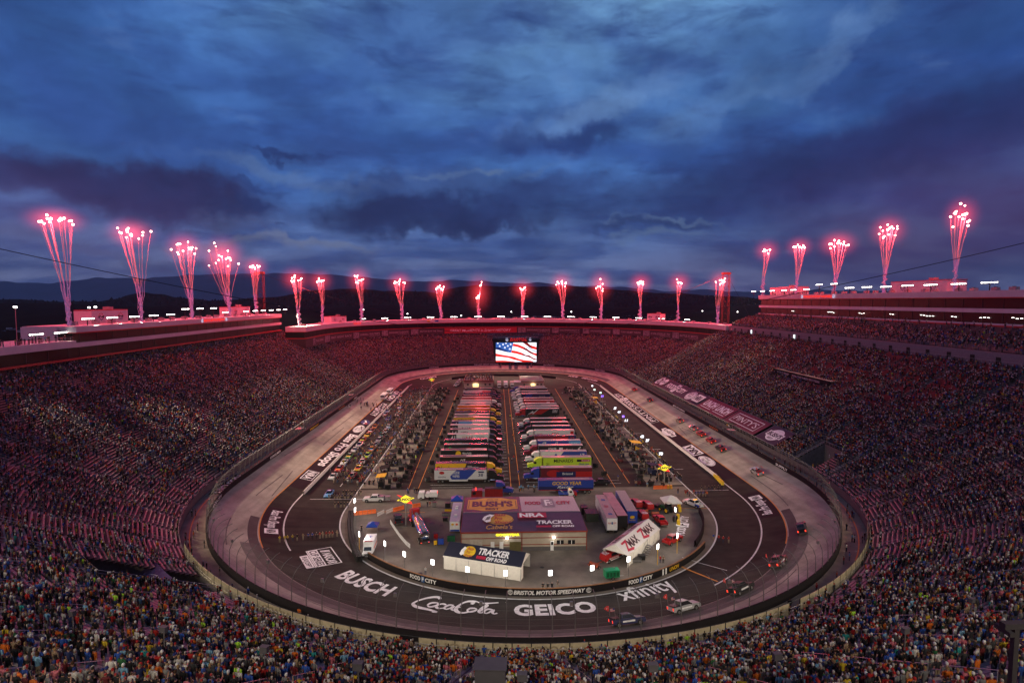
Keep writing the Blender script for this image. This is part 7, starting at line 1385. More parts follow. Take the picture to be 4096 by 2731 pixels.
def zm(f, L, H):
    for a in (.08, .54):
        f.text('MAX', L*(a+.11), L*(a+.38), H*.22, H*.78, BLACK, bold=.045, shear=.15); f.poly([(L*a,H*.82),(L*(a+.15),H*.86),(L*(a+.05),H*.30),(L*(a+.17),H*.18),(L*(a+.12),H*.05),(L*(a-.01),H*.18),(L*(a+.085),H*.70),(L*a,H*.70)], CRIM)
p0, p1 = G(2509, 2268), G(2637, 2156); tent(p0, p1, 5.7, 2.6, 4.4, mat('white_tent_roof', (.66,.64,.62), .7, var=.04), 'white tent with big red and black roof letters, right of the yard', zm, zm, front_open=True)
def canopy(u, v, s, h, m, lab, text=None, rz=0.):
    p = G(u, v); r = empty('pop_up_canopy', p, rz, lab, 'canopy'); mb = MB(); [mb.tube((a,b,0),(a,b,h),.04,4) for a in (-s/2,s/2) for b in (-s/2,s/2)]; mb.build('legs', STEEL, r); mb = MB(); k = s/2+.05
    mb.add([(-k,-k,h),(k,-k,h),(k,k,h),(-k,k,h),(0,0,h+s*.3),(-k,-k,h-.3),(k,-k,h-.3),(k,k,h-.3),(-k,k,h-.3)], [(0,1,4),(1,2,4),(2,3,4),(3,0,4),(5,6,1,0),(6,7,2,1),(7,8,3,2),(8,5,0,3)]); mb.build('cover', m, r)
    if text: Flat().text(text, -k*.7, k*.7, -.26, -.06, LETTER, bold=.02).build('lettering', plane_fn((0,-k,h), (1,0,0), (0,0,1), (0,-1,0)), r, lift=.02)
    return r
canopy(2683, 2032, 4.6, 2.3, mat('white_tent_roof', (.66,.64,.62)), 'white pop-up canopy at the upper right corner of the yard'); canopy(1492, 2118, 2.6, 1.4, BLUEP, 'small low blue canopy in the left of the yard'); canopy(1829, 2028, 3.2, 2.5, BLUEP, 'blue pop-up canopy behind the pale display trailer'); canopy(2480, 2112, 3.4, 2.2, mat('purple_cover', (.05,.03,.22), .6), 'purple canopy with small lettering between the store trailers', 'GOODYEAR')
# light masts round the yard
for k_, (u, v, h) in enumerate(((1420,2068,5),(1421,2108,5),(1438,2205,4.6),(1540,2245,4.6),(1618,2290,4.6),(1731,2325,4.6),(1870,2356,4.6),(2022,2372,4.6),(2201,2371,4.6),(2368,2350,4.6),(2513,2312,4.6),(2630,2258,4.6),(2708,2212,4.6),(2700,2100,4.6))):
    p = G(u, v); q = Vector((8, 140, 0))-p; r = empty('light_mast', p, math.atan2(q.y, q.x), '%s light mast with square white panel counted from the left round the yard edge' % ORD[k_], 'lamp', 'light masts round the yard'); mb = MB(); mb.tube((0,0,0),(0,0,h-1.1),.06,6); mb.build('pole', YELLOW if k_ in (2,11,12) else STEEL, r); MB().box((0,0,h-.55),(.2,.74,1.0),0).build('panel', mat('lamp_panel_glow', (1,1,1), emit=(1,.98,.93), es=5), r)
    lamp_light(r, (.5,0,h-.4), 420., (1.,.93,.82), .5)
r = empty('flood_mast', G(1681.7, 1675), 0, 'tall thin white pole rising among the left pit stalls', 'lamp'); mb = MB(); mb.tube((0,0,0),(0,0,13.),.14,6,r2=.09); mb.build('pole', mat('pole_white', (.5,.46,.44), .5), r); mb = MB(); mb.path([(0,0,12.9),(1.5,0,13.5),(3.5,0,13.7)], .06, 4); mb.build('arm', mat('pole_white', (.5,.46,.44), .5), r)
# fuel company signs
SY = mat('lit_yellow_sign', (.8,.7,.05), emit=(1.,.80,.04), es=.85); SR_ = mat('lit_red_arrow', (.7,.03,.02), emit=(.95,.04,.03), es=.8)
def fuel_sign(u, v, w_, h, lab, twin=0):
    p = G(u, v); r = empty('fuel_sign', p, .1, lab, 'sign'); k = w_/2; MB().tube((0,0,0),(0,0,h-w_*.2),.18,8).build('post', STEEL, r); MB().extr([(-k,h-.25),(-k*.55,h+.35),(0,h+w_*.25),(k*.55,h+.4),(k,h+.25),(k*.55,h-.35),(0,h-w_*.25),(-k*.55,h-.4)], -.12, .12).build('sign_board', SY, r)
    mb = MB(); mb.extr([(-k*1.0,h+1.25*w_/4.3),(-k*.65,h+.65*w_/4.3),(-k*.35,h+.75*w_/4.3),(-k*.75,h+1.1*w_/4.3)], -.1, .1); mb.extr([(k*.75,h-1.3*w_/4.3),(k*.15,h-1.0*w_/4.3),(k*.4,h-.55*w_/4.3),(k*.65,h-.7*w_/4.3)], -.1, .1); mb.build('arrow', SR_, r)
    Flat().text('SUNOCO', -k*.78, k*.78, h-.34*w_/4.3, h+.36*w_/4.3, mat('navy_letter', (.01,.015,.08), .5), bold=.05, shear=.2).build('lettering', plane_fn((0,-.12,0), (1,0,0), (0,0,1), (0,-1,0)), r, lift=.02); lamp_light(r, (0,-2.5,h-2.2), 45., (1.,.9,.4)); return r
fuel_sign(1624, 2103, 4.3, 6.9, 'glowing yellow diamond fuel sign above the tanker at the left'); fuel_sign(2657, 1942, 4.4, 5.6, 'glowing yellow diamond fuel sign at the right pit entry'); fuel_sign(1727, 1551, 4.0, 5.4, 'small glowing yellow diamond fuel sign far away on the left')
# fences, barriers, tyres
def picket(pts, lab):
    r = empty('picket_fence', (0,0,0), 0, lab, 'fence')
    for (a, b) in zip(pts[:-1], pts[1:]):
        a, b = G(*a), G(*b); L = (b-a).length; n_ = max(2, int(L/.22)); mb = MB(); [mb.tube(a.lerp(b, k/n_), a.lerp(b, k/n_)+Vector((0,0,1.05)), .035, 4) for k in range(n_+1)]; mb.tube(a+Vector((0,0,.3)), b+Vector((0,0,.3)), .04, 4); mb.tube(a+Vector((0,0,.9)), b+Vector((0,0,.9)), .04, 4); mb.build('fence_panel', WHITE, r)
    return r
picket([(1561,2093),(1572,2110),(1584,2128),(1597,2147),(1612,2165),(1626,2181),(1640,2192)], 'white picket fence running slantwise between the dark pickup and the wall'); picket([(1510,2065),(1536,2052)], 'short white fence panel left of the orange barriers'); picket([(1546,2055),(1571,2044)], 'short white fence panel touching the orange barriers')
def barrier(a, b, k, m, lab, grp):
    a, b = G(*a), G(*b); d = b-a; L = d.length/k
    for i in range(k):
        p = a.lerp(b, (i+.5)/k); mb = MB(); mb.extr([(-.3,0),(.3,0),(.12,.5),(.10,1.0),(-.10,1.0),(-.12,.5)], -L/2+.04, L/2-.04); o = mb.build('plastic_barrier', m, None, loc=p); o.rotation_euler = (0, 0, math.atan2(d.y, d.x)-pi/2); tag(o, lab % ORD[i], 'barrier', grp)
barrier((1415,2060),(1505,2050),5,ORANGE,'%s orange barrier from the left, at the left yard corner','orange barriers'); barrier((1573,2046),(1616,2034),3,ORANGE,'%s orange barrier from the left, beside the white fence','orange barriers'); barrier((1650,2030),(1682,2024),2,ORANGE,'%s orange barrier right of the red tractor','orange barriers'); barrier((2614,1955),(2668,1953),3,ORANGE,'%s orange barrier from the left under the right fuel sign','orange barriers')
def barrel(p, m, lab, h=1.1, r_=.38, grp=None): mb = MB(); mb.tube((0,0,0),(0,0,h*.5),r_,10,r2=r_*.95); mb.tube((0,0,h*.5),(0,0,h),r_*.92,10,r2=r_*.85); o = mb.build('plastic_barrel', m, None, loc=p); return tag(o, lab, 'barrel', grp)
YB = mat('barrel_yellow', (.72,.48,.02), .5); BO = mat('barrel_orange', (.65,.28,.02), .5)
for k_, (u, v) in enumerate(((2673,1953),(2684,1953))): barrel(G(u, v), BO, '%s orange barrel beside the orange barriers under the right sign' % ('left','right')[k_])
for k_ in range(7): p = PS(2400+(800+9*k_)*.5741, 1400+(880+9.5*k_)*.5741); barrel(p, YB, '%s yellow crash barrel from the far end of the pit wall tip' % ORD[k_], 1.0, .5, 'yellow crash barrels at the end of the pit wall')
for k_, (u, v) in enumerate(((2716,2025),(2719,2045),(2712,2075),(2714,2098))): barrel(G(u, v), YB, '%s yellow barrel from the far end along the right yard wall' % ORD[k_], 1.3, .45, 'yellow barrels along the right yard wall')
tw = empty('tyre_wall', (0,0,0), 0, 'tall black wall of stacked tyres curving along the left edge of the yard', 'tyre wall')
P = [G(1405,2060), G(1401,2100), G(1404,2140), G(1412,2180), G(1423,2215), G(1440,2250)]; tt = 0
for (a, b) in zip(P[:-1], P[1:]):
    L = (b-a).length; k = max(1, int(L/.72))
    for i in range(k):
        p = a.lerp(b, i/k)
        for row in range(2):
            mb = MB(); q = p+Vector((row*.75-.4, random.uniform(-.05,.05), 0))
            for z in range(5): mb.tube(q+Vector((0,0,z*.26)), q+Vector((0,0,z*.26+.22)), .36, 9)
            if tt < 96: mb.build('tyre_stack', RUBBER, tw); tt += 1
# benches, drums and clutter in the yard
def clutter(u, v, m, d, lab, cat, name, rz=0.):
    p = G(u, v); r = empty(name, p, rz, lab, cat); box_on(r, 'body', -d[0]/2, d[0]/2, -d[1]/2, d[1]/2, .15, d[2], m); mb = MB(); mb.bx(-d[0]/2-.04,d[0]/2+.04,-d[1]/2-.04,d[1]/2+.04,d[2],d[2]+.08); mb.build('lid', DARKM, r); [wheel(r, a*d[0]*.35, b*d[1]*.42, .12, .08) for a in (-1,1) for b in (-1,1)]; return r
clutter(1742,2178,YELLOW,(.7,.7,1.2),'yellow wheeled bin beside the tanker rear','bin','wheeled_bin'); clutter(1764,2176,BLUEP,(1.3,.9,1.6),'navy wheeled crate beside the yellow bin','crate','wheeled_crate'); clutter(1805,2164,mat('dark_green', (.005,.08,.03), .5),(1.8,1.1,1.6),'dark green skip box left of the workshop corner','crate','wheeled_crate'); clutter(1744,2152,REDP,(1.,.8,1.2),'small red machine behind the navy crate','machine','wheeled_machine')
clutter(1783,2064,STEEL,(1.9,.8,1.0),'steel work table between tanker and display trailer','table','work_table'); clutter(1781,2083,DARKM,(1.2,.8,.9),'dark tool cart below the steel work table','cart','tool_cart'); clutter(1738,2026,STEEL,(1.1,.7,1.3),'steel barbecue cart near the two standing men','cart','tool_cart'); clutter(1792,2030,DARKM,(1.5,.8,1.3),'dark grill cart behind the display trailer','cart','tool_cart')
clutter(1796,2045,YELLOW,(2.2,.6,.8),'yellow lettered box behind the display trailer','crate','wheeled_crate'); clutter(2365,2078,mat('olive_cover', (.04,.05,.035), .8),(3.2,3.4,2.2),'dark covered cage right of the workshop roof','cage','covered_cage'); clutter(2335,2052,DARKM,(1.6,2.4,1.9),'dark bin stack beside the workshop back corner','crate','wheeled_crate'); clutter(2545,2245,STEEL,(2.,1.2,.8),'grey pallet cart in front of the lettered tent','cart','tool_cart'); clutter(2566,2237,DARKM,(1.4,1.1,1.),'black crate on wheels beside the tent wall','crate','wheeled_crate'); clutter(2700,2085,DARKM,(1.,1.,1.4),'black bin behind the red pickups','bin','wheeled_bin')
r = empty('portable_steps', G(2588, 2215), RAD(45), 'aluminium portable steps beside the lettered tent', 'steps'); mb = MB(); [mb.bx(-1.5+.5*k,-1.0+.5*k,-.8,.8,.3*k,.3*k+.08) for k in range(6)]; mb.build('treads', STEEL, r); mb = MB(); [mb.path([(-1.5,s*.8,.9),(1.5,s*.8,2.7),(1.5,s*.8,0)], .04, 4) for s in (-1,1)]; mb.build('rails', STEEL, r)
r = empty('step_ladder', G(2552, 2208), RAD(60), 'red step ladder leaning by the tent wall', 'ladder'); mb = MB(); mb.path([(-.3,0,0),(0,0,2.6),(.3,.5,0)], .04, 4); [mb.bx(-.3,.3,-.02+.1*k*0,.05,.4*k,.4*k+.04) for k in range(1,6)]; mb.build('frame', REDP, r)
for k_, (u, v) in enumerate(((1712,2082),(1728,2091),(1766,2100),(2168,2268),(1681,2292))): p = G(u, v); mb = MB(); mb.tube((0,0,.004),(0,0,.02),.75 if k_ < 2 else .45,14); tag(mb.build('manhole_cover', DARKM, None, loc=p), '%s dark manhole cover in the yard concrete' % ['upper','lower','small','square-looking right','left near-wall'][k_], 'manhole')
# the two buildings at the far end
CREAM = mat('cream_wall', (.45,.36,.30), .7); DIMW = mat('dim_window_light', (.8,.7,.3), emit=(1,.85,.35), es=1.2)
for k_, (ua, ub, lab, lit) in enumerate(((1856,1973,'small tan building with a crowded roof terrace at the far end',.30),(2085,2176,'small tan building with a glossy flat roof at the far end, right',.42))):
    a, b = G(ua, 1548), G(ub, 1548); L = b.x-a.x; r = empty('pit_building', (a.x, a.y, 0), 0, lab, 'building'); D = 27.
    MB().bx(0,L,.2,D,0,3.6).build('walls', CREAM, r); MB().bx(-.1,L+.1,0,D+.1,3.6,4.0).build('roof_deck', mat('deck_grey_%d' % k_, (.14,.13,.13) if k_ == 0 else (.16,.20,.19), .3, var=.1), r)
    for (p, q) in (((-.2,L+.2,-.1,.1),0),((-.2,0.,0,D),0),((L,L+.2,0,D),0)): MB().bx(p[0],p[1],p[2],p[3],2.9,3.2).build('red_band', REDTRIM, r); MB().bx(p[0],p[1],p[2],p[3],3.9,4.5).build('parapet', TRIMR if k_ == 0 else mat('cream_wall', (.45,.36,.30)), r)
    MB().bx(L*lit,L*(lit+.2),.1,.22,0,2.3).build('lit_entrance', DIMW, r); lamp_light(r, (L*(lit+.1),-1.,2.4), 150., (1,.85,.5)); [MB().bx(L*q,L*(q+.06),.12,.22,1.2,2.2).build('window', GLASS, r) for q in (.1,.7,.85)]
    if k_ == 1: MB().bx(-4.6,-.1,.2,8,0,3.2).build('annex', CREAM, r); MB().bx(-4.7,-.1,.1,8,3.2,3.4).build('annex_roof', WHITE, r)
# lap board / start stand on the left straight wall
for k_, (s, lab) in enumerate(((left_s(292),'small dark flag stand with yellow emblem on the left outer wall'),(left_s(214),'small dark camera stand on the left outer wall'),(right_s(206),'small dark camera stand on the right outer wall'))):
    x, y, th_ = XY(s, 80.8); r = empty('flag_stand', (float(x), float(y), 5.4), float(th_), lab, 'stand'); MB().bx(-1.2,1.2,-1.6,1.6,3.2,3.35).build('floor', STEEL, r); mb = MB(); [mb.tube((a,b,0),(a,b,5.6),.07,5) for a in (-1.1,1.1) for b in (-1.5,1.5)]; mb.build('posts', STEEL, r); MB().bx(-1.4,1.4,-1.8,1.8,5.6,5.75).build('roof', WALLB, r); MB().bx(-1.3,-1.2,-1.7,1.7,4.6,5.5).build('sign_board', BLACK, r); Flat().ell(-.8,5.05,.5,.32,YELLOW).rect(.1,1.4,4.85,5.25,LETTER).build('sign_art', plane_fn((-1.31,0,0), (0,-1,0), (0,0,1), (-1,0,0)), r)
# ---------------------------------------------------------------- pit equipment on both sides: each wagon and cart its own thing
MBK = mat('matte_black', G_(.010), .85, spec=.2); PB = [MBK, MBK, mat('wagon_charcoal', G_(.022), .8, spec=.2), mat('wagon_navy', (.012,.018,.05), .7, spec=.2), mat('wagon_maroon', (.07,.010,.016), .7, spec=.2), mat('wagon_grey', G_(.05), .7)]
def wagon():
    r = empty('pit_wagon', (0,0,0)); box_on(r, 'cabinet', -1.5, 1.5, -.8, .8, .35, 2.0, MBK); MB().bx(-1.52,1.52,-.82,-.8,.9,1.2).build('drawer_band', STEEL, r); mb = MB(); [mb.tube((a,b,2.0),(a,b,3.6),.04,4) for a in (-1.4,1.4) for b in (-.7,.7)]; mb.build('canopy_posts', STEEL, r); mb = MB(); mb.add([(-1.9,-1.4,3.55),(1.9,-1.4,3.55),(1.9,1.4,3.75),(-1.9,1.4,3.75),(-1.9,-1.4,3.45),(1.9,-1.4,3.45),(1.9,1.4,3.65),(-1.9,1.4,3.65)], [(0,1,2,3),(4,7,6,5),(0,4,5,1),(1,5,6,2),(2,6,7,3),(3,7,4,0)]); mb.build('canopy', MBK, r); MB().bx(-.6,.6,-.3,.3,2.0,2.6).build('seat_bench', DARKM, r); [wheel(r, a*1.1, b*.7, .3, .2) for a in (-1,1) for b in (-1,1)]; return r
def cart():
    r = empty('tool_cart', (0,0,0)); box_on(r, 'box', -.8, .8, -.5, .5, .25, 1.3, MBK); MB().bx(-.82,.82,-.52,.52,1.3,1.36).build('top', MBK, r); mb = MB(); mb.path([(.8,-.4,1.),(1.1,-.4,1.2),(1.1,.4,1.2),(.8,.4,1.)], .03, 4); mb.build('handle', STEEL, r); [wheel(r, a*.6, b*.45, .14, .1) for a in (-1,1) for b in (-1,1)]; return r
def tyrestack():
    r = empty('tyre_stack', (0,0,0)); 
    for z in range(4): mb = MB(); mb.tube((0,0,z*.31),(0,0,z*.31+.28),.36,12); t_ = mb.build('tyre', RUBBER, r); mb = MB(); mb.tube((0,0,z*.31+.28),(0,0,z*.31+.29),.2,8); mb.build('rim', RIM, t_)
    return r
W0, C0, T0 = wagon(), cart(), tyrestack(); used = {'w': 0, 'c': 0, 't': 0}
def put(kind, x, y, rz, lab, cat, grp):
    src = {'w': W0, 'c': C0, 't': T0}[kind]; o = src if used[kind] == 0 else copy_tree(src); used[kind] += 1; o.location = (x, y, 0); o.rotation_euler = (0, 0, rz); tag(o, lab, cat, grp)
    k = random.choice(PB)
    for ch in o.children:
        if ch.name.startswith(('cabinet', 'box', 'canopy.', 'canopy')) and not ch.name.startswith('canopy_posts') and used[kind] > 1 and (random.random() < .6):
            ch.data = ch.data.copy(); ch.data.materials.clear(); ch.data.materials.append(k if not (ch.name.startswith('canopy') and random.random() < .03) else YELLOW)
    return o
ys = np.arange(171.5, 366, 7.6); CN = {}
def lab_(kind, sd): k = CN.get((kind, sd), 0); CN[(kind, sd)] = k+1; return k
for i, y in enumerate(ys):
    for sg, xb, sd in ((1, 53.0, 'right'), (-1, -34.5, 'left')):
        g = '%s pit stalls' % sd
        put('w', xb+random.uniform(-1.2,1.2), y+random.uniform(-1.6,1.6), pi/2*(1 if sg > 0 else -1)+random.uniform(-.25,.25), '%s dark canopied pit wagon from the near end of the %s row' % (nth(i), sd), 'pit wagon', 'pit wagons in the %s' % g)
        for dy in sorted(random.uniform(-3.4, 3.4) for _ in range(3)): put('c', xb-sg*(2.2+random.random()*6.)-0., y+dy, random.uniform(0,3), '%s dark tool cart from the near end of the %s stalls' % (nth(lab_('c', sd)), sd), 'tool cart', 'tool carts in the %s' % g)
        put('t', xb+sg*random.uniform(2., 3.6), y+random.uniform(1.,3), 0, '%s stack of race tyres from the near end of the %s stalls' % (nth(lab_('t', sd)), sd), 'tyre stack', 'tyre stacks in the %s' % g)
        if i % 2: put('t', xb-sg*random.uniform(.5, 3.), y+3.4, 0, '%s stack of race tyres from the near end of the %s stalls' % (nth(lab_('t', sd)), sd), 'tyre stack', 'tyre stacks in the %s' % g)
for i in range(18):
    put('c', -20.5+random.uniform(-.8,.6), 176+i*9.3, random.uniform(0,3), '%s dark cart from the near end behind the left haulers' % nth(i), 'tool cart', 'carts behind the left haulers'); put('c', 35.5+random.uniform(-.6,.8), 180+i*9.3, random.uniform(0,3), '%s dark cart from the near end behind the right haulers' % nth(i), 'tool cart', 'carts behind the right haulers')
# number boards on poles along the right pit line
BW = mat('lit_board_white', (.8,.85,.9), emit=(.85,.92,1.), es=1.6); BP = mat('lit_board_violet', (.3,.2,.9), emit=(.30,.16,1.), es=1.8); BG = mat('lit_board_green', (.7,.9,.8), emit=(.6,1.,.85), es=1.6)
for k_, (u, v, m_, tx) in enumerate(((2369,1543,BW,''),(2378,1558,BG,''),(2402,1570,BG,''),(2409,1584,BP,'51'),(2460,1632,BW,'5'),(2476,1647,BW,'41'),(2493,1665,BP,''),(2505,1681,BW,'11'),(2568,1745,BW,'42'),(2590,1761,BW,'37'),(2643,1814,BW,'78'))):
    d = ray(u, v); y = 58.8/(d[0]/d[1]); y = 58.8*d[1]/d[0]; z = CAMH+d[2]/d[1]*y; r = empty('number_board', (58.8, y, 0), 0, '%s lit number board from the far end along the right pit line' % ORD[k_], 'sign', 'number boards along the right pit line'); MB().tube((0,0,0),(0,0,max(1,z-.4)),.04,4).build('pole', STEEL, r)
    if tx: Flat().text(tx, -.75, .75, z-.55, z+.55, m_, bold=.06, shear=.15).build('number', plane_fn((0,-.05,0), (1,0,0), (0,0,1), (0,-1,0)), r)
    else: MB().box((0,0,z),(1.,.15,.9)).build('board', m_, r)
for k_, (u, v, lab) in enumerate(((2548,1797,'yellow canopied pit wagon in the right row'),(2380,1607,'small yellow canopy far up the right row'))):
    p = G(u, v+8); r = wagon(); place(r, p, pi/2); tag(r, lab, 'pit wagon'); [setattr(ch, 'data', ch.data.copy()) or ch.data.materials.clear() or ch.data.materials.append(YELLOW) for ch in r.children if ch.name.split('.')[0] in ('canopy', 'cabinet')]
# ---------------------------------------------------------------- crews standing in the infield
SN = {s[0]: i for i, s in enumerate(SHIRTS)}
def stander(u, v, face, shirt, lab, grp, pose=None, z=None):
    p = PS(u, v) if z is None else G(u, v, z); return person('person', p, face, SN[shirt], pose if pose is not None else random.choice((1,2,4,6)), lab, grp)
ca = lambda x, y: (1250+x/3.484, 1600+y/3.484)
for k_, x in enumerate((230,265,310,345,380,415,455,495,535,580)): stander(*ca(x,1382), -pi/2+.3, 'navy' if k_ % 2 else 'black', '%s crew member from the left in the front row beside the light blue race car' % ORD[k_], 'front row of crew on the left')
for k_, x in enumerate((430,470,505,550,600,645,675)): stander(*ca(x,1330), -pi/2+.2, 'black', '%s crew member from the left in the second row on the pale concrete' % ORD[k_], 'second row of crew on the left')
for k_, x in enumerate((315,360,400,445,495)): stander(*ca(x,1498), -pi/2+.3, 'black', '%s of five people in black standing apart on the left, from the left' % ORD[k_], 'five people in black')
for k_, (x, c) in enumerate(((730,'yellow'),(765,'yellow'),(785,'yellow'),(820,'yellow'),(852,'black'),(893,'tan'),(930,'blue'),(958,'blue'),(987,'charcoal'),(1010,'red'),(1030,'tan'),(1055,'red'),(1077,'red'),(1097,'red'),(1130,'tan'))): stander(700+x*.5741, 1400+(1340-(x-730)*.10)*.5741, -pi/2, c, '%s person from the left on the orange line, %s clothes' % (ORD[k_], c), 'people lined up on the left orange line')
for k_, x in enumerate((868,897,930,957,980,1012,1042)): stander(2400+x*.4677, 1900+(136-k_*1)*.4677, -pi/2, 'black', '%s of seven people in black on the right white line, from the left' % ORD[k_], 'seven people in black')
for k_, (x, c) in enumerate(((825,'blue'),(850,'blue'),(880,'blue'),(915,'orange'))): stander(2400+x*.4677, 1900+186*.4677, -pi/2, c, '%s of four people in front of the seven in black, %s overalls' % (ORD[k_], c), 'four people on the right')
for k_, (x, y, c) in enumerate(((970,558,'blue'),(1015,568,'red'),(1053,577,'red'),(1100,582,'red'))): stander(2400+x*.4677, 1900+y*.4677, -pi/2, c, '%s of four people alone on the dark right apron, %s overalls' % (ORD[k_], c), 'four people on the apron')
for k_, (u, v, c) in enumerate(((2172,2362,'black'),(2191,2363,'black'),(2208,2361,'black'),(2230,2352,'charcoal'),(1702,2298,'white'),(2641,2251,'red'),(2653,2251,'tan'),(1710,2027,'black'),(1720,2027,'red'),(1446,2125,'black'))): stander(u, v, -pi/2, c, ['left of three people in black by the near wall','middle of three people in black by the near wall','right of three people in black by the near wall','person in charcoal behind the near wall mast','lone person in white leaning at the left near wall','person in red by the masts at the right near wall','person in tan by the masts at the right near wall','man in black beside the steel barbecue cart','person in red beside the man in black at the barbecue','person in black by the tyre wall'][k_], 'people in the yard')
# the rest of the crews: one crowd
q = np.random.default_rng(21); P = []; FC = []; SHI = []
def grp_(x, y, n, sx_, sy_, sh, f=None):
    for _ in range(n): P.append((x+q.normal(0, sx_), y+q.normal(0, sy_), 0.)); FC.append((-pi/2 if f is None else f)+q.normal(0, .5)); SHI.append(SN[sh] if isinstance(sh, str) else int(q.choice(len(SHIRTS), p=SWT)))
for y in np.arange(176, 366, 7.6):
    c = ['black','navy','black','yellow','charcoal','black','red','black'][int(q.integers(0, 8))]
    for k in range(7): P.append((59.6, y+k*.75-2, 0.)); FC.append(0.+q.normal(0,.2)); SHI.append(SN[c])
    c = ['black','navy','white','orange','charcoal','black','red','blue'][int(q.integers(0, 8))]
    for k in range(6): P.append((-41.0+q.normal(0,.3), y+k*.8-2, 0.)); FC.append(pi+q.normal(0,.3)); SHI.append(SN[c])
    grp_(-46.0, y, 15, 3.2, 2.6, None); grp_(-37, y, 12, 2.5, 3., None); grp_(-33, y, 5, 3, 3., 'black'); grp_(55, y, 12, 2.5, 3., None); grp_(51, y, 5, 3, 3., 'black'); grp_(-29, y, 1, 2, 3, None); grp_(46, y, 1, 3, 3, None); grp_(7, y, 1, 2.5, 3, None)
grp_(-62, 292, 26, 5, 4, None); grp_(-70, 285, 12, 2.5, 6, None); grp_(-24, 165, 8, 2, 1, None); grp_(9, 166.5, 7, 2.5, .8, 'light blue'); grp_(21, 165, 6, 3, .5, 'black'); grp_(58.5, 160, 6, 2, 1.5, 'red'); grp_(50, 168, 8, 3, 2, None)
P = np.array(P); P[:, 2] = prof(np.array([SD(x, y)[1] for x, y, z in P])); FC = np.array(FC); crowd_mesh('crew_crowd', P, FC, 1, shirts=np.array(SHI), seed=5, label='race crews and guests scattered through the pit stalls and between the cars')
a, b = G(1856, 1548), G(1973, 1548); n_ = 130; P = np.stack([q.uniform(a.x+.6, b.x-.6, n_), q.uniform(a.y+1, a.y+26, n_), np.full(n_, 4.)], -1); crowd_mesh('roof_crowd', P, np.full(n_, -pi/2), 1, seed=6, label='guests crowding the roof terrace of the far left building')
n_ = 70; P = np.stack([q.uniform(X0-142, X0-138.3, n_), q.uniform(120, 179, n_), np.full(n_, 44.3)], -1); crowd_mesh('terrace_crowd', P, np.full(n_, 0.), 1, seed=7, label='guests standing along the roof terrace rail at the left edge')
n_ = 150; ss = q.uniform(0, S4, n_); ss = np.where(q.random(n_) < .5, q.uniform(R0*.3, S1+40, n_), ss); X_, Y_, T_ = XY(ss, q.uniform(80.3, 84., n_)); P = np.stack([X_, Y_, np.full(n_, 5.4)], -1); crowd_mesh('walkway_crowd', P, T_+pi, 1, seed=8, label='people scattered along the walkway outside the outer wall')
# distant parked vehicles on the fields behind the far stand
PV = [mat('far_vehicle_white', (.5,.5,.52), .4), mat('far_vehicle_grey', (.16,.16,.18), .4), mat('far_vehicle_blue', (.05,.08,.16), .4)]
def farveh(k, D, u, big):
    d = ray(u, VH); x = D*d[0]/d[1]; z = float(terr(math.hypot(x-X0, D-267), math.atan2(x-X0, D-267))); r = bpy.data.objects.new('camper_van' if big else 'parked_car', FV[big*3+k]); COL.objects.link(r); r.location = (x, D, z); r.rotation_euler = (0, 0, q.uniform(-.2, .2)); return r
FV = []
for big in (0, 1):
    for k in range(3):
        mb = MB()
        if big: mb.bx(-4,4,-1.2,1.2,.5,3.2,0); mb.bx(4,5.6,-1.1,1.1,.5,2.2,0); mb.bx(-3.,3.,-1.22,-1.2,1.6,2.4,1); mb.bx(-3.5,5.2,-1.1,1.1,0,.5,1)
        else: mb.bx(-2.3,2.3,-.9,.9,.3,.9,0); mb.box((-.1,0,1.2),(2.6,1.6,.6),1,taper=.75); mb.bx(-1.9,1.9,-.85,.85,0,.3,1)
        o = mb.build('far_vehicle', [PV[k], GLASS]); FV.append(o.data); bpy.data.objects.remove(o)
for i in range(14): tag(farveh(i % 2, 1420+q.uniform(-20,20), 1975+i*20+q.uniform(-4,4), 1), '%s camper van from the left on the dark field behind the far roof' % nth(i), 'camper van', 'camper vans on the far field')
for row in range(4):
    for i in range(24): tag(farveh(int(q.integers(0,3)), 1150+row*75+q.uniform(-8,8), 2300+row*6+i*17+q.uniform(-4,4), 0), '%s car from the left in the %s parking row behind the far roof' % (nth(i), nth(row)), 'car', 'cars on the far parking field')
for i in range(20): tag(farveh(int(q.integers(0,3)), 900+q.uniform(-60,60), 10+i*17+q.uniform(-4,4), 1 if i % 3 else 0), '%s vehicle from the left on the dark field behind the left roof' % nth(i), 'vehicle', 'vehicles on the far left field')
for k_, (u, v) in enumerate(((2045,1247),(2285,1247),(1454,1238),(1630,1255),(1845,1262),(2810,1244),(2950,1247),(410,1245))):
    d = ray(u, v); D_ = 1250; p = Vector((D_*d[0]/d[1], D_, CAMH+D_*d[2]/d[1])); r = empty('yard_lamp', p, 0, '%s tiny bright lamp far out on the dark fields, from the left' % ORD[(3,4,0,1,2,5,6,7)[k_]], 'lamp', 'far lamps on the fields'); MB().tube((0,0,-14),(0,0,0),.15,4).build('pole', DARKM, r); MB().ball((0,0,0), 1.0, n=6, k=4).build('bulb', LAMP, r)
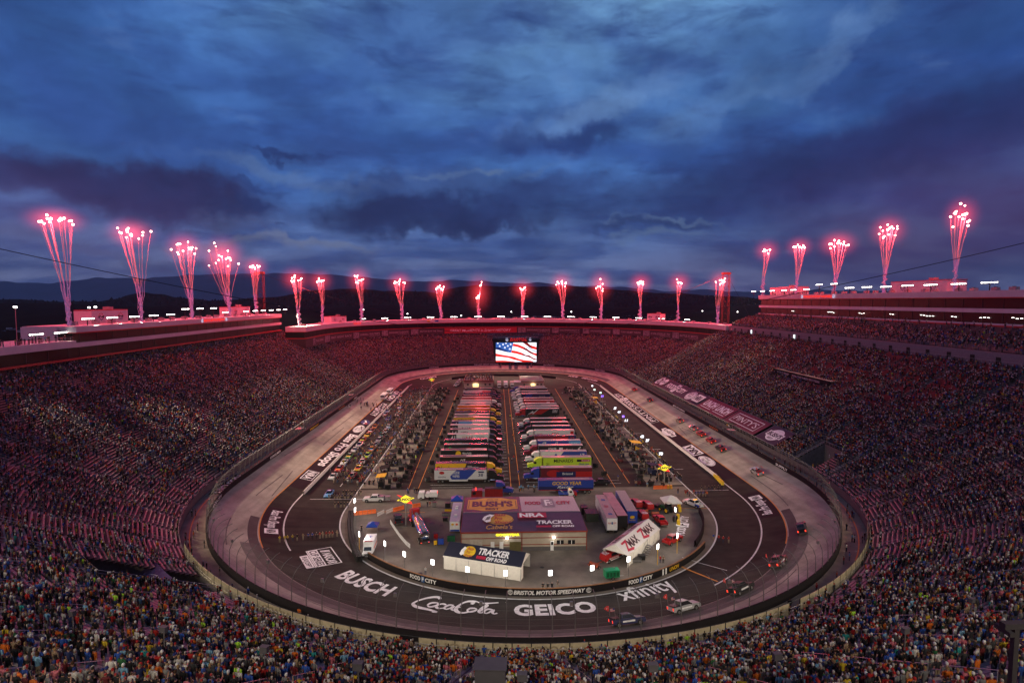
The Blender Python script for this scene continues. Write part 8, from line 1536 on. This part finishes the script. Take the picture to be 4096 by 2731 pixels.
# grey equipment boxes on poles standing among the nearest rows
def stand_hit(u, v, dz):
    d = ray(u, v)
    for t in np.linspace(25, 160, 1400):
        p = (d[0]*t, d[1]*t, CAMH+d[2]*t); s_, r_ = SD(p[0], p[1])
        if r_ > D0 and p[2] <= Z0+(r_-D0)*.55+dz: return Vector(p)
    return Vector(p)
BXG = mat('equipment_box_grey', (.085,.08,.09), .6, var=.08)
for k_, (u, v, s) in enumerate(((290,2455,.55),(655,2520,.6),(1058,2600,.6),(1433,2668,.65),(1962,2705,1.9),(2088,2712,.6),(2612,2672,.65),(3108,2628,.6),(3622,2525,.6),(3888,2404,.55))):
    p = stand_hit(u, v, 2.7); r = empty('equipment_box', p-Vector((0,0,2.5)), math.atan2(p.y-Y1, p.x-X0), '%s grey equipment box on a pole among the nearest rows, counted from the left' % nth(k_), 'equipment box', 'grey boxes on poles in the nearest stand'); MB().tube((0,0,-.4),(0,0,2.3),.05,5).build('pole', STEEL, r)
    mb = MB(); mb.box((0,0,2.6), (.6*s, s, .75*s)); mb.box((0,0,2.6+.4*s), (.7*s, 1.1*s, .06)); mb.build('housing', BXG, r)
a = stand_hit(4062, 2500, 6.5); r = empty('steel_gantry', a-Vector((0,0,6.5)), 0, 'dark steel post with a crossbeam at the lower right corner', 'gantry'); GD = mat('dark_gantry_steel', (.025,.022,.026), .7); MB().bx(-.11,.11,-.11,.11,-.3,6.4).build('post', GD, r); mb = MB(); mb.bx(-.6,3.2,-.15,.15,6.4,6.65); mb.bx(-.6,-.4,-.4,.4,6.2,6.4); mb.build('crossbeam', GD, r)
# ================================================================ the air itself
hm = bpy.data.materials.new('haze_air'); hm.use_nodes = True; t = NT(hm.node_tree); t.n.clear()
pv = t.node('ShaderNodeVolumePrincipled'); pv.inputs['Color'].default_value = (.80, .84, 1., 1); pv.inputs['Density'].default_value = 4.5e-5; pv.inputs['Anisotropy'].default_value = .1
t.l.new(pv.outputs[0], t.node('ShaderNodeOutputMaterial').inputs['Volume']); hm.cycles.homogeneous_volume = True
hz = MB(); hz.bx(-19000, 19000, -1200, 17200, -3, 1150); tag(hz.build('haze', hm), kind='stuff')
